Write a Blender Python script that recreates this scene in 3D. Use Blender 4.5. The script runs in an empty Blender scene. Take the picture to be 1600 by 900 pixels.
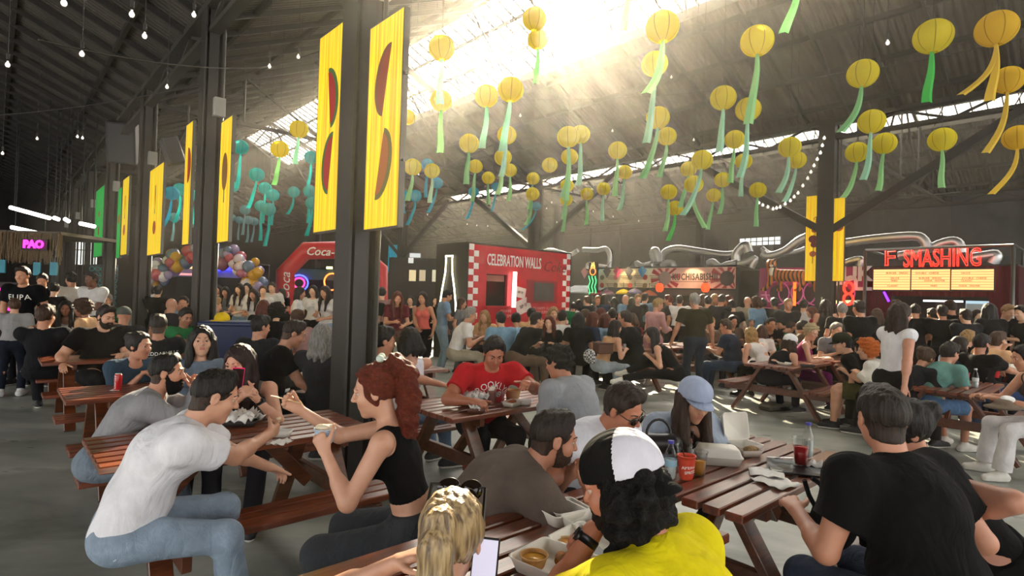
import bpy, math, random
import numpy as np
from mathutils import Vector, Matrix
from mathutils.bvhtree import BVHTree
random.seed(7); RNG = np.random.RandomState(5)
SC = bpy.context.scene; COL = SC.collection
# ------------------------------------------------------------------ camera
FPX = 890.0; CH = 1.65; PIT = math.radians(0.8); ROLL = math.radians(1.75)
cam_d = bpy.data.cameras.new('camera'); cam = bpy.data.objects.new('camera', cam_d); COL.objects.link(cam)
cam_d.sensor_width = 36; cam_d.lens = 36*FPX/1600; cam_d.clip_start = 0.05; cam_d.clip_end = 400
cam.matrix_world = Matrix.Translation((0,0,CH)) @ Matrix.Rotation(math.pi/2+PIT,4,'X') @ Matrix.Rotation(ROLL,4,'Z')
SC.camera = cam
# ------------------------------------------------------------------ light
UV = Vector((-math.sin(math.radians(42.3)), math.cos(math.radians(42.3)), 0))   # along the hall
VV = Vector((math.cos(math.radians(42.3)), math.sin(math.radians(42.3)), 0))    # across the hall
wd = bpy.data.worlds.new('sky'); SC.world = wd; wd.use_nodes = True
nt = wd.node_tree; bg = nt.nodes['Background']
sky = nt.nodes.new('ShaderNodeTexSky'); sky.sky_type = 'PREETHAM'; sky.turbidity = 5
sky.sun_direction = (0.035,0.89,0.46)
mixw = nt.nodes.new('ShaderNodeMix'); mixw.data_type = 'RGBA'; mixw.inputs[0].default_value = 0.72
nt.links.new(sky.outputs[0], mixw.inputs[6]); mixw.inputs[7].default_value = (1.0,0.98,0.93,1)
nt.links.new(mixw.outputs[2], bg.inputs[0]); bg.inputs[1].default_value = 3.2
sdir = Vector((0.04,0.89,0.45)).normalized()
# the bright aureole of hazy sky round the sun
tcw=nt.nodes.new('ShaderNodeTexCoord'); dt=nt.nodes.new('ShaderNodeVectorMath'); dt.operation='DOT_PRODUCT'; dt.inputs[1].default_value=sdir; nt.links.new(tcw.outputs['Generated'],dt.inputs[0])
mxw=nt.nodes.new('ShaderNodeMath'); mxw.operation='MAXIMUM'; mxw.inputs[1].default_value=0; nt.links.new(dt.outputs['Value'],mxw.inputs[0])
pw=nt.nodes.new('ShaderNodeMath'); pw.operation='POWER'; pw.inputs[1].default_value=14; nt.links.new(mxw.outputs[0],pw.inputs[0])
ml=nt.nodes.new('ShaderNodeMath'); ml.operation='MULTIPLY_ADD'; ml.inputs[1].default_value=20; ml.inputs[2].default_value=3.2; nt.links.new(pw.outputs[0],ml.inputs[0]); nt.links.new(ml.outputs[0],bg.inputs[1])
sun_d = bpy.data.lights.new('sun','SUN'); sun = bpy.data.objects.new('sun', sun_d); COL.objects.link(sun)
sun_d.energy = 42; sun_d.color = (1,0.86,0.62); sun_d.angle = math.radians(0.9)
sdir = Vector((0.04,0.89,0.45)).normalized()
sun.rotation_euler = (-sdir).to_track_quat('-Z','Y').to_euler()
SC.view_settings.view_transform = 'Standard'; SC.view_settings.look = 'None'
SC.view_settings.exposure = 0.13; SC.view_settings.gamma = 1; SC.view_settings.use_curve_mapping = False
SC.cycles.use_denoising = True
SC.cycles.max_bounces = 8; SC.cycles.transparent_max_bounces = 16
# ------------------------------------------------------------------ helpers
def ray(px,py):
    x=(px-800)/FPX; y=-(py-450)/FPX
    c,s=math.cos(ROLL),math.sin(ROLL)
    X=c*x-s*y; Z=s*x+c*y
    cp,sp=math.cos(PIT),math.sin(PIT)
    return Vector((X,cp-Z*sp,sp+Z*cp))
def G(px,py,z):                       # where the view ray meets height z
    r=ray(px,py); t=(z-CH)/r.z
    return Vector((r.x*t,r.y*t,z))
def PY(px,py,Y):                      # where the view ray meets depth Y
    r=ray(px,py); t=Y/r.y
    return Vector((r.x*t,Y,CH+r.z*t))
def PV(px,py,v):                      # where the view ray meets the plane at v across the hall
    r=ray(px,py); t=v/(r.dot(VV)); return Vector((r.x*t,r.y*t,CH+r.z*t))
def uv(u,v,z=0): return UV*u+VV*v+Vector((0,0,z))
def hexc(h):
    h=h.lstrip('#'); out=[]
    for i in (0,2,4):
        c=int(h[i:i+2],16)/255; out.append(c/12.92 if c<=0.04045 else ((c+0.055)/1.055)**2.4)
    return (*out,1)
MC={}
def mat(kind,col='808080',**kw):
    key=(kind,col,tuple(sorted(kw.items())))
    if key in MC: return MC[key]
    m=bpy.data.materials.new(kind+'_'+col); m.use_nodes=True; n=m.node_tree.nodes; l=m.node_tree.links
    b=n['Principled BSDF']; c=hexc(col); b.inputs['Base Color'].default_value=c
    m.diffuse_color=c
    def bump(sock,strength,dist=0.01):
        bp=n.new('ShaderNodeBump'); bp.inputs['Strength'].default_value=strength; bp.inputs['Distance'].default_value=dist
        l.new(sock,bp.inputs['Height']); l.new(bp.outputs[0],b.inputs['Normal'])
    def tc(scale=(1,1,1)):
        t=n.new('ShaderNodeTexCoord'); mp=n.new('ShaderNodeMapping'); mp.inputs['Scale'].default_value=scale
        l.new(t.outputs['Object'],mp.inputs[0]); return mp.outputs[0]
    def noise(scale,vec,detail=4,rough=.5,dist=0):
        t=n.new('ShaderNodeTexNoise'); t.inputs['Scale'].default_value=scale; t.inputs['Detail'].default_value=detail
        t.inputs['Roughness'].default_value=rough; t.inputs['Distortion'].default_value=dist; l.new(vec,t.inputs['Vector']); return t.outputs[0]
    def ramp(sock,stops):
        r=n.new('ShaderNodeValToRGB'); e=r.color_ramp.elements
        while len(e)<len(stops): e.new(0.5)
        for i,(p,cc) in enumerate(stops): e[i].position=p; e[i].color=cc
        l.new(sock,r.inputs[0]); return r.outputs[0]
    def sc(k): return (min(c[0]*k,1),min(c[1]*k,1),min(c[2]*k,1),1)
    R=kw.get('rough')
    if kind=='plain': b.inputs['Roughness'].default_value=R if R is not None else .6
    elif kind=='metal': b.inputs['Metallic'].default_value=.9; b.inputs['Roughness'].default_value=R if R is not None else .35
    elif kind=='paint':
        v=tc(); l.new(ramp(noise(3,v,6),[(.3,sc(.8)),(.7,sc(1.15))]),b.inputs['Base Color'])
        b.inputs['Roughness'].default_value=R if R is not None else .5; bump(noise(60,v,3),.15)
    elif kind=='cloth':
        v=tc(); l.new(ramp(noise(9,v,5,.6),[(.3,sc(.86)),(.7,sc(1.1))]),b.inputs['Base Color'])
        b.inputs['Roughness'].default_value=.92; b.inputs['Specular IOR Level'].default_value=.15
        v2=tc((1,1,.55)); bump(noise(7,v2,3,.5,1.6),.55,.035)
    elif kind=='denim':
        v=tc(); l.new(ramp(noise(5,v,7,.7),[(.3,sc(.7)),(.55,sc(1.0)),(.75,sc(1.45))]),b.inputs['Base Color'])
        b.inputs['Roughness'].default_value=.95; v2=tc((1,1,.6)); bump(noise(12,v2,4,.6,1.5),.6,.03)
    elif kind=='skin':
        v=tc(); l.new(ramp(noise(14,v,4),[(.3,(c[0]*.9,c[1]*.84,c[2]*.82,1)),(.7,sc(1.06))]),b.inputs['Base Color'])
        b.inputs['Roughness'].default_value=.48; bump(noise(160,v,2),.06,.003)
    elif kind=='hair':
        c=tuple(x*(.62 if max(c[:3])<.15 else .9) for x in c[:3])+(1,)
        v=tc((1,1,.16)); l.new(ramp(noise(75,v,5,.6,.3),[(.3,sc(.45)),(.52,sc(.9)),(.72,sc(1.5))]),b.inputs['Base Color'])
        b.inputs['Specular IOR Level'].default_value=.3; b.inputs['Roughness'].default_value=.5; bump(noise(95,v,4,.6,.2),.9,.012)
    elif kind=='curl':
        c=tuple(x*(.62 if max(c[:3])<.15 else .95) for x in c[:3])+(1,)
        v=tc(); l.new(ramp(noise(55,v,5,.7,1.5),[(.3,sc(.4)),(.52,sc(.9)),(.72,sc(1.6))]),b.inputs['Base Color'])
        b.inputs['Specular IOR Level'].default_value=.25; b.inputs['Roughness'].default_value=.55; bump(noise(60,v,4,.7,1.5),1,.02)
    elif kind=='wood':
        v=tc((1,9,9)); g=noise(3,v,7,.65,.8)
        l.new(ramp(g,[(.28,sc(.42)),(.5,sc(1)),(.72,sc(1.9))]),b.inputs['Base Color'])
        b.inputs['Roughness'].default_value=.30; b.inputs['Coat Weight'].default_value=.6; b.inputs['Coat Roughness'].default_value=.22; bump(g,.25,.004)
    elif kind=='emit':
        b.inputs['Emission Color'].default_value=c; b.inputs['Emission Strength'].default_value=kw.get('e',3); b.inputs['Roughness'].default_value=.6
        b.inputs['Base Color'].default_value=sc(.5)
    elif kind=='glass':
        tr=n.new('ShaderNodeBsdfTransparent'); tr.inputs[0].default_value=(.93,.94,.94,1); gl=n.new('ShaderNodeBsdfGlossy'); gl.inputs['Roughness'].default_value=.08
        lw=n.new('ShaderNodeLayerWeight'); lw.inputs[0].default_value=.12; mx=n.new('ShaderNodeMixShader'); l.new(lw.outputs['Facing'],mx.inputs[0]); l.new(tr.outputs[0],mx.inputs[1]); l.new(gl.outputs[0],mx.inputs[2]); l.new(mx.outputs[0],n['Material Output'].inputs[0])
    elif kind=='paper':           # thin translucent paper or fabric
        tr=n.new('ShaderNodeBsdfTranslucent'); df=n.new('ShaderNodeBsdfDiffuse'); mx=n.new('ShaderNodeMixShader'); mx.inputs[0].default_value=kw.get('t',.5)
        tr.inputs[0].default_value=c; df.inputs[0].default_value=c
        l.new(df.outputs[0],mx.inputs[1]); l.new(tr.outputs[0],mx.inputs[2]); l.new(mx.outputs[0],n['Material Output'].inputs[0])
    MC[key]=m; return m
def link(name,me,parent=None,mats=None):
    o=bpy.data.objects.new(name,me); COL.objects.link(o)
    if mats:
        for m in (mats if isinstance(mats,(list,tuple)) else [mats]): me.materials.append(m)
    if parent: o.parent=parent
    return o
def tag(o,label=None,cat=None,group=None,kind=None):
    if label: o['label']=label
    if cat: o['category']=cat
    if group: o['group']=group
    if kind: o['kind']=kind
    return o
def empty(name,loc=(0,0,0),rz=0):
    o=bpy.data.objects.new(name,None); COL.objects.link(o); o.location=loc; o.rotation_euler=(0,0,rz); o.empty_display_size=.1; return o
def copy_tree(o,parent=None):
    c=o.copy(); COL.objects.link(c); c.parent=parent
    for ch in o.children: copy_tree(ch,c)
    return c
class MB:
    def __init__(s): s.v=[]; s.f=[]; s.m=[]
    def add(s,vs,fs,mi=0):
        b=len(s.v); s.v+= [tuple(p) for p in vs]; s.f+=[tuple(b+i for i in f) for f in fs]; s.m+=[mi]*len(fs)
    def box(s,c,sz,R=None,mi=0,bev=0):
        hx,hy,hz=sz[0]/2,sz[1]/2,sz[2]/2; c=Vector(c)
        if bev<=0:
            vs=[Vector((x,y,z)) for x in(-hx,hx) for y in(-hy,hy) for z in(-hz,hz)]
            fs=[(0,1,3,2),(4,6,7,5),(0,4,5,1),(2,3,7,6),(0,2,6,4),(1,5,7,3)]
        else:
            e=min(bev,hx*.9,hy*.9,hz*.9); vs=[]; key={}
            for sx in(-1,1):
                for sy in(-1,1):
                    for sz_ in(-1,1):
                        for a in range(3):
                            p=[sx*(hx-e),sy*(hy-e),sz_*(hz-e)]; p[a]=(sx*hx,sy*hy,sz_*hz)[a]
                            key[(sx,sy,sz_,a)]=len(vs); vs.append(Vector(p))
            fs=[]
            for sg in(-1,1):
                q=[key[(sg,a,b2,0)] for a,b2 in((-1,-1),(1,-1),(1,1),(-1,1))]; fs.append(q if sg>0 else q[::-1])
                q=[key[(a,sg,b2,1)] for a,b2 in((-1,-1),(-1,1),(1,1),(1,-1))]; fs.append(q if sg>0 else q[::-1])
                q=[key[(a,b2,sg,2)] for a,b2 in((-1,-1),(1,-1),(1,1),(-1,1))]; fs.append(q if sg>0 else q[::-1])
            def E(k1,k2,a1,a2):
                q=[key[(*k1,a1)],key[(*k2,a1)],key[(*k2,a2)],key[(*k1,a2)]]
                ctr=sum((vs[i] for i in q),Vector())/4; nn=(vs[q[1]]-vs[q[0]]).cross(vs[q[2]]-vs[q[1]])
                fs.append(q if nn.dot(ctr)>0 else q[::-1])
            for a in(-1,1):
                for b2 in(-1,1):
                    E((-1,a,b2),(1,a,b2),1,2); E((a,-1,b2),(a,1,b2),0,2); E((a,b2,-1),(a,b2,1),0,1)
            for sx in(-1,1):
                for sy in(-1,1):
                    for sz_ in(-1,1):
                        q=[key[(sx,sy,sz_,a)] for a in range(3)]
                        ctr=sum((vs[i] for i in q),Vector())/3; nn=(vs[q[1]]-vs[q[0]]).cross(vs[q[2]]-vs[q[1]])
                        fs.append(q if nn.dot(ctr)>0 else q[::-1])
        if R is not None: vs=[R@p for p in vs]
        s.add([c+p for p in vs],fs,mi)
    def bar(s,a,b,w,h,mi=0,up=(0,0,1),bev=0):        # rectangular bar from a to b
        a=Vector(a); b=Vector(b); d=(b-a); L=d.length; d.normalize(); up=Vector(up)
        if abs(d.dot(up))>.99: up=Vector((0,1,0))
        y=up.cross(d).normalized(); z=d.cross(y)
        s.box((a+b)/2,(L,w,h),Matrix((d,y,z)).transposed(),mi,bev)
    def tube(s,pts,r,n=8,mi=0,closed=False,rs=None,flat=1):
        pts=[Vector(p) for p in pts]; N=len(pts); b=len(s.v); prev=None
        for i,p in enumerate(pts):
            if closed: d=pts[(i+1)%N]-pts[i-1]
            else: d=pts[min(i+1,N-1)]-pts[max(i-1,0)]
            d.normalize()
            if prev is None:
                up=Vector((0,0,1)) if abs(d.z)<.9 else Vector((1,0,0)); y=up.cross(d).normalized()
            else: y=(prev-d*prev.dot(d)).normalized()
            prev=y; z=d.cross(y); rr=rs[i] if rs else r
            for k in range(n):
                a=2*math.pi*k/n; s.v.append(tuple(p+y*math.cos(a)*rr+z*math.sin(a)*rr*flat))
        M=N if closed else N-1
        for i in range(M):
            j=(i+1)%N
            for k in range(n):
                q=(b+i*n+k,b+j*n+k,b+j*n+(k+1)%n,b+i*n+(k+1)%n); s.f.append(q[::-1]); s.m.append(mi)
        if not closed:
            s.f.append(tuple(b+k for k in range(n))); s.m.append(mi)
            s.f.append(tuple(b+(N-1)*n+k for k in reversed(range(n)))); s.m.append(mi)
    def lathe(s,prof,n=24,c=(0,0,0),mi=0,R=None):      # prof: (r,z) pairs bottom to top
        b=len(s.v); c=Vector(c)
        for r,z in prof:
            for k in range(n):
                a=2*math.pi*k/n; p=Vector((math.cos(a)*r,math.sin(a)*r,z))
                if R is not None: p=R@p
                s.v.append(tuple(c+p))
        for i in range(len(prof)-1):
            for k in range(n):
                s.f.append((b+i*n+k,b+i*n+(k+1)%n,b+(i+1)*n+(k+1)%n,b+(i+1)*n+k)); s.m.append(mi)
        if prof[0][0]>1e-5: s.f.append(tuple(b+k for k in reversed(range(n)))); s.m.append(mi)
        if prof[-1][0]>1e-5: s.f.append(tuple(b+(len(prof)-1)*n+k for k in range(n))); s.m.append(mi)
    def prism(s,poly,depth,T,mi=0):                  # polygon in local xz, extruded along local y, T a 4x4
        n=len(poly); b=len(s.v)
        for y in(-depth/2,depth/2):
            for x,z in poly: s.v.append(tuple(T@Vector((x,y,z))))
        s.f.append(tuple(b+i for i in range(n))); s.f.append(tuple(b+n+i for i in reversed(range(n)))); s.m+=[mi,mi]
        for i in range(n):
            j=(i+1)%n; s.f.append((b+j,b+i,b+n+i,b+n+j)); s.m.append(mi)
    def mesh(s,name,smooth=False):
        me=bpy.data.meshes.new(name); me.from_pydata(s.v,[],s.f); me.update()
        me.polygons.foreach_set('material_index',s.m)
        if smooth: me.polygons.foreach_set('use_smooth',[True]*len(s.f))
        return me
    def build(s,name,mats,parent=None,smooth=False): return link(name,s.mesh(name,smooth),parent,mats)
def struct(name,mb,m,smooth=False):
    o=mb.build(name,m,None,smooth); o['kind']='structure'; return o
def text_mesh(txt,size,depth=.01,shear=0,spacing=1,bold=0):
    cu=bpy.data.curves.new('t','FONT'); cu.body=txt; cu.size=size; cu.extrude=depth/2; cu.align_x='CENTER'; cu.align_y='CENTER'
    cu.shear=shear; cu.space_character=spacing; cu.offset=bold; cu.resolution_u=2
    o=bpy.data.objects.new('t',cu); COL.objects.link(o)
    bpy.context.view_layer.update()
    me=bpy.data.meshes.new_from_object(o.evaluated_get(bpy.context.evaluated_depsgraph_get()))
    bpy.data.objects.remove(o); return me
def frame(origin,xdir,zdir=(0,0,1)):                # local x right, local z up, local -y faces viewer
    x=Vector(xdir).normalized(); z=Vector(zdir); y=z.cross(x).normalized(); z=x.cross(y)
    M=Matrix((x,y,z)).transposed().to_4x4(); M.translation=Vector(origin); return M
def text_on(txt,T,x,z,size,m,parent,name='lettering',off=.012,**kw):
    me=text_mesh(txt,size,.008,**kw); o=link(name,me,parent,m)
    for p in me.polygons: p.material_index=0
    M=T@Matrix.Translation((x,-off,z))@Matrix.Rotation(math.pi/2,4,'X')
    me.transform(parent.matrix_world.inverted()@M if parent else M); return o
# ------------------------------------------------------------------ implicit surfaces (smooth joined round cones and ellipsoids, meshed)
def nrm(v): v=np.asarray(v,float); return v/(np.linalg.norm(v)+1e-9)
def V3(*a): return np.array(a,float)
class SDF:
    def __init__(s,k=.03): s.ops=[]; s.k=k
    def rc(s,a,b,ra,rb,k=None,sub=False,flat=None): s.ops.append(('rc',np.array(a,float),np.array(b,float),ra,rb,s.k if k is None else k,sub,flat)); return s
    def el(s,c,r,R=None,k=None,sub=False): s.ops.append(('el',np.array(c,float),np.array(r,float),None if R is None else np.array(R,float),0,s.k if k is None else k,sub,None)); return s
    def plane(s,p,n,k=.004): s.ops.append(('pl',np.array(p,float),nrm(n),0,0,k,True,None)); return s   # removes the side n points to
    def mesh(s,h,disp=None):
        lo=np.full(3,1e9); hi=-lo
        for o in s.ops:
            if o[0]=='rc' and not o[6]:
                r=max(o[3],o[4]); lo=np.minimum(lo,np.minimum(o[1],o[2])-r); hi=np.maximum(hi,np.maximum(o[1],o[2])+r)
            elif o[0]=='el' and not o[6]:
                r=o[2].max(); lo=np.minimum(lo,o[1]-r); hi=np.maximum(hi,o[1]+r)
        lo=lo-3*h-.012; hi=hi+3*h+.012
        n=np.ceil((hi-lo)/h).astype(int)+1
        ax=[(lo[i]+h*np.arange(n[i])).astype(np.float32) for i in range(3)]
        F=np.full(n,.12,np.float32)
        for o in s.ops:
            k=max(o[5],1e-4)
            if o[0]=='pl':
                d=(ax[0]-o[1][0])[:,None,None]*np.float32(o[2][0])+(ax[1]-o[1][1])[None,:,None]*np.float32(o[2][1])+(ax[2]-o[1][2])[None,None,:]*np.float32(o[2][2])
                F=np.maximum(F,d); continue
            if o[0]=='rc':
                r=max(o[3],o[4]); a0=np.minimum(o[1],o[2])-r; b0=np.maximum(o[1],o[2])+r
            else:
                r=o[2].max(); a0=o[1]-r; b0=o[1]+r
            m=k+2*h
            i0=np.clip(np.floor((a0-m-lo)/h).astype(int),0,n-1); i1=np.clip(np.ceil((b0+m-lo)/h).astype(int)+1,1,n)
            if (i1<=i0).any(): continue
            sl=tuple(slice(i0[i],i1[i]) for i in range(3))
            x=ax[0][sl[0]][:,None,None]; y=ax[1][sl[1]][None,:,None]; z=ax[2][sl[2]][None,None,:]
            if o[0]=='rc':
                a,b=o[1],o[2]; ab=b-a; L2=max(float(ab@ab),1e-9)
                px,py,pz=x-np.float32(a[0]),y-np.float32(a[1]),z-np.float32(a[2])
                t=np.clip((px*np.float32(ab[0])+py*np.float32(ab[1])+pz*np.float32(ab[2]))/np.float32(L2),0,1)
                d=np.sqrt((px-t*np.float32(ab[0]))**2+(py-t*np.float32(ab[1]))**2+(pz-t*np.float32(ab[2]))**2)-(np.float32(o[3])+t*np.float32(o[4]-o[3]))
                if o[7] is not None:       # flat end at b
                    u=ab/math.sqrt(L2); d=np.maximum(d,(x-np.float32(b[0]))*np.float32(u[0])+(y-np.float32(b[1]))*np.float32(u[1])+(z-np.float32(b[2]))*np.float32(u[2]))
            else:
                px,py,pz=x-np.float32(o[1][0]),y-np.float32(o[1][1]),z-np.float32(o[1][2]); R=o[3]
                if R is None: R=np.eye(3)
                q=[(px*np.float32(R[i][0])+py*np.float32(R[i][1])+pz*np.float32(R[i][2]))/np.float32(o[2][i]) for i in range(3)]
                k0=np.sqrt(q[0]**2+q[1]**2+q[2]**2)
                k1=np.sqrt((q[0]/np.float32(o[2][0]))**2+(q[1]/np.float32(o[2][1]))**2+(q[2]/np.float32(o[2][2]))**2)+1e-6
                d=k0*(k0-1)/k1
            f=F[sl]
            if o[6]:
                d=-d; hh=np.clip(.5-.5*(f-d)/k,0,1)      # smooth max
                F[sl]=f*(1-hh)+d*hh+k*hh*(1-hh)
            else:
                hh=np.clip(.5+.5*(f-d)/k,0,1); F[sl]=f*(1-hh)+d*hh-k*hh*(1-hh)
        S=F<0
        c=np.zeros(n-1,np.uint8)
        for i in(0,1):
            for j in(0,1):
                for q in(0,1): c+=S[i:n[0]-1+i,j:n[1]-1+j,q:n[2]-1+q]
        act=(c>0)&(c<8); idx=np.argwhere(act)
        if len(idx)==0: return np.zeros((0,3)),np.zeros((0,4),int)
        idm=np.full(n-1,-1,np.int32); idm[act]=np.arange(len(idx))
        cor=[(i,j,q) for i in(0,1) for j in(0,1) for q in(0,1)]
        val={k3:F[idx[:,0]+k3[0],idx[:,1]+k3[1],idx[:,2]+k3[2]] for k3 in cor}
        pos=np.zeros((len(idx),3)); cnt=np.zeros(len(idx))
        for a in cor:
            for d in range(3):
                if a[d]==0:
                    b=list(a); b[d]=1; b=tuple(b); va,vb=val[a],val[b]; mk=(va<0)!=(vb<0)
                    t=np.where(mk,va/(va-vb+1e-12),0)
                    p=np.tile(np.array(a,float),(len(idx),1)); p[:,d]+=t
                    pos[mk]+=p[mk]; cnt[mk]+=1
        pos/=cnt[:,None]; verts=lo+(idx+pos)*h
        quads=[]
        for d in range(3):
            e1,e2=(d+1)%3,(d+2)%3
            sa=[slice(None)]*3; sb=[slice(None)]*3; sa[d]=slice(0,n[d]-1); sb[d]=slice(1,n[d])
            A=S[tuple(sa)]; B=S[tuple(sb)]; ii=np.argwhere(A!=B); ok=(ii[:,e1]>0)&(ii[:,e2]>0)&(ii[:,e1]<n[e1]-1)&(ii[:,e2]<n[e2]-1); ii=ii[ok]
            flip=~A[ii[:,0],ii[:,1],ii[:,2]]
            def cell(o1,o2):
                q=ii.copy(); q[:,e1]-=o1; q[:,e2]-=o2; return idm[q[:,0],q[:,1],q[:,2]]
            Q=np.stack([cell(1,1),cell(0,1),cell(0,0),cell(1,0)],1); Q[flip]=Q[flip][:,::-1]
            quads.append(Q)
        Q=np.concatenate(quads); Q=Q[(Q>=0).all(1)]
        if disp is not None:
            fn=np.cross(verts[Q[:,2]]-verts[Q[:,0]],verts[Q[:,3]]-verts[Q[:,1]]); vn=np.zeros_like(verts)
            for c4 in range(4): 
                for a in range(3): vn[:,a]+=np.bincount(Q[:,c4],fn[:,a],len(verts))
            vn/=np.linalg.norm(vn,axis=1)[:,None]+1e-12
            verts=verts+vn*disp(verts)[:,None]
        return verts,Q
def np_mesh(name,V,Q,mi=None):
    me=bpy.data.meshes.new(name); me.vertices.add(len(V)); me.vertices.foreach_set('co',V.astype(np.float32).ravel())
    me.loops.add(Q.size); me.loops.foreach_set('vertex_index',Q.astype(np.int32).ravel())
    me.polygons.add(len(Q)); me.polygons.foreach_set('loop_start',np.arange(0,Q.size,4,dtype=np.int32))
    me.update(calc_edges=True)
    me.polygons.foreach_set('use_smooth',np.ones(len(Q),bool))
    if mi is not None: me.polygons.foreach_set('material_index',mi.astype(np.int32))
    return me
def folds(amp,seed=0,f=1.0):
    rr=np.random.RandomState(seed); D=rr.randn(6,3); D/=np.linalg.norm(D,axis=1)[:,None]; ph=rr.rand(6)*6.28
    def fn(p):
        w=.02*np.sin(p@D[3]*17*f+ph[3])[:,None]*D[4]+.015*np.sin(p@D[5]*29*f+ph[5])[:,None]*D[1]
        q=p+w; s=np.zeros(len(p))
        for i,fr in enumerate((26,38,55)): s+=(1-2*np.abs(np.sin(q@D[i]*fr*f/2+ph[i])))/(1+i*.6)
        return amp*s*.6
    return fn
def frizz(amp,fr,seed=0):
    rr=np.random.RandomState(seed); D=rr.randn(5,3); D/=np.linalg.norm(D,axis=1)[:,None]; ph=rr.rand(5)*6.28
    return lambda p: amp*(np.sin(p@D[0]*fr+ph[0])+np.sin(p@D[1]*fr*1.2+ph[1])+np.sin(p@D[2]*fr*1.6+ph[2])+.7*np.sin(p@D[3]*fr*2.3+ph[3]))*.5
def strands(amp,fr,seed=0):
    rr=np.random.RandomState(seed); ph=rr.rand(3)*6
    return lambda p: amp*(np.sin(p[:,0]*fr+4*np.sin(p[:,2]*9)+ph[0])+np.sin(p[:,1]*fr*1.1+3*np.sin(p[:,2]*7)+ph[1])+.6*np.sin((p[:,0]+p[:,1])*fr*1.8+ph[2]))*.5
# ------------------------------------------------------------------ people
def rot_axis(v,ax,deg):
    ax=nrm(ax); t=math.radians(deg); return v*math.cos(t)+np.cross(ax,v)*math.sin(t)+ax*(ax@v)*(1-math.cos(t))
def ik(S,T,l1,l2,pole):
    d=T-S; L=np.linalg.norm(d); L2=min(max(L,.08),(l1+l2)*.995); d=d/L; T=S+d*L2
    a=(l1*l1+L2*L2-l2*l2)/(2*L2); hgt=math.sqrt(max(l1*l1-a*a,0)); p=np.array(pole,float); p=p-d*(p@d); p=nrm(p)
    return S+d*a+p*hgt,T
def skeleton(P):
    """all joints of one person; the person faces +Y, right side is +X, floor at z=0"""
    s=P.get('s',1.0); f=P['sex']=='f'; J={}
    stand=P['pose']=='stand'
    hz=P.get('hz',.93 if stand else .55); Hc=V3(*P.get('hip',(0,0)),hz*s if stand else hz)
    ln=math.radians(P.get('lean',3 if stand else 16)); cv=math.radians(P.get('curve',2 if stand else 14)); sd=math.radians(P.get('side',0)); tw=P.get('twist',0)
    U0=nrm(V3(math.sin(sd),math.sin(ln),math.cos(ln)*math.cos(sd))); U1=nrm(V3(math.sin(sd*1.4),math.sin(ln+cv),math.cos(ln+cv)))
    Wc=Hc+U0*.28*s; N=Wc+U1*.24*s
    R0=V3(1,0,0); R1=rot_axis(V3(1,0,0),V3(0,0,1),-tw); R1=nrm(R1-U1*(R1@U1)); F1=np.cross(U1,R1); F0=np.cross(U0,R0)
    hy,hp,ht=P.get('head',(0,8,0)); hy=hy
    Fh=V3(math.sin(math.radians(hy))*math.cos(math.radians(hp)),math.cos(math.radians(hy))*math.cos(math.radians(hp)),-math.sin(math.radians(hp)))
    Rh=nrm(np.cross(Fh,V3(0,0,1))); Uh=np.cross(Rh,Fh)
    Rh=rot_axis(Rh,Fh,ht); Uh=np.cross(Rh,Fh)
    nl=P.get('neck',.6); Un=nrm(U1*(1-nl)+Uh*nl+F1*.10)
    hc=N+Un*(.085 if not f else .09)*s+Uh*.075*s+Fh*.015*s
    J.update(Hc=Hc,Wc=Wc,N=N,U0=U0,U1=U1,R0=R0,R1=R1,F0=F0,F1=F1,Fh=Fh,Rh=Rh,Uh=Uh,hc=hc,s=s)
    sw=(.165 if f else .19)*s*P.get('broad',1); sh=P.get('shrug',0)
    la,lf=.285*s,.25*s
    for sgn,n_ in((1,'r'),(-1,'l')):
        S=N-U1*(.045-sh)*s+R1*sgn*sw+F1*.01
        J['S'+n_]=S
        T=P.get('hand_'+n_)
        if T is None: T=(sgn*.22*s,.05,S[2]-.5*s) if stand else (sgn*.14,.40,.80)
        T=np.array(T,float); pole=P.get('elbow_'+n_,(sgn*.5,-.5,-.8)) 
        E,Wr=ik(S,T,la,lf,pole); J['E'+n_]=E; J['W'+n_]=Wr
        hd=P.get('hdir_'+n_); fd=nrm(Wr-E); hd=fd if hd is None else nrm(np.array(hd,float)*1.0)
        pn=P.get('palm_'+n_)
        if pn is None: pn=V3(-sgn*.9,.1,-.4) if stand else V3(-sgn*.35,0,-1)
        pn=np.array(pn,float); pn=nrm(pn-hd*(pn@hd)); J['hd'+n_]=hd; J['pn'+n_]=pn
        HJ=Hc+R0*sgn*.09*s-U0*.02*s; J['H'+n_]=HJ
        A=P.get('foot_'+n_)
        if A is None: A=(sgn*.11,.0,.085) if stand else (sgn*.13,.47,.085)
        A=np.array(A,float); kp=P.get('knee_'+n_,(sgn*.15,1,.1) if stand else (sgn*.15,.6,1))
        K,A=ik(HJ,A,.43*s,.42*s,kp); J['K'+n_]=K; J['A'+n_]=A
        td=P.get('toe_'+n_); td=V3(sgn*.25,1,0) if td is None else np.array(td,float); J['T'+n_]=nrm(td)
    return J
def head_pt(J,r,f,u): return J['hc']+(J['Rh']*r+J['Fh']*f+J['Uh']*u)*J['s']
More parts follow.
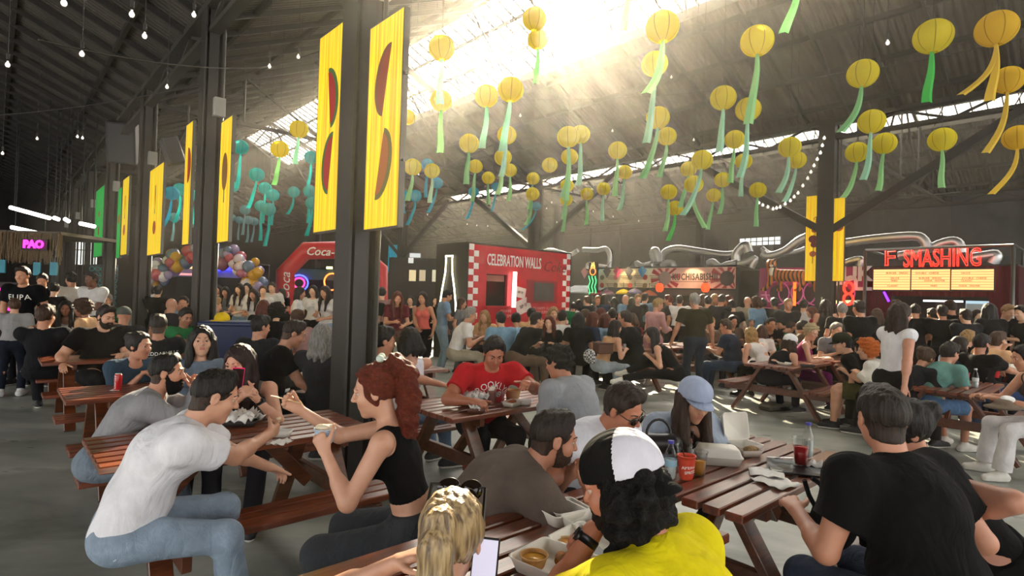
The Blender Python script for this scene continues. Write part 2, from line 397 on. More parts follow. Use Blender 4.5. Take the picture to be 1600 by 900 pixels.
def hand_ops(B,J,n_,s,curl,pinch,k=.010,thumb=None):
    sg=1 if n_=='r' else -1; w=J['W'+n_]; d=J['hd'+n_]; n=J['pn'+n_]; t=nrm(np.cross(d,n))*sg   # t: towards the thumb
    for off,ln_,fr in((.027,.072,.88),(.009,.080,.92),(-.009,.075,.90),(-.026,.058,.84)):
        base=w+(d*.088*fr+t*off)*s
        B.rc(w+(d*.012+t*off*.45)*s,base,.0165*s,.0125*s,k=.014)
        cur=curl if np.ndim(curl)==0 else curl[(.027,.009,-.009,-.026).index(off)]
        dd=d; p=base; sp=t*off*1.2
        dd=nrm(d+sp*2*(1-cur))
        for i,(fr2,an) in enumerate(((.44,55),(.31,75),(.25,45))):
            dd=rot_axis(dd,np.cross(dd,n),an*cur); q=p+dd*ln_*fr2*s
            B.rc(p,q,(.0096-.0009*i)*s,(.0088-.0010*i)*s,k=.004); p=q
    tb=w+(d*.022+t*.020)*s; td=nrm(d*.62+t*.72+n*.25)
    if pinch: td=nrm(d*.75+t*.3+n*.6)
    q=tb+td*.045*s; B.rc(w+(d*.01+t*.008)*s,tb,.016*s,.016*s,k=.012); B.rc(tb,q,.0145*s,.0115*s,k=.010)
    td=nrm(td+d*.35+n*(.45 if pinch else .1)); q2=q+td*.032*s; B.rc(q,q2,.0105*s,.0095*s,k=.005); td=nrm(td+d*.3+n*(.2 if pinch else 0)); B.rc(q2,q2+td*.026*s,.0092*s,.0078*s,k=.004)
def torso_ops(B,J,P,e=0,k=.045):
    s=J['s']; f=P['sex']=='f'; fat=P.get('fat',1.0); U0,U1,R0,R1,F0,F1=(J[x] for x in('U0','U1','R0','R1','F0','F1')); Hc,Wc,N=J['Hc'],J['Wc'],J['N']
    hw=(.095 if f else .085)
    B.rc(Hc-R0*hw*s-U0*.0,Hc+R0*hw*s,(.105 if f else .1)*s*(.6+.4*fat)+e,(.105 if f else .1)*s*(.6+.4*fat)+e,k=k)
    B.el(Hc+U0*.13*s+F0*.01*(fat-1)*5,V3((.128 if f else .145)*s*fat+e,(.095 if f else .105)*s*fat**1.4+e,.17*s),np.array([R0,F0,U0]),k=k)
    B.el(Wc+U1*.07*s+F1*.0,V3((.142 if f else .168)*s*P.get('broad',1)+e,(.102 if f else .118)*s*(.5+.5*fat)+e,.175*s),np.array([R1,F1,U1]),k=k)
    if f:
        for sg in(-1,1): B.el(Wc+(U1*.085+R1*sg*.068+F1*.085)*s,V3(.058,.055,.058)*s+e*.8,k=.03)
    else:
        for sg in(-1,1): B.el(Wc+(U1*.12+R1*sg*.07+F1*.065)*s,V3(.07,.045,.055)*s+e*.8,k=.04)
    for n_ in'lr':
        S=J['S'+n_]; B.rc(N-U1*.035*s,S-U1*.004,(.052 if not f else .044)*s+e*.8,(.055 if not f else .046)*s+e*.8,k=k)
def arm_ops(B,J,P,n_,e=0,up=1.0,fore=1.0,flat=False,k=.03,flare=0):
    s=J['s']; f=P['sex']=='f'; m=P.get('muscle',1.0); S,E,Wr=J['S'+n_],J['E'+n_],J['W'+n_]; ra,rb,rw=(.044,.036,.024) if f else (.053,.041,.028)
    ra*=m; rb*=m; q=S+(E-S)*up
    B.rc(S,q,ra*s*1.08+e,(ra+(rb-ra)*up)*s+e+flare,k=k,flat=flat if up<1 else None)
    if up>=1 and fore>0:
        q=E+(Wr-E)*fore; md=E+(Wr-E)*.3*min(fore,1)
        if e==0: B.rc(E+(Wr-E)*.06,E+(Wr-E)*.38,rb*1.05*s,rb*.98*s,k=.02); B.rc(E,Wr,rb*.92*s,rw*s,k=.02)
        else: B.rc(E,q,rb*s+e,(rb+(rw-rb)*fore)*s+e*1.1,k=k,flat=True)
def leg_ops(B,J,P,n_,e=0,th=1.0,sh=1.0,k=.04,flare=0):
    s=J['s']; f=P['sex']=='f'; fat=.5+.5*P.get('fat',1); H,K,A=J['H'+n_],J['K'+n_],J['A'+n_]; rh,rk,ra=.092*fat,.056*fat,.036
    q=H+(K-H)*th; B.rc(H,q,rh*s+e,(rh+(rk-rh)*th)*s+e+(flare if th<1 else 0),k=k,flat=True if th<1 else None)
    if th>=1 and sh>0:
        q=K+(A-K)*sh
        if e==0:
            B.rc(K,A,rk*.9*s,ra*s,k=.02); dn=nrm(A-K); bk=nrm(np.cross(dn,np.cross(dn,(K-H))))*1.0
            B.rc(K+(A-K)*.15+bk*.012,K+(A-K)*.48+bk*.008,.048*s*fat,.042*s*fat,k=.03)
        else: B.rc(K,q,rk*s+e,(rk*1.0+(ra-rk)*sh*.7)*s+e+flare,k=k,flat=True)
def body_field(P,J):
    s=J['s']; B=SDF(.03); f=P['sex']=='f'
    torso_ops(B,J,P)
    for n_ in'lr':
        arm_ops(B,J,P,n_); leg_ops(B,J,P,n_)
        A,T=J['A'+n_],J['T'+n_]; B.rc(A-T*.03-V3(0,0,.035),A+T*.13-V3(0,0,.05),.036,.028,k=.03)
        hand_ops(B,J,n_,s*(.93 if f else 1.0),P.get('curl_'+n_,.45),P.get('pinch_'+n_,False))
    h=lambda r,f_,u:head_pt(J,r,f_,u); R=np.array([J['Rh'],J['Fh'],J['Uh']])
    B.rc(J['N']-J['U1']*.03*s,h(0,-.028,-.045),(.046 if f else .058)*s,(.045 if f else .055)*s,k=.03)
    B.el(h(0,-.012,.030),V3(.076,.095,.088)*s,R,k=.02)
    B.el(h(0,.025,-.045),V3(.055 if f else .060,.066,.072)*s,R,k=.03)
    B.el(h(0,.062,-.098),V3(.020,.018,.016)*s*(1 if f else 1.25),R,k=.022)
    for sg in(-1,1):
        B.el(h(sg*.038,.058,-.022),V3(.024,.026,.026)*s,R,k=.02)
        B.el(h(sg*.031,.090,.010),V3(.017,.013,.011)*s,R,k=.010,sub=True)
        B.el(h(sg*.031,.0785,.0185),V3(.0145,.009,.0065)*s,R,k=.005)
        B.el(h(sg*.078,-.006,-.002),V3(.008,.019,.031)*s,R,k=.006)
        B.el(h(sg*.086,.000,.002),V3(.006,.009,.016)*s,R,k=.005,sub=True)
    B.rc(h(-.032,.080,.030),h(.032,.080,.030),.010*s,.010*s,k=.014)
    B.rc(h(0,.086,.018),h(0,.106,-.020),.007*s,.0115*s,k=.008); B.rc(h(-.011,.095,-.024),h(.011,.095,-.024),.008*s,.008*s,k=.005)
    B.rc(h(-.018,.079,-.049),h(.018,.079,-.049),.0070*s,.0070*s,k=.004); B.rc(h(-.015,.080,-.060),h(.015,.080,-.060),.0080*s,.0080*s,k=.004)
    return B
def hair_part(P,J,style,h):
    s=J['s']; p=lambda r,f,u:head_pt(J,r,f,u); R=np.array([J['Rh'],J['Fh'],J['Uh']]); B=SDF(.02); Dn=V3(0,0,-1)
    F_,U_,R_=J['Fh'],J['Uh'],J['Rh']; t={'cap_curly':.001,'cap_long':.001,'fade':.010,'short':.014,'bald':.002,'curly':.028,'afro':.05}.get(style,.013)
    disp=strands(.0035,150,3); kind='hair'
    longs=style in('long','longfront','wavy','bob','ponytail','bun','longback','redpony')
    B.el(p(0,-.014,.034),V3(.077+t,.096+t,.090+t)*s,R)
    if style in('short','quiff'): B.rc(p(-.035,.04,.112),p(.035,.045,.112),.028*s,.028*s,k=.03); B.rc(p(0,-.03,.115),p(0,.04,.112),.035*s,.03*s,k=.03)
    if style=='fade': B.rc(p(-.03,.03,.110),p(.03,.03,.110),.028*s,.028*s,k=.03)
    if style in('curly','afro','cap_curly'): disp=frizz(.012,120,5); kind='curl'
    if style in('fade','short','quiff','curly'): B.rc(p(0,-.034,.0),p(0,-.038,-.055),.064*s,.056*s,k=.02)
    # face opening
    n=nrm(F_*.86-U_*.50)
    if style in('fade','short','quiff','curly','bald'):
        B.plane(p(0,.062,.078),n); B.plane(p(0,-.05,-.052),nrm(-U_+F_*.35))
        B.plane(p(0,.020,-.03),nrm(F_*.8-U_*.55))
        if style=='fade':                        # shaved sides: the cap sits higher
            B.plane(p(0,-.01,.008),nrm(-U_*1+F_*.35))
        for sg in(-1,1): B.el(p(sg*.088,-.004,-.006),V3(.022,.028,.036)*s,R,k=.008,sub=True)
    elif style=='afro':
        B.plane(p(0,.070,.07),n); B.plane(p(0,.02,-.03),nrm(F_*.9-U_*.4))
    else:
        B.el(p(0,.080,-.030),V3(.062,.075,.105)*s,R,k=.012,sub=True)
        if style in('ponytail','bun','redpony'): B.plane(p(0,.0,-.055),nrm(-U_+F_*.1)); B.plane(p(0,.03,-.02),nrm(F_*.9-U_*.3))
    if style in('ponytail','redpony'):
        if style=='ponytail': pts=[p(0,-.085,.075),p(0,-.135,.06),p(0,-.15,-.0)]; wds=[.026,.034,.042]
        else: pts=[p(0,-.06,.115),p(0,-.12,.12),p(0,-.16,.05)]; wds=[.028,.038,.05]
        L=P.get('hairlen',.30); e=pts[-1]
        pts+=[e+Dn*L*.33+(-J['F1'])*.015,e+Dn*L*.7+(-J['F1'])*.01,e+Dn*L]; wds+=[wds[-1]*1.15,wds[-1]*.95,.016]
        for i in range(len(pts)-1): B.rc(pts[i],pts[i+1],wds[i]*s,wds[i+1]*s,k=.02)
        if style=='redpony':
            for dx in(-.05,.05): B.rc(pts[2]+R_*dx*.6,pts[4]+R_*dx,.04*s,.03*s,k=.02)
    if style=='bun': B.el(p(0,-.11,.07),V3(.045,.045,.045)*s,R,k=.015)
    if style in('long','longfront','wavy','longback','bob','cap_long','cap_curly'):
        L={'bob':.14,'cap_curly':.16}.get(style,P.get('hairlen',.36)); wv=.018 if style in('wavy','bob','cap_curly') else .006
        for r,fo in((-.075,-.02),(.075,-.02),(-.05,-.07),(.05,-.07),(0,-.085)):
            a=p(r,fo,.02); ang=J['R1']*(r*.35)-J['F1']*.02
            q=a+Dn*L*.35+ang*.6; q2=a+Dn*L*.7+ang+J['R1']*wv; q3=a+Dn*L+ang*1.1
            B.rc(a,q,.036*s,.036*s,k=.02); B.rc(q,q2,.036*s,.034*s,k=.02); B.rc(q2,q3,.034*s,.018*s,k=.02)
        if style in('longfront','cap_long'):
            for sg in(-1,1):
                a=p(sg*.078,.02,.0); q=a+Dn*L*.5+J['F1']*.035; q2=a+Dn*L*.95+J['F1']*.06-J['R1']*sg*.01
                B.rc(a,q,.026*s,.032*s,k=.02); B.rc(q,q2,.032*s,.018*s,k=.02)
    if style=='wavy' or style=='redpony': disp=frizz(.007,90,8)
    Vv,Q=B.mesh(h,disp); return Vv,Q,kind
def shell(P,J,garment,h,seed):
    """clothing that follows the body: returns a mesh per garment"""
    s=J['s']; B=SDF(.03); e=P.get('loose',.012)
    if garment in('tshirt','longsleeve','tank','crop','blouse','hoodie','jacket','robe'):
        tor=e+(.006 if garment in('hoodie','jacket') else 0)
        if garment in('tank','crop'): tor=.006
        torso_ops(B,J,P,tor,k=.06 if garment not in('tank','crop') else .045)
        hem=P.get('hem',-.02)
        if garment=='crop': hem=.17
        if garment=='tank': hem=P.get('hem',.06)
        if garment in('robe',): hem=-.35
        if garment=='robe': 
            for n_ in'lr': B.rc(J['H'+n_],J['H'+n_]+V3(0,0,-.38),.12,.14,k=.05)
        B.plane(J['Hc']+J['U0']*(hem-.06)*s if hem<.1 else J['Hc']+J['U0']*hem*s,-J['U0'] if P['pose']!='stand' else V3(0,0,-1))
        if garment in('tank','crop'):
            for n_ in'lr': B.el(J['S'+n_]+(J['S'+n_]-J['N'])*.12,V3(.075,.085,.085)*s,k=.01,sub=True)
            B.el(J['N']+J['F1']*.06,V3(.085,.10,.075)*s,np.array([J['R1'],J['F1'],J['U1']]),k=.012,sub=True)
        else:
            up,fo={'tshirt':(.62,0),'blouse':(.75,0)}.get(garment,(1,.97))
            up=P.get('sleeve',up)
            for n_ in'lr': arm_ops(B,J,P,n_,e+.004,up,fo,flat=True,k=.065,flare=(.012 if up>.4 else -.004) if up<1 else 0)
        B.rc(J['N']-J['U1']*.012,head_pt(J,0,-.02,-.05),.056*s,.056*s,k=.008,sub=True)
        B.el(J['N']+J['F1']*.035+J['U1']*.02,V3(.062,.055,.035)*s,k=.01,sub=True)
        if garment=='hoodie':
            q=J['N']-J['F1']*.07*s; B.rc(q+J['R1']*.08*s+J['F1']*.04,q-J['U1']*.06*s,.035*s,.05*s,k=.03); B.rc(q-J['R1']*.08*s+J['F1']*.04,q-J['U1']*.06*s,.035*s,.05*s,k=.03)
        return B.mesh(h,folds(P.get('fold',.0045),seed,.75))
    if garment in('trousers','shorts','wide'):
        ee=P.get('pleg',.010); f=P['sex']=='f'; fat=P.get('fat',1)
        U0,F0,R0=J['U0'],J['F0'],J['R0']; hw=(.095 if f else .085)
        B.rc(J['Hc']-R0*hw*s,J['Hc']+R0*hw*s,(.112)*s*(.6+.4*fat)+ee,(.112)*s*(.6+.4*fat)+ee,k=.04)
        B.el(J['Hc']+U0*.05*s,V3((.125 if f else .14)*s*fat+ee,(.1)*s*fat+ee,.11*s),np.array([R0,F0,U0]),k=.04)
        B.plane(J['Hc']+U0*(.115 if P.get('waist','n')=='h' else .07)*s,U0)
        th,sh=(1,.95) if garment!='shorts' else (P.get('short',.85),0)
        for n_ in'lr': leg_ops(B,J,P,n_,ee,th,sh,flare=.03 if garment=='wide' else (.02 if garment=='shorts' else .004))
        return B.mesh(h,folds(.004,seed+9,.9))
SKINS=['c79a7e','b98568','d3a88c','a87558','8d5d44','6a4433']
def person(P,h=.009,root=None,detail=True):
    J=skeleton(P); s=J['s']; seed=P.get('seed',1)
    if root is None: root=empty('person')
    root.name='person'
    sk=mat('skin',P.get('skin',SKINS[0])); hcol=P.get('hair_c','2a1d16')
    V_,Q=body_field(P,J).mesh(h)
    # lips get their own tint inside the body mesh
    mi=np.zeros(len(Q),int); cen=V_[Q].mean(1)-J['hc']; r,f_,u=cen@J['Rh']/s,cen@J['Fh']/s,cen@J['Uh']/s
    mi[(np.abs(r)<.020)&(f_>.078)&(u>-.066)&(u<-.043)]=1
    o=link('body',np_mesh('body',V_,Q,mi),root,[sk,mat('skin',P.get('lips','a8604f' if P['sex']=='m' else 'ad6a5c'))])
    st=P.get('hair','short'); hh=h
    if st and st!='bald':
        hv,hq,kind=hair_part(P,J,st,h)
        if st=='redpony': kind='curl'
        o=link('hair',np_mesh('hair',hv,hq),root,[mat(kind,hcol)])
        if P.get('streak'): o.data.materials.clear(); o.data.materials.append(streak_mat(*P['streak']))
    if st=='fade':
        B=SDF(.01); R=np.array([J['Rh'],J['Fh'],J['Uh']]); B.el(head_pt(J,0,-.014,.030),V3(.0785,.098,.090)*s,R); B.rc(head_pt(J,0,-.034,.0),head_pt(J,0,-.036,-.07),.0625*s,.0575*s,k=.02)
        B.plane(head_pt(J,0,-.05,-.075),nrm(-J['Uh']+J['Fh']*.35)); B.plane(head_pt(J,0,.030,-.01),nrm(J['Fh']*.85-J['Uh']*.5)); B.plane(head_pt(J,0,.0,.045),J['Uh'])
        for sg in(-1,1): B.el(head_pt(J,sg*.088,-.004,-.006),V3(.022,.024,.034)*s,R,k=.004,sub=True)
        q=B.mesh(h); link('hair',np_mesh('hair',*q),root,[mat('hair',P.get('fade_c','6b5344'))])
    if P.get('beard'):
        B=SDF(.02); R=np.array([J['Rh'],J['Fh'],J['Uh']]); bl=P['beard']
        B.el(head_pt(J,0,.030,-.060-.015*bl),V3(.060+.008*bl,.066+.010*bl,.058+.014*bl)*s,R); B.rc(head_pt(J,-.022,.086,-.040),head_pt(J,.022,.086,-.040),.008*s,.008*s,k=.01)
        for sg in(-1,1): B.rc(head_pt(J,sg*.064,.012,-.01),head_pt(J,sg*.058,.02,-.06),.012*s,.016*s,k=.02)
        B.el(head_pt(J,0,.055,.020),V3(.058,.07,.052)*s,R,k=.01,sub=True); B.plane(head_pt(J,0,.0,0),nrm(-J['Fh']-J['Uh']*.15))
        B.rc(head_pt(J,-.013,.094,-.054),head_pt(J,.013,.094,-.054),.007*s,.007*s,k=.004,sub=True)
        q=B.mesh(h*.9,frizz(.0015,260,2)); link('beard',np_mesh('beard',*q),root,[mat('curl',P.get('beard_c',hcol))])
    if detail:
        for sg in(-1,1):
            mb=MB(); c=head_pt(J,sg*.031,.0735,.0085); Rm=Matrix((tuple(J['Rh']),tuple(J['Fh']),tuple(J['Uh']))).transposed()
            rr=.0115*s; prof=[(rr*math.sin(a),-rr*math.cos(a)) for a in np.linspace(0.001,math.pi-.001,13)]
            Rt=Rm@Matrix.Rotation(-math.pi/2,3,'X'); mb.lathe(prof,12,tuple(c),0,Rt)
            for i,f in enumerate(mb.f):
                cc=sum((Vector(mb.v[j]) for j in f),Vector())/len(f)-Vector(c)
                if cc.normalized().dot(Vector(J['Fh']*1-J['Uh']*.15).normalized())>.80: mb.m[i]=1
            mb.build('eye',[mat('plain','b5a597',rough=.3),mat('plain','1c120d',rough=.15)],root,True)
            mb=MB(); tk=.0026 if P['sex']=='f' else .004
            pts=[head_pt(J,sg*r_,f__,u_) for r_,f__,u_ in((.013,.0925,.030),(.024,.0905,.0345),(.036,.083,.035),(.047,.070,.028))]
            mb.tube([tuple(x) for x in pts],tk,6,rs=[tk*.8,tk*1.1,tk,tk*.4]); mb.build('eyebrow',mat('hair',P.get('brow_c',hcol)),root,True)
    # clothes
    top=P.get('top',('tshirt','808080'))
    if top:
        q=shell(P,J,top[0],h,seed); o=link('shirt' if top[0]!='robe' else 'robe',np_mesh('shirt',*q),root,[mat(top[2] if len(top)>2 else 'cloth',top[1])])
        root['_top']=o.name
    bot=P.get('bottom',('trousers','2b3038','cloth'))
    if bot:
        q=shell(P,J,bot[0],h,seed); link('trousers' if bot[0]!='shorts' else 'shorts',np_mesh('trousers',*q),root,[mat(bot[2] if len(bot)>2 else 'cloth',bot[1])])
    sc_=P.get('shoe','1d1d1f'); so=P.get('sole','dcd8d0')
    for n_ in'lr':
        A,T=J['A'+n_],J['T'+n_]; B=SDF(.02); Z=V3(0,0,1)
        tt=nrm(T); up=nrm(np.cross(np.cross(tt,Z),tt))*1.0
        if up@Z<0: up=-up
        B.rc(A-tt*.035-up*.045,A+tt*.05-up*.04,.046,.047,k=.03); B.rc(A+tt*.05-up*.04,A+tt*.15-up*.05,.046,.038,k=.03); B.rc(A-up*.03,A+up*.02,.045,.042,k=.02)
        B.plane(A-up*.083,-up); B.plane(A+up*.03,up)
        v,q=B.mesh(max(h,.007)); mi=((v[q].mean(1)-A)@up<-.06).astype(int)
        link('shoe',np_mesh('shoe',v,q,mi),root,[mat('plain',sc_,rough=.6),mat('plain',so,rough=.6)])
    return root,J
def streak_mat(c1,c2):
    k=('streak',c1,c2)
    if k in MC: return MC[k]
    m=bpy.data.materials.new('streaked_hair'); m.use_nodes=True; n=m.node_tree.nodes; l=m.node_tree.links; b=n['Principled BSDF']
    t=n.new('ShaderNodeTexCoord'); mp=n.new('ShaderNodeMapping'); mp.inputs['Scale'].default_value=(1,1,.10); l.new(t.outputs['Object'],mp.inputs[0])
    no=n.new('ShaderNodeTexNoise'); no.inputs['Scale'].default_value=70; no.inputs['Detail'].default_value=4; l.new(mp.outputs[0],no.inputs['Vector'])
    r=n.new('ShaderNodeValToRGB'); r.color_ramp.elements[0].position=.38; r.color_ramp.elements[0].color=hexc(c1); r.color_ramp.elements[1].position=.62; r.color_ramp.elements[1].color=hexc(c2)
    l.new(no.outputs[0],r.inputs[0]); l.new(r.outputs[0],b.inputs['Base Color']); b.inputs['Roughness'].default_value=.4
    bp=n.new('ShaderNodeBump'); bp.inputs['Strength'].default_value=.9; bp.inputs['Distance'].default_value=.01; l.new(no.outputs[0],bp.inputs['Height']); l.new(bp.outputs[0],b.inputs['Normal'])
    MC[k]=m; return m
def place(root,J,px,py,yaw,z=None):
    """stand the person so that the head centre lies on the line of sight through (px,py); yaw in degrees right of straight ahead"""
    hc=Vector(J['hc']); g=G(px,py,hc.z) if z is None else PY(px,py,z)
    a=-math.radians(yaw); R=Matrix.Rotation(a,3,'Z'); off=R@Vector((hc.x,hc.y,0))
    root.location=(g.x-off.x,g.y-off.y,0); root.rotation_euler=(0,0,a)
    return root
def to_local(root,p): 
    a=root.rotation_euler[2]; return Matrix.Rotation(-a,3,'Z')@(Vector(p)-root.location)
# ------------------------------------------------------------------ the hall
VA,VB,VC=2.3,13.9,25.5; ZV=5.85; SL=.45; ZR=ZV+SL*(VB-VA)/2; VR1=(VA+VB)/2; VR2=(VB+VC)/2; VL=VA-(VB-VA); VRL=(VL+VA)/2
U0_,U1_=-11.0,42.0
RUV=Matrix((VV,UV,Vector((0,0,1)))).transposed()        # local x across, local y along the hall
def floor_mat():
    m=bpy.data.materials.new('polished_concrete'); m.use_nodes=True; n=m.node_tree.nodes; l=m.node_tree.links; b=n['Principled BSDF']
    t=n.new('ShaderNodeTexCoord'); mp=n.new('ShaderNodeMapping'); mp.inputs['Rotation'].default_value=(0,0,math.radians(48)); mp.inputs['Scale'].default_value=(.5,1.3,1)
    l.new(t.outputs['Object'],mp.inputs[0])
    a=n.new('ShaderNodeTexNoise'); a.inputs['Scale'].default_value=1.1; a.inputs['Detail'].default_value=7; a.inputs['Roughness'].default_value=.6; a.inputs['Distortion'].default_value=.6; l.new(mp.outputs[0],a.inputs['Vector'])
    r=n.new('ShaderNodeValToRGB'); e=r.color_ramp.elements; e[0].position=.36; e[0].color=hexc('747872'); e[1].position=.66; e[1].color=hexc('aeb0a8'); l.new(a.outputs[0],r.inputs[0]); l.new(r.outputs[0],b.inputs['Base Color'])
    c=n.new('ShaderNodeTexNoise'); c.inputs['Scale'].default_value=3; c.inputs['Detail'].default_value=5; l.new(mp.outputs[0],c.inputs['Vector'])
    r2=n.new('ShaderNodeMapRange'); r2.inputs[1].default_value=.3; r2.inputs[2].default_value=.7; r2.inputs[3].default_value=.26; r2.inputs[4].default_value=.5; l.new(c.outputs[0],r2.inputs[0]); l.new(r2.outputs[0],b.inputs['Roughness'])
    bp=n.new('ShaderNodeBump'); bp.inputs['Strength'].default_value=.12; bp.inputs['Distance'].default_value=.02; l.new(c.outputs[0],bp.inputs['Height']); l.new(bp.outputs[0],b.inputs['Normal'])
    return m
mb=MB(); mb.box(uv(15.5,8,-.05),(36,54,.1),RUV); struct('floor',mb,floor_mat())
def roof_mat():
    m=bpy.data.materials.new('dark_corrugated_roof'); m.use_nodes=True; n=m.node_tree.nodes; l=m.node_tree.links; b=n['Principled BSDF']
    t=n.new('ShaderNodeTexCoord'); w=n.new('ShaderNodeTexWave'); w.bands_direction='Y'; w.inputs['Scale'].default_value=2.6; w.inputs['Distortion'].default_value=0
    l.new(t.outputs['Object'],w.inputs['Vector'])
    a=n.new('ShaderNodeTexNoise'); a.inputs['Scale'].default_value=1.2; a.inputs['Detail'].default_value=6; l.new(t.outputs['Object'],a.inputs['Vector'])
    r=n.new('ShaderNodeValToRGB'); e=r.color_ramp.elements; e[0].position=.3; e[0].color=hexc('383430'); e[1].position=.7; e[1].color=hexc('4f4a43'); l.new(a.outputs[0],r.inputs[0]); l.new(r.outputs[0],b.inputs['Base Color'])
    bp=n.new('ShaderNodeBump'); bp.inputs['Strength'].default_value=.8; bp.inputs['Distance'].default_value=.03; l.new(w.outputs[0],bp.inputs['Height']); l.new(bp.outputs[0],b.inputs['Normal']); b.inputs['Roughness'].default_value=.7
    return m
RM=roof_mat(); STEEL=mat('paint','2b2824',rough=.55); STEEL2=mat('paint','3b3934',rough=.5)
def roofz(v):
    for a,b in((VL,VA),(VA,VB),(VB,VC)):
        if a<=v<=b: return ZV+SL*((b-a)/2-abs(v-(a+b)/2))
    return ZV
def roof_piece(u0,u1,v0,v1,th=.06):
    mb=MB(); z0,z1=roofz(v0+1e-4),roofz(v1-1e-4)
    P=[]
    for dz in(0,th):
        P+=[(v0,u0,z0+dz),(v1,u0,z1+dz),(v1,u1,z1+dz),(v0,u1,z0+dz)]
    mb.v=P; mb.f=[(0,3,2,1),(4,5,6,7),(0,1,5,4),(1,2,6,5),(2,3,7,6),(3,0,4,7)]; mb.m=[0]*6
    o=struct('ceiling',mb,RM); o.matrix_world=RUV.to_4x4(); return o
SK=2.1; USK=27.3
roof_piece(U0_,U1_,VL,VRL); roof_piece(U0_,U1_,VRL,VA)
roof_piece(U0_,U1_,VA,VR1); roof_piece(USK,U1_,VR1,VR1+SK); roof_piece(U0_,U1_,VR1+SK,VB)
roof_piece(U0_,U1_,VB,VR2); roof_piece(USK+2,U1_,VR2,VR2+SK); roof_piece(U0_,U1_,VR2+SK,VC)
# translucent glazing of the two skylights, with its bars
GL=bpy.data.materials.new('skylight_sheet'); GL.use_nodes=True; n=GL.node_tree.nodes; l=GL.node_tree.links
tr=n.new('ShaderNodeBsdfTransparent'); tr.inputs[0].default_value=(1,.99,.96,1); tl=n.new('ShaderNodeBsdfTranslucent'); tl.inputs[0].default_value=(.95,.95,.92,1); mx=n.new('ShaderNodeMixShader'); mx.inputs[0].default_value=.3
l.new(tr.outputs[0],mx.inputs[1]); l.new(tl.outputs[0],mx.inputs[2]); l.new(mx.outputs[0],n['Material Output'].inputs[0])
BAR=mat('paint','4a463e')
for i,(vr,u1) in enumerate(((VR1,USK),(VR2,USK+2))):
    mb=MB(); z0,z1=roofz(vr),roofz(vr+SK)
    mb.v=[(vr,U0_,z0+.05),(vr+SK,U0_,z1+.05),(vr+SK,u1,z1+.05),(vr,u1,z0+.05)]; mb.f=[(0,3,2,1)]; mb.m=[0]
    o=struct('window_%d'%(i+1),mb,GL); o.matrix_world=RUV.to_4x4()
    mb=MB(); u=U0_
    while u<u1:
        mb.bar(uv(u,vr,z0),uv(u,vr+SK,z1),.035,.05); u+=.36
    for f in(.33,.66): mb.bar(uv(U0_,vr+SK*f,z0+(z1-z0)*f-.04),uv(u1,vr+SK*f,z0+(z1-z0)*f-.04),.05,.07)
    mb.bar(uv(U0_,vr,z0-.05),uv(u1,vr,z0-.05),.10,.16); mb.bar(uv(U0_,vr+SK,z1-.07),uv(u1,vr+SK,z1-.07),.07,.18)
    u=U0_+1.8
    while u<u1:
        mb.bar(uv(u,vr,z0-.12),uv(u+1.0,vr+SK,z1-.12),.04,.05); u+=1.8
    struct('trim_%d'%(i+1),mb,BAR)
# purlins and rafters, one mesh for each slope
k=3
for (va,vb) in((VRL,VA),(VL,VRL),(VA,VR1),(VR1+SK,VB),(VB,VR2),(VR2+SK,VC)):
    mb=MB(); a=min(va,vb); b=max(va,vb); z=lambda v:roofz(v)-.05; nn=4
    for i in range(nn):
        v=a+(b-a)*(i+.5)/nn; mb.bar(uv(U0_,v,z(v)),uv(U1_,v,z(v)),.07,.10)
    u=U0_
    while u<U1_:
        mb.bar(uv(u,a,z(a+1e-3)-.03),uv(u,b,z(b-1e-3)-.03),.05,.09); u+=.9
    struct('trim_%d'%k,mb,STEEL); k+=1
# valley girders over the column rows
for v in(VA,VB,VC-.15,VL+.1):
    mb=MB()
    mb.bar(uv(U0_,v,ZV-.06),uv(U1_,v,ZV-.06),.26,.10); mb.bar(uv(U0_,v,ZV-.42),uv(U1_,v,ZV-.42),.16,.08)
    u=U0_; i=0
    while u<U1_-.9:
        mb.bar(uv(u,v,ZV-.42 if i%2 else ZV-.08),uv(u+.9,v,ZV-.08 if i%2 else ZV-.42),.05,.05); u+=.9; i+=1
    struct('trim_%d'%k,mb,STEEL2 if v==VA else STEEL); k+=1
# cross trusses: ties and lattice, standing on the columns of the two far bays
for v0,v1,us in((VA,VB,(14.2,23.6,33)),(VB,VC,(-4.7,4.75,14.2,23.6,33))):
    for u in us:
        mb=MB(); vm=(v0+v1)/2; zc=ZV-.35
        mb.bar(uv(u,v0,zc),uv(u,v1,zc),.08,.08); mb.bar(uv(u,v0,ZV-.1),uv(u,vm,ZR-.15),.08,.12); mb.bar(uv(u,vm,ZR-.15),uv(u,v1,ZV-.1),.08,.12)
        N=6
        for i in range(N):
            f0,f1=i/N,(i+1)/N; p=lambda f,t: uv(u,v0+(v1-v0)*f,(zc if not t else ZV-.1+(ZR-ZV-.05)*(1-abs(2*f-1))))
            mb.bar(p(f0,i%2),p(f1,1-i%2),.05,.05)
            if 0<i: mb.bar(p(f0,0),p(f0,1),.04,.04)
        struct('trim_%d'%k,mb,STEEL); k+=1
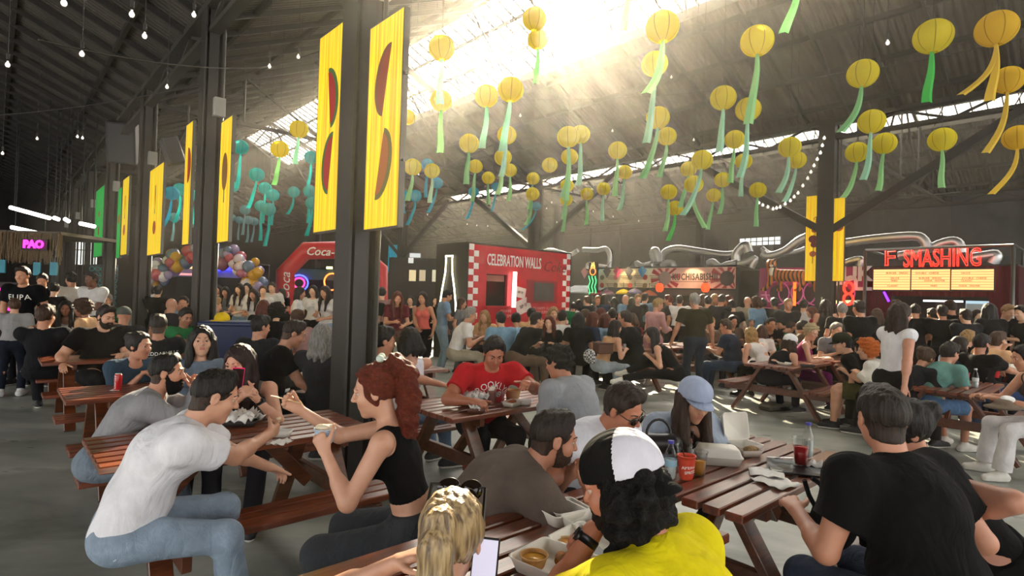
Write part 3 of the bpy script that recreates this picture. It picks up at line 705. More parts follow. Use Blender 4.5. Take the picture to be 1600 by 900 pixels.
# walls
WM=mat('paint','3c3e40',rough=.7)
mb=MB(); mb.box(uv(15.5,VC+.1,ZV/2+.15),(.2,53,ZV+.3),RUV)
for i in range(24): mb.box(uv(-8+i*2.1,VC-.03,ZV/2),(.05,.10,ZV),RUV)
struct('wall_right',mb,WM)
mb=MB(); mb.box(uv(U1_+.1,8,4.4),(36,.2,8.8),RUV); struct('wall_far',mb,mat('paint','332f2c',rough=.7))
mb=MB()      # left wall stands with a strip of windows and a doorway
mb.box(uv(29,VL-.1,1.1),(.2,26,2.2),RUV); mb.box(uv(29,VL-.1,5.0),(.2,26,2.6),RUV)
for i in range(8): mb.box(uv(16+i*3.6,VL-.1,2.95),(.2,.3,1.6),RUV)
struct('wall_left',mb,mat('paint','4a3d30',rough=.7))
mb=MB(); mb.box(uv(29,VL-.2,2.95),(.02,26,1.5),RUV); struct('window_3',mb,GL)
# the small glass block window high on the right wall
gp=PV(1150,378,VC-.01)
def wallbox(px0,py0,px1,py1,v,th,m,name,kind='structure'):
    a=PV(px0,py1,v); b=PV(px1,py0,v); c=(a+b)/2; mb=MB(); mb.box(c,(th,abs((b-a).dot(UV)),b.z-a.z),RUV); o=mb.build(name,m); o['kind']=kind; return o
wallbox(1155,369,1220,385,VC-.06,.04,mat('emit','f4f6f2',e=1.1),'window_4')
mb=MB(); a=PV(1155,385,VC-.09); b=PV(1220,369,VC-.09); 
for i in range(8): mb.bar(a.lerp(Vector((b.x,b.y,a.z)),i/7),a.lerp(Vector((b.x,b.y,a.z)),i/7)+Vector((0,0,b.z-a.z)),.03,.03)
for i in range(3): mb.bar(a+Vector((0,0,(b.z-a.z)*i/2)),Vector((b.x,b.y,a.z+(b.z-a.z)*i/2)),.03,.03)
struct('trim_%d'%k,mb,STEEL); k+=1
# ------------------------------------------------------------------ columns
def column(u,v,w,label,z1=ZV-.1,junction=True):
    r=empty('steel_column',uv(u,v,0),math.atan2(VV.y,VV.x)); tag(r,label,'column',kind=None)
    mb=MB(); t=.022
    mb.box((0,0,z1/2),(t,w-.04,z1)); mb.box((w*.42,0,z1/2),(t,w,z1)); mb.box((-w*.42,0,z1/2),(t,w,z1)); mb.box((0,w*.4,z1/2),(w*.55,t,z1)); mb.box((0,-w*.4,z1/2),(w*.5,t,z1))
    mb.build('shaft',STEEL,r); mb=MB(); mb.box((0,0,.01),(w+.16,w+.16,.02)); mb.box((0,0,.035),(w+.06,w+.06,.03)); mb.build('base_plate',STEEL,r)
    mb=MB(); mb.tube([(w*.46,-w*.62,.9),(w*.46,-w*.62,z1-.4),(w*.46,-w*.5,z1-.15)],.022,8); mb.build('conduit',STEEL2,r,True)
    if junction:
        mb=MB(); mb.box((w*.3,-w*.62,4.3),(.16,.1,.28),bev=.01); mb.build('junction_box',mat('plain','8a8a84'),r)
    return r
rowA=[4.55+4.78*i for i in range(7)]
anam=['with the big melon banners','second from the front of the left row','third of the left row, between yellow banners','fourth of the left row','fifth of the left row, in the shade','sixth of the left row, far back','last of the left row']
for i,u in enumerate(rowA): column(u,VA,.27,'dark steel column %s'%anam[i])
rowB=[4.75,14.2,22.9,32]
bnam=['with a kebab banner beside the pink booth','where two braces meet, above the red booth','behind the red arch','at the far end of the right row']
for i,u in enumerate(rowB):
    r=column(u,VB,.34,'dark steel column '+bnam[i],junction=False)
    for s in(-1,1):
        mb=MB(); mb.bar((0,s*.1,3.35),(0,s*3.5,5.5),.13,.16); mb.build('brace',STEEL,r)
for i,u in enumerate((10.5,17.5)):
    r=column(u,18.5,.2,['thin dark post behind the menu stall','thin dark post against the back wall'][i],junction=False)
# the white cross on the near right column
mb=MB(); p=PV(1284,468,VB-.2)
X=frame(p,VV); mb.prism([(-.05,.055),(-.035,.055),(.05,-.055),(.035,-.055)],.006,X); mb.prism([(.05,.055),(.035,.055),(-.05,-.055),(-.035,-.055)],.006,X)
o=mb.build('chalk_cross',mat('plain','c9c6a8')); tag(o,'pale cross mark on the right-hand steel column','mark')
# ------------------------------------------------------------------ light box banners on the columns
YB=mat('paper','f0bf10',t=.55); 
def lit_mat(col,e):
    k_=('lit',col,e)
    if k_ in MC: return MC[k_]
    m=bpy.data.materials.new('lit_fabric'); m.use_nodes=True; n=m.node_tree.nodes; l=m.node_tree.links; b=n['Principled BSDF']
    t=n.new('ShaderNodeTexCoord'); w=n.new('ShaderNodeTexNoise'); mp=n.new('ShaderNodeMapping'); mp.inputs['Scale'].default_value=(26,1,.35); l.new(t.outputs['Object'],mp.inputs[0]); l.new(mp.outputs[0],w.inputs['Vector']); w.inputs['Scale'].default_value=1.6; w.inputs['Detail'].default_value=2
    c=hexc(col); r=n.new('ShaderNodeValToRGB'); e_=r.color_ramp.elements; e_[0].position=.34; e_[0].color=(c[0]*.66,c[1]*.56,c[2]*.4,1); e_[1].position=.6; e_[1].color=c  # shade of the pleats painted as darker upright streaks in colour and glow
    l.new(w.outputs[0],r.inputs[0]); l.new(r.outputs[0],b.inputs['Base Color']); l.new(r.outputs[0],b.inputs['Emission Color']); b.inputs['Emission Strength'].default_value=e; b.inputs['Roughness'].default_value=.7
    MC[k_]=m; return m
def arc_poly(r,a0,a1,n=20): return [(r*math.cos(math.radians(a0+(a1-a0)*i/n)),r*math.sin(math.radians(a0+(a1-a0)*i/n))) for i in range(n+1)]
def banner(u0,u1,v,z0,z1,col,label,art=None,e=.6):
    r=empty('hanging_banner',uv((u0+u1)/2,v,z0),math.atan2(UV.y,UV.x)-math.pi)   # local x runs towards the viewer along -u
    r.rotation_euler=(0,0,math.atan2(-UV.y,-UV.x)); tag(r,label,'banner','light box banners on the columns')
    w=u1-u0; H=z1-z0; f=MB()
    for x in(-w/2,w/2): f.box((x,0,H/2),(.012,.05,H))
    for z in(0,H): f.box((0,0,z),(w,.05,.012))
    for z in(H*.3,H*.7): f.box((w/2-.02 if art and art.get('arm',1)>0 else -w/2,0.0,z),(.10,.02,.02))
    f.build('frame',mat('metal','55524a'),r)
    for s in(-1,1):
        mb=MB(); mb.box((0,s*.022,H/2),(w-.012,.006,H-.012)); mb.build('panel',lit_mat(col,e),r)
        T=Matrix.Identity(4); T.translation=(0,s*.036,H/2)
        for nm,poly,c in (art or {}).get('shapes',[]):
            mb=MB(); TT=T.copy(); TT.translation=(0,s*(.0285+.003*('0' in nm)+.002*('1' in nm)),H/2); mb.prism(poly,.003,TT); mb.build('printed_'+nm.strip('01'),mat('emit',c,e=.35) if True else None,r)
    return r
def mv(poly,dx,dz,rot=0,s=1):
    a=math.radians(rot); return [((x*math.cos(a)-z*math.sin(a))*s+dx,(x*math.sin(a)+z*math.cos(a))*s+dz) for x,z in poly]
half=arc_poly(.29,-90,90)
def melon(dx,dz,rot,outer,inner,wid=.62):
    o=[(x*wid,z) for x,z in half]; i=[(x*wid*.72,z*.86) for x,z in half]
    return [('rind',mv(o,dx,dz,rot),outer),('flesh0',mv(i,dx,dz,rot),inner)]
melonL={'shapes':melon(-.04,.30,8,'3d6b28','b3201c')+melon(.02,-.32,172,'3d6b28','b3201c')}
melonR={'shapes':melon(.04,.34,168,'7a4a12','94430e')+melon(-.03,-.33,-12,'6f6a1c','b06410')}
spoon={'shapes':[('drumstick',mv([(x*.6,z*1.3) for x,z in arc_poly(.2,0,360)],0,.12),'8a5a12'),('bone',mv([(-.015,-.3),(.015,-.3),(.015,.0),(-.015,.0)],0,0),'8a6a12')]}
sticks={'shapes':[('chopstick',mv([(-.008,-.28),(.008,-.28),(.008,.28),(-.008,.28)],-.02,.22,6),'4a3a10'),('chopstick1',mv([(-.008,-.28),(.008,-.28),(.008,.28),(-.008,.28)],.02,.22,-6),'4a3a10'),('pot0',mv(arc_poly(.13,180,360)+[(.11,.08),(.05,.13),(-.05,.13),(-.11,.08)],0,-.33),'b5560e')]}
u=rowA[0]
banner(3.83,4.37,VA,2.16,3.86,'f0d01c','large yellow banner with two brown melon slices, right of the nearest column',melonR)
banner(4.76,5.39,VA,2.20,4.10,'f0d01c','large yellow banner with two watermelon slices, left of the nearest column',melonL)
banner(8.12,8.62,VA,2.26,3.94,'f0d01c','yellow banner with a brown drumstick, right of the second column',spoon)
banner(10.2,10.62,VA,2.32,4.3,'f0d01c','narrow yellow banner left of the second column',{'shapes':melon(0,.3,0,'8a2a1c','b33a1c')})
banner(12.25,13.5,VA,2.24,3.95,'f0d01c','yellow banner with chopsticks and an orange pot',sticks)
banner(15.95,16.8,VA,2.35,4.2,'f0d01c','yellow banner left of the third column',sticks)
banner(16.95,17.5,VA,2.3,4.05,'19b24e','thin green banner beside the fourth column',{'shapes':[('bun',mv(arc_poly(.12,0,360),0,.1),'b5560e')]},.5)
banner(20.1,21.9,VA,2.45,4.5,'19b24e','green banner with an orange burger, left of the fourth column',{'shapes':[('bun',mv(arc_poly(.14,0,180)+[(-.14,-.04),(.14,-.04)],0,.22),'b5560e'),('cup',mv([(-.1,-.12),(.1,-.12),(.12,.12),(-.12,.12)],0,-.25),'a02a1c')]},.5)
kb=[('skewer0',mv([(-.007,-.56),(.007,-.56),(.007,.5),(-.007,.5)],.0,-.02,-4),'3a1c10')]
for j,(z,sz) in enumerate(((.18,.06),(-.02,.10),(-.15,.075),(-.36,.075))): kb.append(('morsel1',mv([(x,zz*.9) for x,zz in arc_poly(sz,0,360,12)],-.02*(j%2)-.01,z),('a8481c','6a1c28','6a1c28','a8481c')[j]))
kb.append(('hook0',mv([(math.cos(a)*r_,math.sin(a)*r_) for r_,seq in((.055,[-.5,.2,.9,1.6,2.3,3.0,3.6]),(.042,[3.6,3.0,2.3,1.6,.9,.2,-.5])) for a in seq],.03,.44),'3a1c10'))
banner(4.80,5.20,VB,2.20,4.17,'f0c81a','yellow banner with a kebab skewer, left of the right-hand column',{'shapes':kb})
banner(4.38,4.62,VB,2.20,4.06,'f0c81a','plain bright yellow banner, right of the right-hand column',{'shapes':[('patch',mv(arc_poly(.1,0,360,12),0,.28),'a8481c')]})
banner(23.15,24.1,VB,2.10,3.88,'2aa6c8','blue banner on the column beside the red arch',{'shapes':[('fish',mv([(x*.6,z) for x,z in arc_poly(.15,0,360)],0,.2),'156a86'),('fish1',mv([(x*.6,z) for x,z in arc_poly(.15,0,360)],0,-.25),'156a86')]},.35)
# ------------------------------------------------------------------ picnic tables
WD=mat('wood','6c331b'); WD2=mat('wood','56290f'); BOLT=mat('metal','b8b4ac')
def make_table():
    r=empty('picnic_table'); mb=MB()
    for i in range(7): mb.box((0,-.315+.105*i,.73),(1.5,.082,.038),bev=.005)
    mb.build('tabletop',WD,r)
    for s in(-1,1):
        mb=MB()
        for j in range(3): mb.box((0,s*(.53+.098*j),.43),(1.5,.082,.038),bev=.005)
        mb.build('bench',WD,r)
    for x in(-.50,.50):
        for s in(-1,1):
            mb=MB(); mb.bar((x,s*.20,.70),(x,s*.63,.02),.045,.105,up=(1,0,0),bev=.004)
            for y,z in((.25,.63),(.42,.36)):
                for dx in(-.034,.08): mb.lathe([(.012,0),(.012,.006)],8,(x+dx,s*y,z),1,Matrix.Rotation(math.pi/2,3,'Y'))
            mb.build('leg',[WD2,BOLT],r)
        mb=MB(); mb.bar((x+.048,-.79,.36),(x+.048,.79,.36),.045,.10,bev=.004); mb.build('crossbeam',WD2,r)
        mb=MB(); mb.bar((x+.048,-.34,.685),(x+.048,.34,.685),.045,.07,bev=.004); mb.build('cleat',WD2,r)
        mb=MB(); mb.bar((x*.9,0,.36),(x*.28,0,.70),.045,.08,bev=.004); mb.build('brace',WD2,r)
    return r
tproto=make_table(); first=[True]; TABLES={}
def table(key,v0,uc,label,rz=0,group=None):
    o=tproto if first[0] else copy_tree(tproto); first[0]=False
    c=uv(uc,v0+.75); o.location=c; o.rotation_euler=(0,0,math.atan2(VV.y,VV.x)+math.radians(rz))
    tag(o,label,'table','wooden picnic tables with attached benches'); TABLES[key]=o; return o
TB=[('B',.66,1.42,'reddish slatted picnic table nearest the camera, with open takeaway boxes'),
('R',2.37,1.47,'picnic table with plastic cups, water bottle and crumpled napkin on it'),
('C',.41,3.76,'picnic table at left between the man in white and the woman with red hair'),
('D',2.48,3.68,'picnic table before the man in the red shirt, sunlit slats'),
('E',.43,5.82,'picnic table at left with a red drink can near its end'),
('E2',2.6,5.95,'picnic table behind the nearest column, beside the woman in a white tank top'),
('F',.42,8.5,'picnic table at left edge, before the bearded man in black'),
('F2',2.5,8.4,'picnic table with the long grey haired person'),
('G',.42,10.9,'picnic table far left behind the man in black'),
('G2',2.5,10.9,'picnic table beside the dark blue bin'),
('H',8.33,3.6,'picnic table at right with the woman in a white cap'),
('K',7.75,1.45,'picnic table at the right edge with red cups'),
('H2',10.0,3.6,'picnic table behind the woman with orange hair'),
('M',8.6,6.35,'picnic table where a woman in black stretches out her legs'),
('M2',10.3,6.35,'picnic table where the man in a navy shirt sits'),
('M3',12.1,6.35,'picnic table right of the blond woman in white'),
('J',7.3,9.1,'picnic table in the middle, behind the red shirt man'),
('J2',9.15,9.1,'picnic table behind the grey haired standing man'),
('J3',11.1,9.0,'picnic table in the far row near the stall'),
('P',11.8,3.7,'picnic table near the dark red stall'),]
for a in TB: table(*a)
# ------------------------------------------------------------------ people: builder for the ones seen well
PEOPLE={}
def mk(key,label,P,head,yaw,hr=None,hl=None,h=.0075,fr=None,fl=None,group=None,uvpos=None):
    P=dict(P); P.setdefault('seed',len(PEOPLE)+1)
    if len(head)==3 and P['pose']=='sit':        # bend the back until the head is at the height seen
        zt=PY(*head).z; lo,hi=-25.,85.
        for _ in range(18):
            md=(lo+hi)/2; P['lean']=md; J=skeleton(P)
            if J['hc'][2]>zt: lo=md
            else: hi=md
        P['lean']=md
    J=skeleton(P); root=empty('person')
    if len(head)==3: place(root,J,head[0],head[1],yaw,head[2])
    else: place(root,J,head[0],head[1],yaw)
    for nm,t in(('hand_r',hr),('hand_l',hl),('foot_r',fr),('foot_l',fl)):
        if t is not None:
            w=PY(*t) if len(t)==3 else G(t[0],t[1],t[3]); P[nm]=tuple(to_local(root,w))
    root,J=person(P,h,root); tag(root,label,'person',group)
    PEOPLE[key]=(root,J,P)
    rv=root.matrix_basis@Vector(J['Hc']); 
    return root,J
def wp(key,pt):                    # a joint or local point of a person in the world
    r,J,P=PEOPLE[key]; r_=Matrix.Rotation(r.rotation_euler[2],4,'Z'); r_.translation=r.location
    return r_@Vector(J[pt] if isinstance(pt,str) else pt)
def wd_(key,d):
    r,J,P=PEOPLE[key]; return Matrix.Rotation(r.rotation_euler[2],3,'Z')@Vector(J[d] if isinstance(d,str) else d)
def grip(key,n_,fwd=.075,off=.035):  # centre of the grip of a hand
    r,J,P=PEOPLE[key]; return wp(key,tuple(J['W'+n_]+J['hd'+n_]*fwd+J['pn'+n_]*off))
def watch(key,n_,col='15151a'):
    r,J,P=PEOPLE[key]; W=J['W'+n_]; d=nrm(W-J['E'+n_]); c=W-d*.035; mb=MB(); ra=.031 if P['sex']=='m' else .027
    mb.tube([tuple(c-d*.012),tuple(c+d*.012)],ra,20); a=-J['pn'+n_]; a=nrm(a-d*(a@d)); mb.tube([tuple(c+a*(ra-.004)),tuple(c+a*(ra+.008))],.019,16)
    mb.build('watch',mat('plain',col,rough=.3),r,True)
def shades(key,up=False,lens='1a120c'):
    r,J,P=PEOPLE[key]; p=lambda a,b,c:head_pt(J,a,b,c); mb=MB(); R=Matrix((tuple(J['Rh']),tuple(J['Fh']),tuple(J['Uh']))).transposed()
    y,z=(.050,.128) if up else (.104,.008)
    for sg in(-1,1):
        n=24; b=len(mb.v)
        for dy in(0,-.006):
            for i in range(n):
                a=2*math.pi*i/n; rx,rz=(.034 if up else .027),(.028 if up else .022)*(1+.12*math.cos(a*sg)); mb.v.append(tuple(p(sg*.033+rx*math.cos(a),y+dy-abs(.008*math.cos(a)*(math.cos(a)*sg>0)),z+rz*math.sin(a))))
        mb.f.append(tuple(b+i for i in range(n))); mb.f.append(tuple(b+n+i for i in reversed(range(n)))); mb.m+=[0,0]
        for i in range(n): mb.f.append((b+(i+1)%n,b+i,b+n+i,b+n+(i+1)%n)); mb.m.append(1)
        mb.tube([tuple(p(sg*.058,y-.006,z+.008)),tuple(p(sg*.079,y-.03,z+.01)),tuple(p(sg*.084,y-.095 if not up else y-.05,z+.008 if not up else z-.08))],(.005 if up else .0028),6,1)
    mb.tube([tuple(p(-.008,y,z+.004)),tuple(p(.008,y,z+.004))],.003,6,1)
    mb.build('sunglasses',[mat('plain',lens,rough=.06),mat('plain','14100d',rough=.3)],r,True)
def cap(key,col,front=None,back=False,brim_c=None,tilt=0,big=1.0):
    """cap with crown, front panel and brim; back=True turns the brim backwards"""
    r,J,P=PEOPLE[key]; s=J['s']; p=lambda a,b,c:head_pt(J,a,b,c); R=np.array([J['Rh'],J['Fh'],J['Uh']]); sg=-1 if back else 1
    B=SDF(.02); B.el(p(0,-.010,.056),V3(.095,.114,.102)*s*big,R); B.el(p(0,sg*.035,.085),V3(.07,.055,.06)*s*big,R,k=.03)
    B.plane(p(0,0,.040),nrm(-J['Uh']-J['Fh']*(.10 if back else -.12))); v,q=B.mesh(.004)
    mi=np.zeros(len(q),int)
    if front: mi[((v[q].mean(1)-J['hc'])@J['Fh']*sg/s>.022)]=1
    r_=link('cap',np_mesh('cap',v,q,mi),r,[mat('cloth',col),mat('cloth',front or col)])
    mb=MB(); n=18; top=[];bot=[]
    for i in range(n+1):
        a=math.pi*i/n; x=.078*math.cos(a); y0=.088*math.sin(a)*.9; y1=y0+.072*math.sin(a)**.6
        arch=.018*(1-(x/.078)**2)
        for y,lst in((y0,'a'),(y1,'b')):
            for dz in(0,-.005):
                mb.v.append(tuple(p(x*big,sg*(y+.005)*big,(.040-(.012 if back else 0)+arch-(y-y0)*(.75 if back else .35)+dz)*1)))
    for i in range(n):
        a=i*4; b=a+4
        mb.f+=[(a,a+2,b+2,b),(a+1,b+1,b+3,a+3),(a+2,a+3,b+3,b+2),(a,b,b+1,a+1)]; mb.m+=[0]*4
    mb.build('brim',mat('cloth',brim_c or col),r_,True)
    return r_
def shirt_print(key,txt,size,m,side='front',up=.05,right=0,bend=0,name='print',spacing=1.0,bold=0,wr=None):
    """lettering pressed onto the shirt"""
    r,J,P=PEOPLE[key]; sh=[o for o in r.children if o.name.startswith('shirt')][0]
    vs=[v.co for v in sh.data.vertices]; bv=BVHTree.FromPolygons(vs,[p.vertices[:] for p in sh.data.polygons])
    U,R,F=(Vector(J[k]) for k in('U1','R1','F1')); D=F if side=='front' else -F; X=-R if side=='front' else R   # X: reading direction seen from outside
    me=text_mesh(txt,size,0,spacing=spacing,bold=bold) if isinstance(txt,str) else txt
    c=Vector(J['Wc'])+U*up+X*right
    import bmesh
    bm=bmesh.new(); bm.from_mesh(me); bmesh.ops.triangulate(bm,faces=bm.faces[:]); 
    bmesh.ops.subdivide_edges(bm,edges=[e for e in bm.edges if e.calc_length()>.02],cuts=1,use_grid_fill=False)
    for v in bm.verts:
        x,y=v.co.x,v.co.y
        if bend: 
            a=x/bend; x,y=(bend+y)*math.sin(a),(bend+y)*math.cos(a)-bend
        o=c+X*x+U*y; hit=bv.ray_cast(o+D*.5,-D)
        v.co=(hit[0]+D*.004) if hit[0] is not None else o+D*.13
    bm.to_mesh(me); bm.free(); me.materials.clear(); me.materials.append(m); o=bpy.data.objects.new(name,me); COL.objects.link(o); o.parent=sh; return o
WHITE='dcdce2'
SIT=dict(pose='sit')
mk('white_man','man in a white T-shirt and light blue jeans sitting sideways at the left table, eating',
 dict(sex='m',pose='sit',s=1.0,lean=14,curve=26,head=(-6,20,0),top=('tshirt',WHITE),bottom=('trousers','8495a8','denim'),hair='fade',hair_c='1f1611',fade_c='4a382d',skin='c6957a',
  loose=.022,fat=1.12,fold=.007,curl_r=.75,pinch_r=True,curl_l=.5,elbow_r=(.5,.1,-1),elbow_l=(-.5,-.1,-1),palm_r=(-.6,-.5,.2),foot_r=(.12,.50,.085),foot_l=(-.28,.42,.085),neck=.7),
 (337,620,2.75),66,hr=(418,680,3.0),hl=(436,738,3.3),h=.0055)
mk('beard_man','bearded man in a grey long sleeved top, hands clasped at his mouth',
 dict(sex='m',pose='sit',s=.95,lean=26,curve=22,head=(4,4,0),top=('longsleeve','8b8b90'),bottom=('trousers','6d7a88','denim'),hair='fade',hair_c='191310',beard=1.0,beard_c='0e0b0a',fade_c='5b483c',skin='b98468',
  loose=.014,curl_r=.9,curl_l=.9,elbow_r=(.5,.1,-1),elbow_l=(-.5,.1,-1),palm_r=(-1,-.3,0),palm_l=(1,-.3,0),muscle=1.1),
 (262,583,3.72),68,hr=(306,612,3.75),hl=(309,603,3.92),h=.006)
watch('beard_man','r')
mk('phone_woman','woman with long brown hair raising a pink phone in both hands',
 dict(sex='f',pose='sit',lean=18,curve=12,head=(18,14,0),top=('tank','5e5652'),bottom=('trousers','23232a'),hair='longfront',hair_c='2e1a14',skin='c4937a',curl_r=.55,curl_l=.6,hairlen=.42,
  elbow_r=(.6,.2,-1),elbow_l=(-.6,.2,-1),palm_r=(-1,.0,0.1),palm_l=(1,.0,.1)),
 (374,568,3.95),172,hr=(374,622,3.72),hl=(400,622,3.75),h=.0065)
watch('phone_woman','l')
mk('denim_top_woman','woman with long black hair in a grey denim top looking to the right',
 dict(sex='f',pose='sit',lean=6,curve=6,head=(-20,-2,0),top=('blouse','5d6a7a','denim'),bottom=('trousers','20222a'),hair='longfront',hair_c='191412',skin='c69a80',hairlen=.44),
 (316,524,4.7),170,h=.008)
mk('denim_shirt_woman','woman in a dark blue denim shirt with tied black hair leaning on the table',
 dict(sex='f',pose='sit',lean=26,curve=14,head=(-28,4,0),top=('longsleeve','33485a'),bottom=('trousers','2b3a4c','denim'),hair='bun',hair_c='1c1513',skin='c08a70',hand_r=(.0,.42,.80),hand_l=(-.12,.46,.80),sleeve=.8),
 (218,541,5.2),125,h=.008)
mk('black_tee_man','burly bearded man in a black T-shirt at the left table',
 dict(sex='m',pose='sit',s=1.05,lean=20,curve=12,head=(-12,14,0),top=('tshirt','0a0a0b'),bottom=('trousers','151517'),hair='short',hair_c='2a1d15',beard=.5,fat=1.35,broad=1.12,muscle=1.3,skin='c39276',hand_r=(.45,.30,.72),hand_l=(-.1,.42,.8)),
 (166,496,6.9),125,h=.009)
mk('red_hair_woman','woman with long curly red ponytail and black crop top eating ice cream',
 dict(sex='f',pose='sit',s=.98,lean=8,curve=4,neck=.5,head=(-6,12,0),top=('crop','08080a'),bottom=('trousers','2c2f34','denim'),hair='redpony',hair_c='76301c',skin='c6967c',hairlen=.38,pleg=.020,waist='h',
  curl_l=.62,curl_r=.8,pinch_r=True,elbow_l=(-.4,-.5,-1),elbow_r=(.6,-.2,-1),palm_l=(.7,.2,.5),palm_r=(-.7,-.3,.3),foot_l=(-.10,.34,.085),foot_r=(.30,.52,.085),shoe='0b0b0d'),
 (586,612,2.66),-92,hr=(468,640,2.75),hl=(508,706,2.5),h=.005)
mk('red_shirt_man','man in a red T-shirt with white lettering eating at the middle table',
 dict(sex='m',pose='sit',s=1.03,lean=18,curve=14,head=(8,30,0),top=('tshirt','b81e26'),bottom=('trousers','15151a'),hair='short',hair_c='1c1512',fat=1.25,broad=1.08,muscle=1.15,skin='a8694e',
  curl_r=.8,curl_l=.8,elbow_r=(.9,.0,-.6),elbow_l=(-.9,.0,-.6)),
 (772,552,4.7),158,hr=(740,628,4.4),hl=(826,600,4.45),h=.0065)
mk('hoodie_man','curly haired person in a light grey hoodie seen from behind',
 dict(sex='m',pose='sit',lean=18,curve=16,head=(-14,14,0),top=('hoodie','8f9196'),bottom=('trousers','1a1a1e'),hair='curly',hair_c='18130f',skin='a87054',loose=.02,fat=1.15,hand_l=(-.12,.40,.80),hand_r=(.12,.42,.80)),
 (872,568,4.55),-42,h=.0065)
mk('brown_tee_man','man in a brown-grey T-shirt hunched over, turned to the right',
 dict(sex='m',pose='sit',s=1.03,lean=34,curve=26,head=(2,14,0),top=('tshirt','5d524b'),bottom=('trousers','1d1d22'),hair='fade',hair_c='2c1d15',beard=.1,beard_c='5a4030',fade_c='4a3629',skin='b07a60',loose=.022,fat=1.2,broad=1.08,fold=.008,
  hand_r=(.2,.62,.80),hand_l=(-.15,.65,.80)),
 (866,686,2.62),78,h=.0055)
mk('sunglasses_man','man in a white T-shirt and sunglasses leaning over the right table',
 dict(sex='m',pose='sit',s=1.02,lean=24,curve=18,head=(-8,28,8),top=('tshirt','dfe0e8'),bottom=('trousers','26262c'),hair='short',hair_c='35241a',skin='b9795c',loose=.02,fat=1.1,
  hand_r=(.20,.42,.79),hand_l=(-.2,.40,.79),elbow_r=(1,.1,-.6)),
 (974,640,3.0),140,h=.0055)
shades('sunglasses_man')
mk('blue_cap_woman','woman in a pale blue cap and striped shirt looking down at her phone',
 dict(sex='f',pose='sit',lean=20,curve=14,head=(-10,20,0),top=('longsleeve','aab6c8'),bottom=('trousers','2c3038'),hair='cap_long',hair_c='4a3222',skin='c08c70',hairlen=.40,loose=.024,
  curl_r=.6,curl_l=.85,elbow_r=(.7,.1,-1),elbow_l=(-.8,.2,-.8),palm_r=(-.5,-.3,.5),palm_l=(.3,-.8,.3)),
 (1084,628,3.45),172,hr=(1058,704,3.45),hl=(1098,682,3.5),h=.0058)
cap('blue_cap_woman','a0acc6')
mk('ponytail_woman','blonde woman with a ponytail and sunglasses on her head, back to the camera',
 dict(sex='f',pose='sit',lean=14,curve=12,head=(8,14,0),top=('tank','d8d8d8'),bottom=('trousers','2a2c34'),hair='ponytail',hair_c='a98d62',streak=('5e4a34','b0966c'),skin='c99a80',hairlen=.34,
  hand_l=(-.22,.16,1.05),hand_r=(.16,.34,.80),curl_l=.8,elbow_l=(-1,.1,-.6)),
 (706,842,1.58),2,hl=(620,880,1.62),h=.0048)
shades('ponytail_woman',up=True)
mk('yellow_man','man in a yellow T-shirt and black and white cap bending over takeaway food',
 dict(sex='m',pose='sit',s=1.0,lean=26,curve=24,head=(-16,14,0),top=('tshirt','dccb10'),bottom=('trousers','1c1e26'),hair='cap_curly',hair_c='120d0b',skin='b5765a',loose=.02,fat=1.05,beard=.2,beard_c='2a1a12',
  curl_l=.55,curl_r=.5,palm_l=(.2,.1,-1),elbow_l=(-.8,.2,-1),hdir_l=(.1,.8,-.5)),
 (972,764,1.55),-46,hl=(928,828,1.62),h=.005)
cap('yellow_man','0a0a0b','cfcdd8',back=True,brim_c='0a0a0b',big=1.03); watch('yellow_man','l')
mk('black_back_man','man in a black T-shirt seen from behind at the right table',
 dict(sex='m',pose='sit',s=1.04,lean=10,curve=14,head=(30,8,0),top=('tshirt','0b0b0d'),bottom=('trousers','26334a','denim'),hair='fade',hair_c='2a1c14',fade_c='3d2b20',skin='bd8468',loose=.028,fat=1.25,broad=1.08,fold=.008,
  hand_r=(.30,.30,.62),hand_l=(-.2,.45,.79),side=2),
 (1378,655,2.3),-20,h=.0058)
mk('bare_arm_woman','dark haired woman leaning on the man in black, bare arm around him',
 dict(sex='f',pose='sit',s=1.02,lean=6,curve=8,head=(-10,10,-14),top=('tank','0d0d0f'),bottom=('trousers','0a0a0b'),hair='bun',hair_c='1a1311',skin='b9826a',side=-8,muscle=1.1,fat=1.15,
  hand_l=(-.30,.22,.78),elbow_r=(0,-.4,-1)),
 (1412,668,2.6),-70,hr=(1420,812,2.62),h=.006)
mk('standing_woman','woman in a white sleeveless top standing in the aisle, dark trousers, black shoulder strap',
 dict(sex='f',pose='stand',s=.98,head=(8,8,0),top=('blouse','d6d6dc'),bottom=('wide','0b0b0d'),hair='long',hair_c='3c2a1f',skin='c08a72',hairlen=.26,sleeve=.16,loose=.006,hem=.08,waist='h',muscle=1.15,
  foot_r=(.10,-.22,.085),foot_l=(-.10,.25,.085),hand_r=(.26,-.10,.82),hand_l=(-.25,.32,.92),shoe='c8c4bc'),
 (1407,502,5.9),82,h=.007)
r,J,P=PEOPLE['standing_woman']; mb=MB(); q=[J['Sl']*.7+J['N']*.3+J['F1']*.07+V3(0,0,.045),J['Wc']+J['F1']*.135+J['R1']*.04,J['Wc']-J['U1']*.15+J['F1']*.115+J['R1']*.115,J['Hc']+J['R1']*.18+V3(0,0,.05)]
mb.tube([tuple(x) for x in q],.006,6); mb.build('shoulder_strap',mat('plain','1b1b1e'),r,True)
r,J,P=PEOPLE['red_hair_woman']; B=SDF(.01); c=head_pt(J,0,-.055,.142)
for sg in(-1,1): B.rc(c,c+J['Rh']*sg*.045+J['Uh']*.012,.010,.018,k=.01)
link('hair_bow',np_mesh('hair_bow',*B.mesh(.005)),r,[mat('cloth','b9c8bc')])
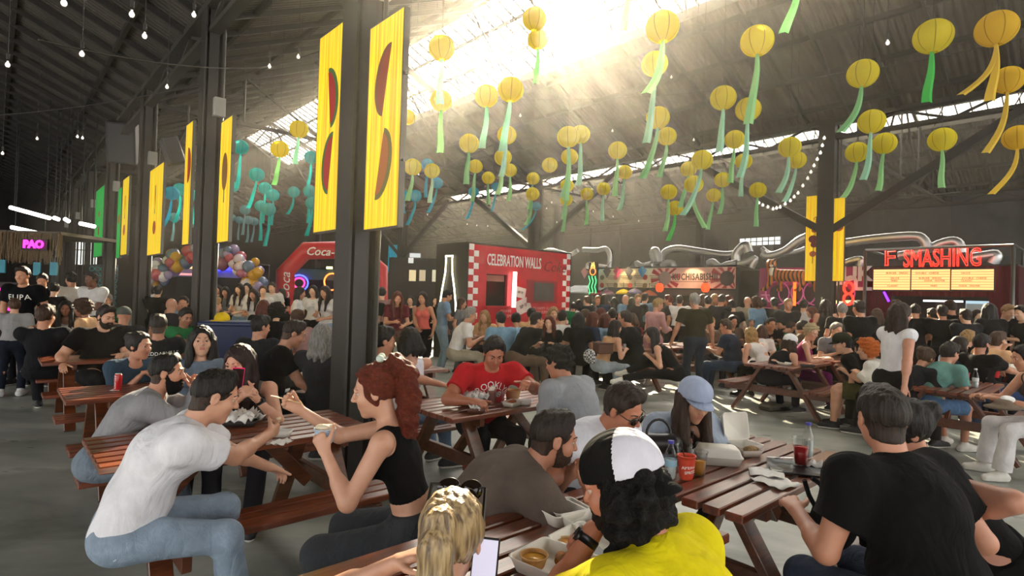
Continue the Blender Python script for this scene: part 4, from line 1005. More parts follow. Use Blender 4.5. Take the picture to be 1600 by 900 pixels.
mb=MB(); N_=J['N']; q=[N_+(J['R1']*.062*math.cos(t)+J['F1']*(.03+.085*max(0,math.sin(t)))-J['U1']*(.01+.075*max(0,math.sin(t))))*1.0 for t in np.linspace(0,math.pi,15)]
mb.tube([tuple(x) for x in q],.0022,6); mb.build('necklace',mat('metal','c8c8c8'),r,True)
LET=mat('plain','e8e6e0')
shirt_print('red_shirt_man','BROOKLYN',.072,LET,'front',.165,0,bend=.14); shirt_print('red_shirt_man','NYC',.045,LET,'front',.145); shirt_print('red_shirt_man','1898',.085,LET,'front',.075,bold=.001)
# ------------------------------------------------------------------ lanterns
def lantern_mesh(n=28,rings=22):
    mb=MB(); prof=[]
    for i in range(rings*2+1):
        a=math.pi*(.08+.84*i/(rings*2)); rr=.5*math.sin(a)*(1-(.012 if i%2 else 0)); prof.append((rr,-.47*math.cos(a)))
    mb.lathe(prof,n); mb.f=mb.f[:-2]; mb.m=mb.m[:-2]; return mb.mesh('paper_shade',True)
LAN=lantern_mesh(); LANs=lantern_mesh(16,9)
def lan_mat(col):
    k_=('lan',col)
    if k_ in MC: return MC[k_]
    m=bpy.data.materials.new('lantern_paper'); m.use_nodes=True; n=m.node_tree.nodes; l=m.node_tree.links; n.remove(n['Principled BSDF'])
    t=n.new('ShaderNodeTexCoord'); sp=n.new('ShaderNodeSeparateXYZ'); l.new(t.outputs['Object'],sp.inputs[0])
    at=n.new('ShaderNodeMath'); at.operation='ARCTAN2'; l.new(sp.outputs[0],at.inputs[0]); l.new(sp.outputs[1],at.inputs[1])
    mu=n.new('ShaderNodeMath'); mu.operation='MULTIPLY'; mu.inputs[1].default_value=3.5; l.new(at.outputs[0],mu.inputs[0])
    si=n.new('ShaderNodeMath'); si.operation='SINE'; l.new(mu.outputs[0],si.inputs[0]); ab=n.new('ShaderNodeMath'); ab.operation='ABSOLUTE'; l.new(si.outputs[0],ab.inputs[0])
    r=n.new('ShaderNodeValToRGB'); c=hexc(col); e=r.color_ramp.elements; e[0].position=.05; e[0].color=(c[0]*.45,c[1]*.42,c[2]*.4,1); e[1].position=.14; e[1].color=c; l.new(ab.outputs[0],r.inputs[0])
    tr=n.new('ShaderNodeBsdfTranslucent'); df=n.new('ShaderNodeBsdfDiffuse'); mx=n.new('ShaderNodeMixShader'); mx.inputs[0].default_value=.5
    for b in(tr,df): l.new(r.outputs[0],b.inputs[0])
    l.new(df.outputs[0],mx.inputs[1]); l.new(tr.outputs[0],mx.inputs[2]); l.new(mx.outputs[0],n['Material Output'].inputs[0])
    MC[k_]=m; return m
def ribbon(L,w,lean,seed,fan=1.3):
    """a folded paper streamer: two strips meeting at a crease"""
    mb=MB(); rr=random.Random(seed); N=10; ph=rr.random()*6
    for i in range(N+1):
        t=i/N; z=-L*t; x=lean*L*t*t+.02*math.sin(ph+t*5)*t; ww=w*(.45+(fan-.45)*t**.7)/2; d=.35*ww
        for dx,dy in((-ww,d),(0,-d),(ww,d)):
            for th in(0,.003): mb.v.append((x+dx,dy+th,z))
    for i in range(N):
        a=i*6; b=a+6
        for k in(0,2): mb.f+=[(a+k,b+k,b+k+2,a+k+2),(a+k+1,a+k+3,b+k+3,b+k+1)]; mb.m+=[0,0]
        mb.f+=[(a,a+1,b+1,b),(a+4,b+4,b+5,a+5)]; mb.m+=[0,0]
    mb.f.append((N*6,N*6+1,N*6+3,N*6+2)); mb.f.append((N*6+2,N*6+3,N*6+5,N*6+4)); mb.m+=[0,0]
    return mb.mesh('streamer')
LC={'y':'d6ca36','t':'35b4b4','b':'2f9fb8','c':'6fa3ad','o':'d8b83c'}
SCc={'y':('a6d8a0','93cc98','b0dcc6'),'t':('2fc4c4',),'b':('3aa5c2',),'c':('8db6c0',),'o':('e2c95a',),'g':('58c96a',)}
def dn(n_):
    return n_
cord_m=mat('plain','2a2824')
def lantern(px,py,d,col,L,lx=0,label='',D=.32,stream=None,two=False):
    """px,py,d: where and how wide the photo shows it; D real width; L streamer length in lantern widths"""
    r3=ray(px,py); off=math.hypot((px-800)/FPX,(py-450)/FPX); Y=D*FPX/d*(1+off*off)**.22
    p=PY(px,py,Y); o=empty('paper_lantern',p,0); rd=random.Random(int(px*7+py)); o.rotation_euler=(rd.uniform(-.06,.06),rd.uniform(-.06,.06),rd.uniform(0,6))
    tag(o,label,'lantern','yellow paper lanterns with green streamers' if col in'y' else ('turquoise paper lanterns' if col in'tbc' else 'amber paper lanterns with yellow streamers'))
    a=link('paper_shade',(LAN if d>22 else LANs).copy(),o,lan_mat(LC[col])); a.scale=(D,D,D)
    if L>0:
        cs=SCc[stream or col]; m=mat('paper',cs[rd.randrange(len(cs))],t=.5)
        s=link('streamer',ribbon(L*D,D*.24,lx,px,1.3),o,m); s.location=(0,0,-D*.43); s.rotation_euler=(0,0,-o.rotation_euler.z)
        if two:
            s=link('streamer',ribbon(L*D*.9,D*.2,lx-.55,px+3,1.2),o,m); s.location=(0,0,-D*.43); s.rotation_euler=(0,0,-o.rotation_euler.z)
    v=p.dot(VV); top=roofz(min(max(v,VL),VC))-.1-p.z
    mb=MB(); mb.tube([(0,0,D*.44),(0,0,top)],.0035,5); c=mb.build('hanging_cord',cord_m,o); c.rotation_euler=(-o.rotation_euler.x,-o.rotation_euler.y,0)
    return o
LY=[ # px,py,width,col,streamer,lean,where
(690,75,43,'y',1.75,-.06,'highest on the left under the big skylight'),(689,157,36,'y',1.9,-.05,'directly below the highest left one'),
(637,183,26,'y',0,0,'half hidden behind the brown melon banner'),(760,150,38,'y',1.75,-.1,'left of a touching pair below the skylight'),(798,140,42,'y',2.0,-.12,'right of a touching pair below the skylight'),
(733,224,32,'y',1.6,-.1,'lone one left of the column of three'),(792,211,31,'y',1.7,-.15,'middle of three in a column'),(786,246,28,'y',1.7,-.1,'lowest of three in a column'),
(797,266,22,'y',1.8,-.05,'small, right of the column of three'),(743,260,23,'y',2.0,-.04,'small, over a turquoise one'),(763,278,21,'y',1.6,0,'small, above the red booth left corner'),
(833,279,21,'y',1.9,-.1,'small, in front of the far steel column'),(832,303,22,'y',1.8,-.2,'small, just under another at the far steel column'),(859,258,25,'y',0,0,'plain one without streamer right of the far column'),
(888,214,36,'y',2.4,-.05,'front one of a pair over the red booth'),(907,210,31,'y',2.2,-.1,'back one of a pair over the red booth'),(890,245,27,'y',2.0,-.1,'below the pair over the red booth'),
(886,290,22,'y',2.0,-.05,'small, over the right end of the red booth'),(885,312,20,'y',2.1,-.15,'smallest and lowest over the red booth'),(917,303,21,'y',1.9,0,'small, right of the red booth top'),
(943,295,22,'y',1.9,-.05,'small, over the menu board left end'),(965,235,30,'y',2.0,-.05,'lone one in front of the far skylight'),(976,269,24,'y',2.1,-.1,'small, below the lone one at the far skylight'),
(1035,42,55,'y',1.6,-.35,'biggest one near the top centre, streamer blowing left'),(1023,100,43,'y',2.6,-.15,'under the biggest top one'),(1028,184,38,'y',2.2,-.3,'third down below the biggest top one'),(1042,213,31,'y',1.7,-.2,'right behind the third one down'),
(1130,153,42,'y',1.7,-.15,'lone one mid right in front of the dark roof'),(1183,64,54,'y',2.2,-.18,'big one at the top right of centre'),(1169,171,41,'y',2.3,-.1,'below the big one right of centre'),
(1148,218,32,'y',1.8,-.1,'half hidden behind a long streamer'),(1162,252,27,'y',1.7,-.05,'under the half hidden one'),(1097,250,34,'y',2.3,-.35,'front one of a cluster before the far skylight'),(1076,264,26,'y',2.0,-.2,'left one of the cluster'),
(1084,288,30,'y',1.9,.35,'lowest one of the cluster'),(1045,300,26,'y',2.0,-.05,'left and below of the cluster'),(1055,325,25,'y',1.7,-.2,'lowest left one, bright streamer'),(1129,281,26,'y',1.7,-.1,'right of the cluster'),(1115,305,23,'y',2.0,-.1,'lower right of the cluster'),
(1184,297,27,'y',1.8,-.05,'alone over the pink booth'),(1234,230,36,'y',1.7,-.2,'front one of a pair left of the right column'),(1245,250,30,'y',1.9,-.3,'back one of a pair left of the right column'),
(1458,57,62,'y',1.45,-.03,'big one upper right with bright green streamer'),(1348,115,50,'y',1.6,-.35,'upper right, crossed by a black wire'),(1362,190,43,'y',1.9,-.1,'right of the right column, higher'),
(1339,238,36,'y',1.7,-.4,'right of the right column, left low one'),(1382,224,38,'y',1.7,-.05,'right of the right column, lower right'),(1472,218,43,'y',1.55,-.05,'over the sign of the dark red stall'),
(1557,45,66,'o',1.6,-.1,'largest amber one in the upper right corner'),(1575,125,50,'o',2.3,-.3,'second amber one at the right edge'),(1590,215,46,'o',1.8,-.55,'lowest amber one cut by the right edge'),
(1600-12,330,0,'o',0,0,''),
(467,202,30,'y',1.5,-.05,'before the skylight end, left of the watermelon banner'),(437,233,29,'y',1.6,-.2,'lower left before the skylight end'),
(645,261,28,'y',1.5,-.15,'just right of the brown melon banner'),(675,267,25,'y',1.6,-.1,'small, right of the melon banner, next to turquoise ones'),
(835,30,40,'y',0,0,'washed out by the sun glare in the skylight'),
(376,230,25,'t',2.3,-.1,'turquoise, right of the drumstick banner'),(486,246,22,'t',2.4,-.1,'turquoise, touching the watermelon banner'),(401,273,24,'t',1.9,-.25,'turquoise, right of the second column'),
(414,294,21,'t',2.3,-.1,'turquoise, top of a tight bunch'),(426,305,21,'t',1.9,-.1,'turquoise, right in a tight bunch'),(408,322,20,'t',2.4,.05,'turquoise, left in a tight bunch'),(420,327,22,'t',2.3,-.1,'turquoise, lowest of a tight bunch'),
(459,300,19,'t',1.5,-.25,'turquoise, alone above the red arch'),(484,299,21,'t',2.0,-.1,'turquoise, left of the watermelon banner'),(488,317,22,'t',2.0,-.15,'turquoise, low beside the watermelon banner'),
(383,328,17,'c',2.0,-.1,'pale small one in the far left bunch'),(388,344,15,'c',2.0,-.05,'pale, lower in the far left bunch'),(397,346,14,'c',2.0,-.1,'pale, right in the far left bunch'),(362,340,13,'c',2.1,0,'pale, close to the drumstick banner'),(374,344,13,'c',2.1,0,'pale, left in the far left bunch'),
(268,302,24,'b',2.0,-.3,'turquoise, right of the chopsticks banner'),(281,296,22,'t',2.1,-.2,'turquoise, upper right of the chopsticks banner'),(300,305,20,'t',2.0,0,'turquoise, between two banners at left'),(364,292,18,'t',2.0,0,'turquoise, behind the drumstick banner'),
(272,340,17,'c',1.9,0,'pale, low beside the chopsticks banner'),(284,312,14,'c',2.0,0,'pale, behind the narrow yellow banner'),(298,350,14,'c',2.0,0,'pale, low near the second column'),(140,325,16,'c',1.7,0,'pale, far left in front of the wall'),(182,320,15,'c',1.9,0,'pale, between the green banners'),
(668,257,20,'b',2.2,-.05,'turquoise, behind a yellow one right of the melon banner'),(683,286,19,'b',2.1,-.3,'turquoise, lower right of the melon banner'),(649,306,20,'b',1.9,-.35,'turquoise, over the small pictures'),(632,306,17,'b',1.2,0,'turquoise, edge of the melon banner'),
(740,300,17,'b',2.1,-.3,'turquoise, under a small yellow one'),(775,292,15,'b',2.2,-.2,'turquoise, left of the far column'),(838,322,15,'b',2.2,-.6,'turquoise, right of the far column base')]
i=0
for q in LY:
    px,py,d,c,L,lx,w=q
    if d==0: continue
    kind={'y':'yellow paper lantern','o':'amber paper lantern','t':'paper lantern','b':'paper lantern','c':'paper lantern'}[c]
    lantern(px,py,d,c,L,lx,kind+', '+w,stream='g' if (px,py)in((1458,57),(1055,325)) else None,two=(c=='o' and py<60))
# two streamers hang in from lanterns above the frame: their lanterns are built too
lantern(985,-48,48,'y',1.75,-.15,'yellow paper lantern cut off by the top edge, only its streamer showing'); lantern(1246,-52,58,'y',1.55,-.28,'yellow paper lantern above the top edge, broad pale green streamer showing')
lantern(840,62,34,'y',1.7,-.05,'yellow paper lantern in the sun glare, streamer clear of the skylight')
# ------------------------------------------------------------------ bulbs
bulb=MB(); bulb.lathe([(.001,-.055),(.022,-.05),(.034,-.03),(.036,-.008),(.028,.014),(.014,.03),(.013,.05)],12); BME=bulb.mesh('bulb',True); BME.materials.append(mat('emit','fff6e6',e=1.2))
ORD=['leftmost','second from the left','third from the left','fourth from the left','fifth from the left','sixth from the left','seventh from the left','eighth from the left','ninth from the left','tenth from the left','rightmost']
def bulbs(lst,name,lab):
    lst=sorted(lst)
    for i,(px,py,Y) in enumerate(lst):
        p=PY(px,py,Y); o=empty('hanging_bulb',p); tag(o,lab+', '+(ORD[i] if i<len(lst)-1 else 'rightmost'),'light bulb',name); b=link('glass_bulb',BME,o); b.scale=(.62,)*3
        mb=MB(); mb.tube([(0,0,.05),(0,0,.11)],.016,8); top=roofz(min(max(p.dot(VV),VL),VC))-.08-p.z; mb.tube([(0,0,.1),(0,0,max(top,.15))],.004,5); mb.build('lamp_holder',cord_m,o)
bulbs([(100,3,4.5),(206,21,5),(226,55,5.5),(128,83,5.5),(12,100,6),(261,135,8),(303,22,6),(121,213,11),(129,215,11),(58,216,11),(4,239,10)],'bulbs under the left roof','white light bulb hanging under the dark left roof')
bulbs([(421,103,8),(466,88,8.2),(1387,66,7),(813,180,12),(957,204,13),(1084,218,13),(654,272,16),(668,335,20),(1049,120,12)],'bulbs under the main roof','white light bulb hanging under the main roof')
bulbs([(854,325,20),(870,347,20),(872,350,20),(958,338,20),(998,345,20),(927,330,20),(862,316,19),(745,352,22),(762,353,22),(730,350,22)],'bulbs before the back wall','tiny light bulb hanging before the dark back wall')
# festoon string
o=empty('string_lights',PV(1192,315,VB-1.2)); tag(o,'string of small round bulbs drooping left of the right-hand column','light string')
mb=MB(); pts=[]
for px,py in((1288,212),(1282,235),(1272,255),(1262,275),(1247,298),(1235,310),(1219,320),(1208,323),(1192,317),(1180,310)):
    pts.append(PV(px,py,VB-1.2)-o.location)
mb.tube([tuple(p) for p in pts],.012,6); mb.build('wire',cord_m,o)
for a,b in zip(pts[:-1],pts[1:]):
    for t in(0,.5):
        c=link('bulb',BME,o); c.location=a.lerp(b,t)-Vector((0,0,.04)); c.scale=(.8,)*3
# cables strung across under the roof
for k_,(a,b,sg) in enumerate((((0,180,9),(560,60,9),.2),((640,330,17),(1600,200,12),.5),((700,150,12),(1600,60,9),.4),((60,62,5),(420,105,8),.1),((1000,190,12),(1500,300,13),.6))):
    A=PY(*a); B_=PY(*b); mb=MB(); mb.tube([tuple(A.lerp(B_,t/14)-Vector((0,0,sg*4*(t/14)*(1-t/14)))) for t in range(15)],.008,5); o=mb.build('overhead_cable',cord_m)
    tag(o,['thin cable under the left roof running behind the banners','thin cable sagging along the back of the hall','thin cable crossing just below the big skylight','short cable with bulbs at the top left','thin cable passing the right-hand column'][k_],'cable')
# speakers on the left row
def speaker(px,py,Y,yaw,label,s=1):
    p=PY(px,py,Y); o=empty('loudspeaker',p,math.radians(yaw)); tag(o,label,'loudspeaker'); T=Matrix.Rotation(math.radians(20),3,'X')
    mb=MB(); mb.box((0,0,0),(.42*s,.36*s,.68*s),T,bev=.02); mb.build('cabinet',mat('plain','24262c'),o)
    mb=MB(); mb.box(T@Vector((0,-.19*s,0)),(.36*s,.02,.62*s),T,bev=.005); mb.build('grille',mat('plain','34363b'),o)
    mb=MB(); mb.tube([(0,.1,.25*s),(0,.25,.7*s),(0,.25,max(ZV-.5-p.z,.8))],.025,8); mb.build('bracket',STEEL,o)
speaker(192,222,14.5,25,'black loudspeaker hanging at the left row of columns',1.5); speaker(270,236,11.5,-50,'loudspeaker with pale front near the second column',.8)
# ------------------------------------------------------------------ more people seen at middle distance
PB='212126'
mk('white_back_man','man in a white T-shirt and light jeans behind the nearest column',
 dict(sex='m',pose='sit',lean=14,curve=14,head=(10,10,0),top=('tshirt','cfc9c4'),bottom=('trousers','6d86a5','denim'),hair='short',hair_c='1a1411',skin='b37d61',loose=.02,hand_r=(.2,.38,.80),foot_r=(.15,.48,.085),hand_l=(-.2,.4,.8)),
 (600,526,5.2),55,h=.009)
mk('white_tank_woman','woman in a white tank top with short black hair, dark strap across her back',
 dict(sex='f',pose='sit',lean=10,curve=10,head=(-6,8,0),top=('tank','d6d6e0'),bottom=('trousers','151518'),hair='bob',hair_c='120e0d',skin='c09078',hand_l=(-.42,.34,.62),hand_r=(.1,.4,.8)),
 (640,527,5.3),-30,h=.009)
mk('leaning_black_man','man in a black T-shirt bending far forward, cropped hair',
 dict(sex='m',pose='sit',s=1.05,lean=40,curve=22,head=(0,24,0),top=('tshirt','0b0b0d'),bottom=('trousers','161618'),hair='fade',hair_c='3a2a20',fade_c='6b5242',skin='b88468',fat=1.15,hand_r=(.22,.5,.62),hand_l=(-.2,.5,.7)),
 (460,522,5.6),68,h=.009)
mk('grey_hair_person','person with long grey hair in a dark top, seen from behind',
 dict(sex='m',pose='sit',lean=16,curve=16,head=(10,6,0),top=('tshirt','2c2c30'),bottom=('trousers','1d1d20'),hair='longback',hair_c='8a8680',hairlen=.26,fat=1.2),
 (505,520,5.4),10,h=.01)
mk('heart_tee_man','man in a black T-shirt with a white heart of letters on the back',
 dict(sex='m',pose='sit',lean=18,curve=16,head=(30,10,0),top=('tshirt','202225'),hair='short',hair_c='1b1411',skin='b98468',bottom=('trousers','1d1d20')),
 (408,500,6.6),10,h=.01)
shirt_print('heart_tee_man','YOU',.13,LET,'back',.05,-.06); shirt_print('heart_tee_man','UP',.12,LET,'back',-.05,-.06)
mk('slogan_tee_man','man in a black T-shirt with a white line of text across the shoulders',
 dict(sex='m',pose='sit',lean=10,curve=12,head=(0,6,0),top=('tshirt','17181b'),hair='fade',hair_c='2a1f18',fade_c='5b4638',skin='b07c60',bottom=('trousers','1d1d20'),fat=1.1),
 (248,505,6.3),-28,h=.01)
shirt_print('slogan_tee_man','K.CHEDDARVILLE',.052,LET,'back',.13); 
mk('green_tee_man','man in a green T-shirt leaning forward',
 dict(sex='m',pose='sit',lean=26,curve=14,head=(0,14,0),top=('tshirt','1f7a45'),hair='short',hair_c='1b1411',skin='a8755a',bottom=('trousers','1d1d20')),
 (290,489,8.2),120,h=.011)
mk('dark_back_man','man in a dark shirt seen from behind at the far left table',
 dict(sex='m',pose='sit',s=1.05,lean=10,curve=10,head=(25,8,0),top=('tshirt','1b1c20'),hair='quiff',hair_c='4a3322',skin='b98468',bottom=('trousers','1d1d20'),fat=1.2),
 (72,487,7.0),-30,h=.01)
mk('grey_tee_boy','boy in a grey T-shirt standing at the left edge',
 dict(sex='m',pose='stand',s=.80,head=(-20,6,0),top=('tshirt','8c8c8e'),hair='short',hair_c='5a3d28',skin='c2957b',bottom=('trousers','1a1f2a'),shoe='c8c8c8'),
 (22,489,8.2),-30,h=.010)
mk('backpack_man','man in a grey beanie with a dark backpack',
 dict(sex='m',pose='sit',lean=10,curve=10,head=(0,6,0),top=('longsleeve','26282c'),hair='bald',skin='b98468',bottom=('trousers','1d1d20')),
 (194,494,8.0),-20,h=.011)
r,J,P=PEOPLE['backpack_man']; B=SDF(.03); Rr=np.array([J['Rh'],J['Fh'],J['Uh']]); B.el(head_pt(J,0,-.01,.045),V3(.088,.104,.095),Rr); B.plane(head_pt(J,0,0,.015),-J['Uh']); link('beanie',np_mesh('beanie',*B.mesh(.01)),r,[mat('cloth','4a4f4c')])
B=SDF(.03); c=J['Wc']-J['F1']*.2; B.el(c,V3(.16,.10,.22),np.array([J['R1'],J['F1'],J['U1']])); B.el(c-J['U1']*.08-J['F1']*.05,V3(.11,.07,.10),np.array([J['R1'],J['F1'],J['U1']])); link('backpack',np_mesh('backpack',*B.mesh(.012)),r,[mat('cloth','2b2d2c')])
mk('olive_man','grey haired man in an olive T-shirt and jeans standing with his back turned',
 dict(sex='m',pose='stand',s=1.03,head=(0,8,0),top=('tshirt','33301f'),bottom=('trousers','232c38','denim'),hair='short',hair_c='9a948c',skin='b98468',broad=1.15,fat=1.12,hand_l=(-.38,.18,.88),hand_r=(.40,.15,.86),hem=-.05),
 (1085,479,10.2),-5,h=.010)
mk('pink_robe_woman','woman with short blond hair in a long pale pink shirt standing',
 dict(sex='f',pose='stand',s=.97,head=(20,16,0),top=('robe','c09494'),bottom=('trousers','b8a8a0'),hair='short',hair_c='a98a5a',skin='c4937a',hand_r=(.12,.32,1.1),hand_l=(-.12,.32,1.1),shoe='b8a8a0'),
 (1028,485,11.0),60,h=.011)
mk('legs_out_woman','woman in black with long black hair, legs stretched along the bench',
 dict(sex='f',pose='sit',lean=-2,curve=12,head=(0,8,0),top=('tank','0d0d0f'),bottom=('trousers','0c0c0e'),hair='long',hair_c='141010',skin='c6967c',hairlen=.3,foot_r=(.1,.78,.50),foot_l=(-.08,.86,.40),hand_r=(.16,.42,.78),hand_l=(-.14,.42,.78),shoe='d0ccc4'),
 (1018,524,8.9),-75,h=.010)
mk('tan_top_woman','woman with long dark hair in a sand coloured top resting on the table',
 dict(sex='f',pose='sit',lean=20,curve=10,head=(6,4,0),top=('tank','b58c68'),bottom=('trousers','9aa6b0','denim'),hair='long',hair_c='241712',skin='c6967c'),
 (962,512,9.6),62,h=.011)
mk('navy_tee_man','man in a navy T-shirt with greying hair, seen from behind',
 dict(sex='m',pose='sit',lean=16,curve=18,head=(-14,10,0),top=('tshirt','2a3240'),bottom=('trousers','2d4058','denim'),hair='short',hair_c='5a4a3c',skin='b98468',fat=1.3,broad=1.1),
 (1134,511,10.3),-50,h=.010)
mk('wavy_blonde','woman in a white tank top with long wavy blond hair, back turned',
 dict(sex='f',pose='sit',lean=12,curve=12,head=(0,6,0),top=('tank','d2d0d0'),bottom=('trousers','0b0b0d'),hair='wavy',hair_c='a5814e',hairlen=.28,skin='c6967c',fat=1.15),
 (1172,523,10.0),-25,h=.010)
mk('white_cap_woman','woman in a white cap and black camisole looking at a phone',
 dict(sex='f',pose='sit',lean=22,curve=12,head=(10,18,0),top=('tank','151517'),bottom=('trousers','202024'),hair='cap_long',hair_c='4a3220',skin='c9997e',hand_r=(.14,.40,.80),hand_l=(-.14,.40,.80)),
 (1234,537,8.8),60,h=.010)
cap('white_cap_woman','d8d8dc')
mk('platinum_woman','woman with short platinum hair in a purple off-shoulder top',
 dict(sex='f',pose='sit',lean=16,curve=10,head=(30,18,0),top=('tank','7a1450'),bottom=('trousers','5a1448'),hair='curly',hair_c='c9b58c',skin='c6967c'),
 (1268,520,9.2),120,h=.010)
mk('green_cap_man','man in a black T-shirt and dark green cap, checked cloth in his arms',
 dict(sex='m',pose='sit',s=1.05,lean=24,curve=16,head=(-20,12,0),top=('tshirt','0a0a0b'),bottom=('shorts','4d4a2c'),hair='cap_short' if 0 else 'short',hair_c='1a1411',skin='c6967c',fat=1.3,broad=1.1,hand_l=(-.2,.34,.80),hand_r=(.1,.40,.80),shoe='0d0d0f'),
 (1316,538,7.7),-52,h=.009)
cap('green_cap_man','24271c')
mk('black_cap_man','man in black with a black cap beside the green-capped man',
 dict(sex='m',pose='sit',s=1.02,lean=20,curve=18,head=(20,10,0),top=('tshirt','0f0f11'),bottom=('trousers','0a0a0b'),hair='short',hair_c='1a1411',skin='c6967c',hand_r=(.25,.45,.80)),
 (1346,545,7.9),-10,h=.010)
cap('black_cap_man','121214')
mk('orange_hair_woman','woman with bright orange curly hair and a white blouse, seen from behind',
 dict(sex='f',pose='sit',lean=18,curve=14,head=(-20,8,0),top=('longsleeve','c9c6c0'),bottom=('trousers','1a1416'),hair='afro',hair_c='d8702a',skin='d0a084',loose=.022,hand_l=(-.25,.42,.80)),
 (1354,548,7.4),-40,h=.009)
mk('tied_hair_woman','woman in a dark top with tied brown hair bending over the right table',
 dict(sex='f',pose='sit',lean=26,curve=16,head=(8,22,0),top=('tshirt','1a1a1d'),bottom=('trousers','1a1a1d'),hair='bun',hair_c='5a4430',skin='b98468',fat=1.2,hand_r=(.16,.46,.79)),
 (1447,560,6.9),70,h=.009)
mk('teal_tee_man','man in a teal striped T-shirt and denim shorts at the right table',
 dict(sex='m',pose='sit',lean=24,curve=14,head=(0,16,0),top=('tshirt','5f8a84'),bottom=('shorts','4a6d94','denim'),hair='short',hair_c='2a1d15',skin='b07a60',hand_r=(.12,.46,.79),hand_l=(-.14,.46,.79),shoe='c2beb8',short=.95,foot_r=(.16,.40,.085)),
 (1484,553,6.8),75,h=.009)
mk('black_beard_man','bearded man in a black T-shirt leaning over the right table',
 dict(sex='m',pose='sit',lean=34,curve=16,head=(0,16,0),top=('tshirt','121214'),bottom=('trousers','1f2f52'),hair='short',hair_c='1d1511',beard=.6,skin='b07a60',hand_r=(.12,.46,.79),hand_l=(-.14,.46,.79)),
 (1534,535,7.6),75,h=.010)
mk('edge_woman','dark haired person at the right edge with bare arms on the table and white trousers',
 dict(sex='f',pose='sit',lean=24,curve=12,head=(0,14,0),top=('tank','3a3230'),bottom=('wide','c9c6c6'),hair='bun',hair_c='1b1311',skin='b98468',hand_r=(.1,.55,.79),hand_l=(-.1,.5,.79),shoe='c8c4bc',foot_r=(.2,.45,.085)),
 (1600,560,5.6),-75,h=.009)
# ------------------------------------------------------------------ the crowd: a few builds, copied with their own colours
PRO={}
def proto(key,**P):
    P.setdefault('h',.0125); h=P.pop('h'); r=empty('person'); r,J=person(P,h,r,detail=False); PRO[key]=[r,J,False]
A_=dict(pose='stand'); 
proto('m',sex='m',pose='stand',hair='short'); proto('m2',sex='m',pose='stand',hair='short',hand_r=(.1,.34,1.15),hand_l=(-.2,.2,.85),head=(0,22,0),s=1.02)
proto('m3',sex='m',pose='stand',hair='fade',hand_r=(-.06,.2,1.12),hand_l=(.06,.22,1.08),broad=1.06,fat=1.12); proto('mb',sex='m',pose='stand',hair='bald',top=('tshirt','808080'),fat=1.2)
proto('f',sex='f',pose='stand',hair='long',hair_c='20150f'); proto('f2',sex='f',pose='stand',hair='longfront',hand_r=(.08,.3,1.12),hand_l=(-.1,.28,1.05),head=(0,20,0),s=.97)
proto('f3',sex='f',pose='stand',hair='bun',hand_l=(.02,.2,1.0),hand_r=(.28,.05,.9),s=.98); proto('ft',sex='f',pose='stand',hair='long',top=('tank','808080'),hand_r=(.0,.26,.98),s=.97); proto('fs',sex='f',pose='stand',hair='bob',top=('blouse','808080'))
proto('S',sex='m',pose='sit',hair='short'); proto('S2',sex='m',pose='sit',hair='fade',lean=28,hand_r=(.06,.34,1.0),hand_l=(-.16,.4,.8),fat=1.1); proto('Sb',sex='m',pose='sit',hair='bald',fat=1.15)
proto('T',sex='f',pose='sit',hair='long'); proto('T2',sex='f',pose='sit',hair='bob',lean=22,hand_r=(.06,.32,1.02),hand_l=(-.14,.4,.8)); proto('T3',sex='f',pose='sit',hair='bun',lean=12); proto('Tt',sex='f',pose='sit',hair='longfront',top=('tank','808080')); proto('Tc',sex='f',pose='sit',hair='afro')
def crowd(key,px,py,Y,yaw,top,bot,hair,skin,label,group,name='person'):
    r,J,used=PRO[key]
    if used: o=copy_tree(r)
    else: o=r; PRO[key][2]=True
    p=PY(px,py,Y); s=p.z/J['hc'][2]; s=min(max(s,.86 if 'S' in key or 'T' in key else .80),1.15)
    a=-math.radians(yaw); hc=Matrix.Rotation(a,3,'Z')@Vector(J['hc'])*s
    o.location=(p.x-hc.x,p.y-hc.y,0); o.rotation_euler=(0,0,a); o.scale=(s,s,s); tag(o,label,'person',group)
    for ch in o.children:
        n_=ch.name.split('.')[0]
        m=mat('skin',SKINS[skin]) if n_=='body' else mat('cloth',top) if n_=='shirt' else mat('cloth',bot) if n_=='trousers' else mat('curl' if key=='Tc' else 'hair',hair) if n_=='hair' else None
        if m:
            ch.material_slots[0].link='OBJECT'; ch.material_slots[0].material=m
            if n_=='body' and len(ch.material_slots)>1: ch.material_slots[1].link='OBJECT'; ch.material_slots[1].material=mat('skin',SKINS[skin])
    return o
W_='cfcdcc';K_='0d0d10';D_='1a1c21';Gy='6f7074';Bl='7f99b3';Nv='25324a'
HB='1c1512';HD='2e1f17';HL='5a4030';HY='9d7a4c';HR='6a2c18';HG='8d8983'
CN={W_:'white',K_:'black',D_:'dark',Gy:'grey',Bl:'light blue',Nv:'navy','8fb0cc':'pale blue','b8525a':'coral','d0655a':'coral','5a2228':'maroon','8a6a66':'dusty pink','1f6b42':'green','9a9280':'beige','7d1f26':'red','c9a07a':'tan','6d8fa8':'blue','b98a90':'pink','5b4a3c':'brown'}
HN={HB:'black',HD:'dark',HL:'brown',HY:'blond',HR:'red',HG:'grey'}
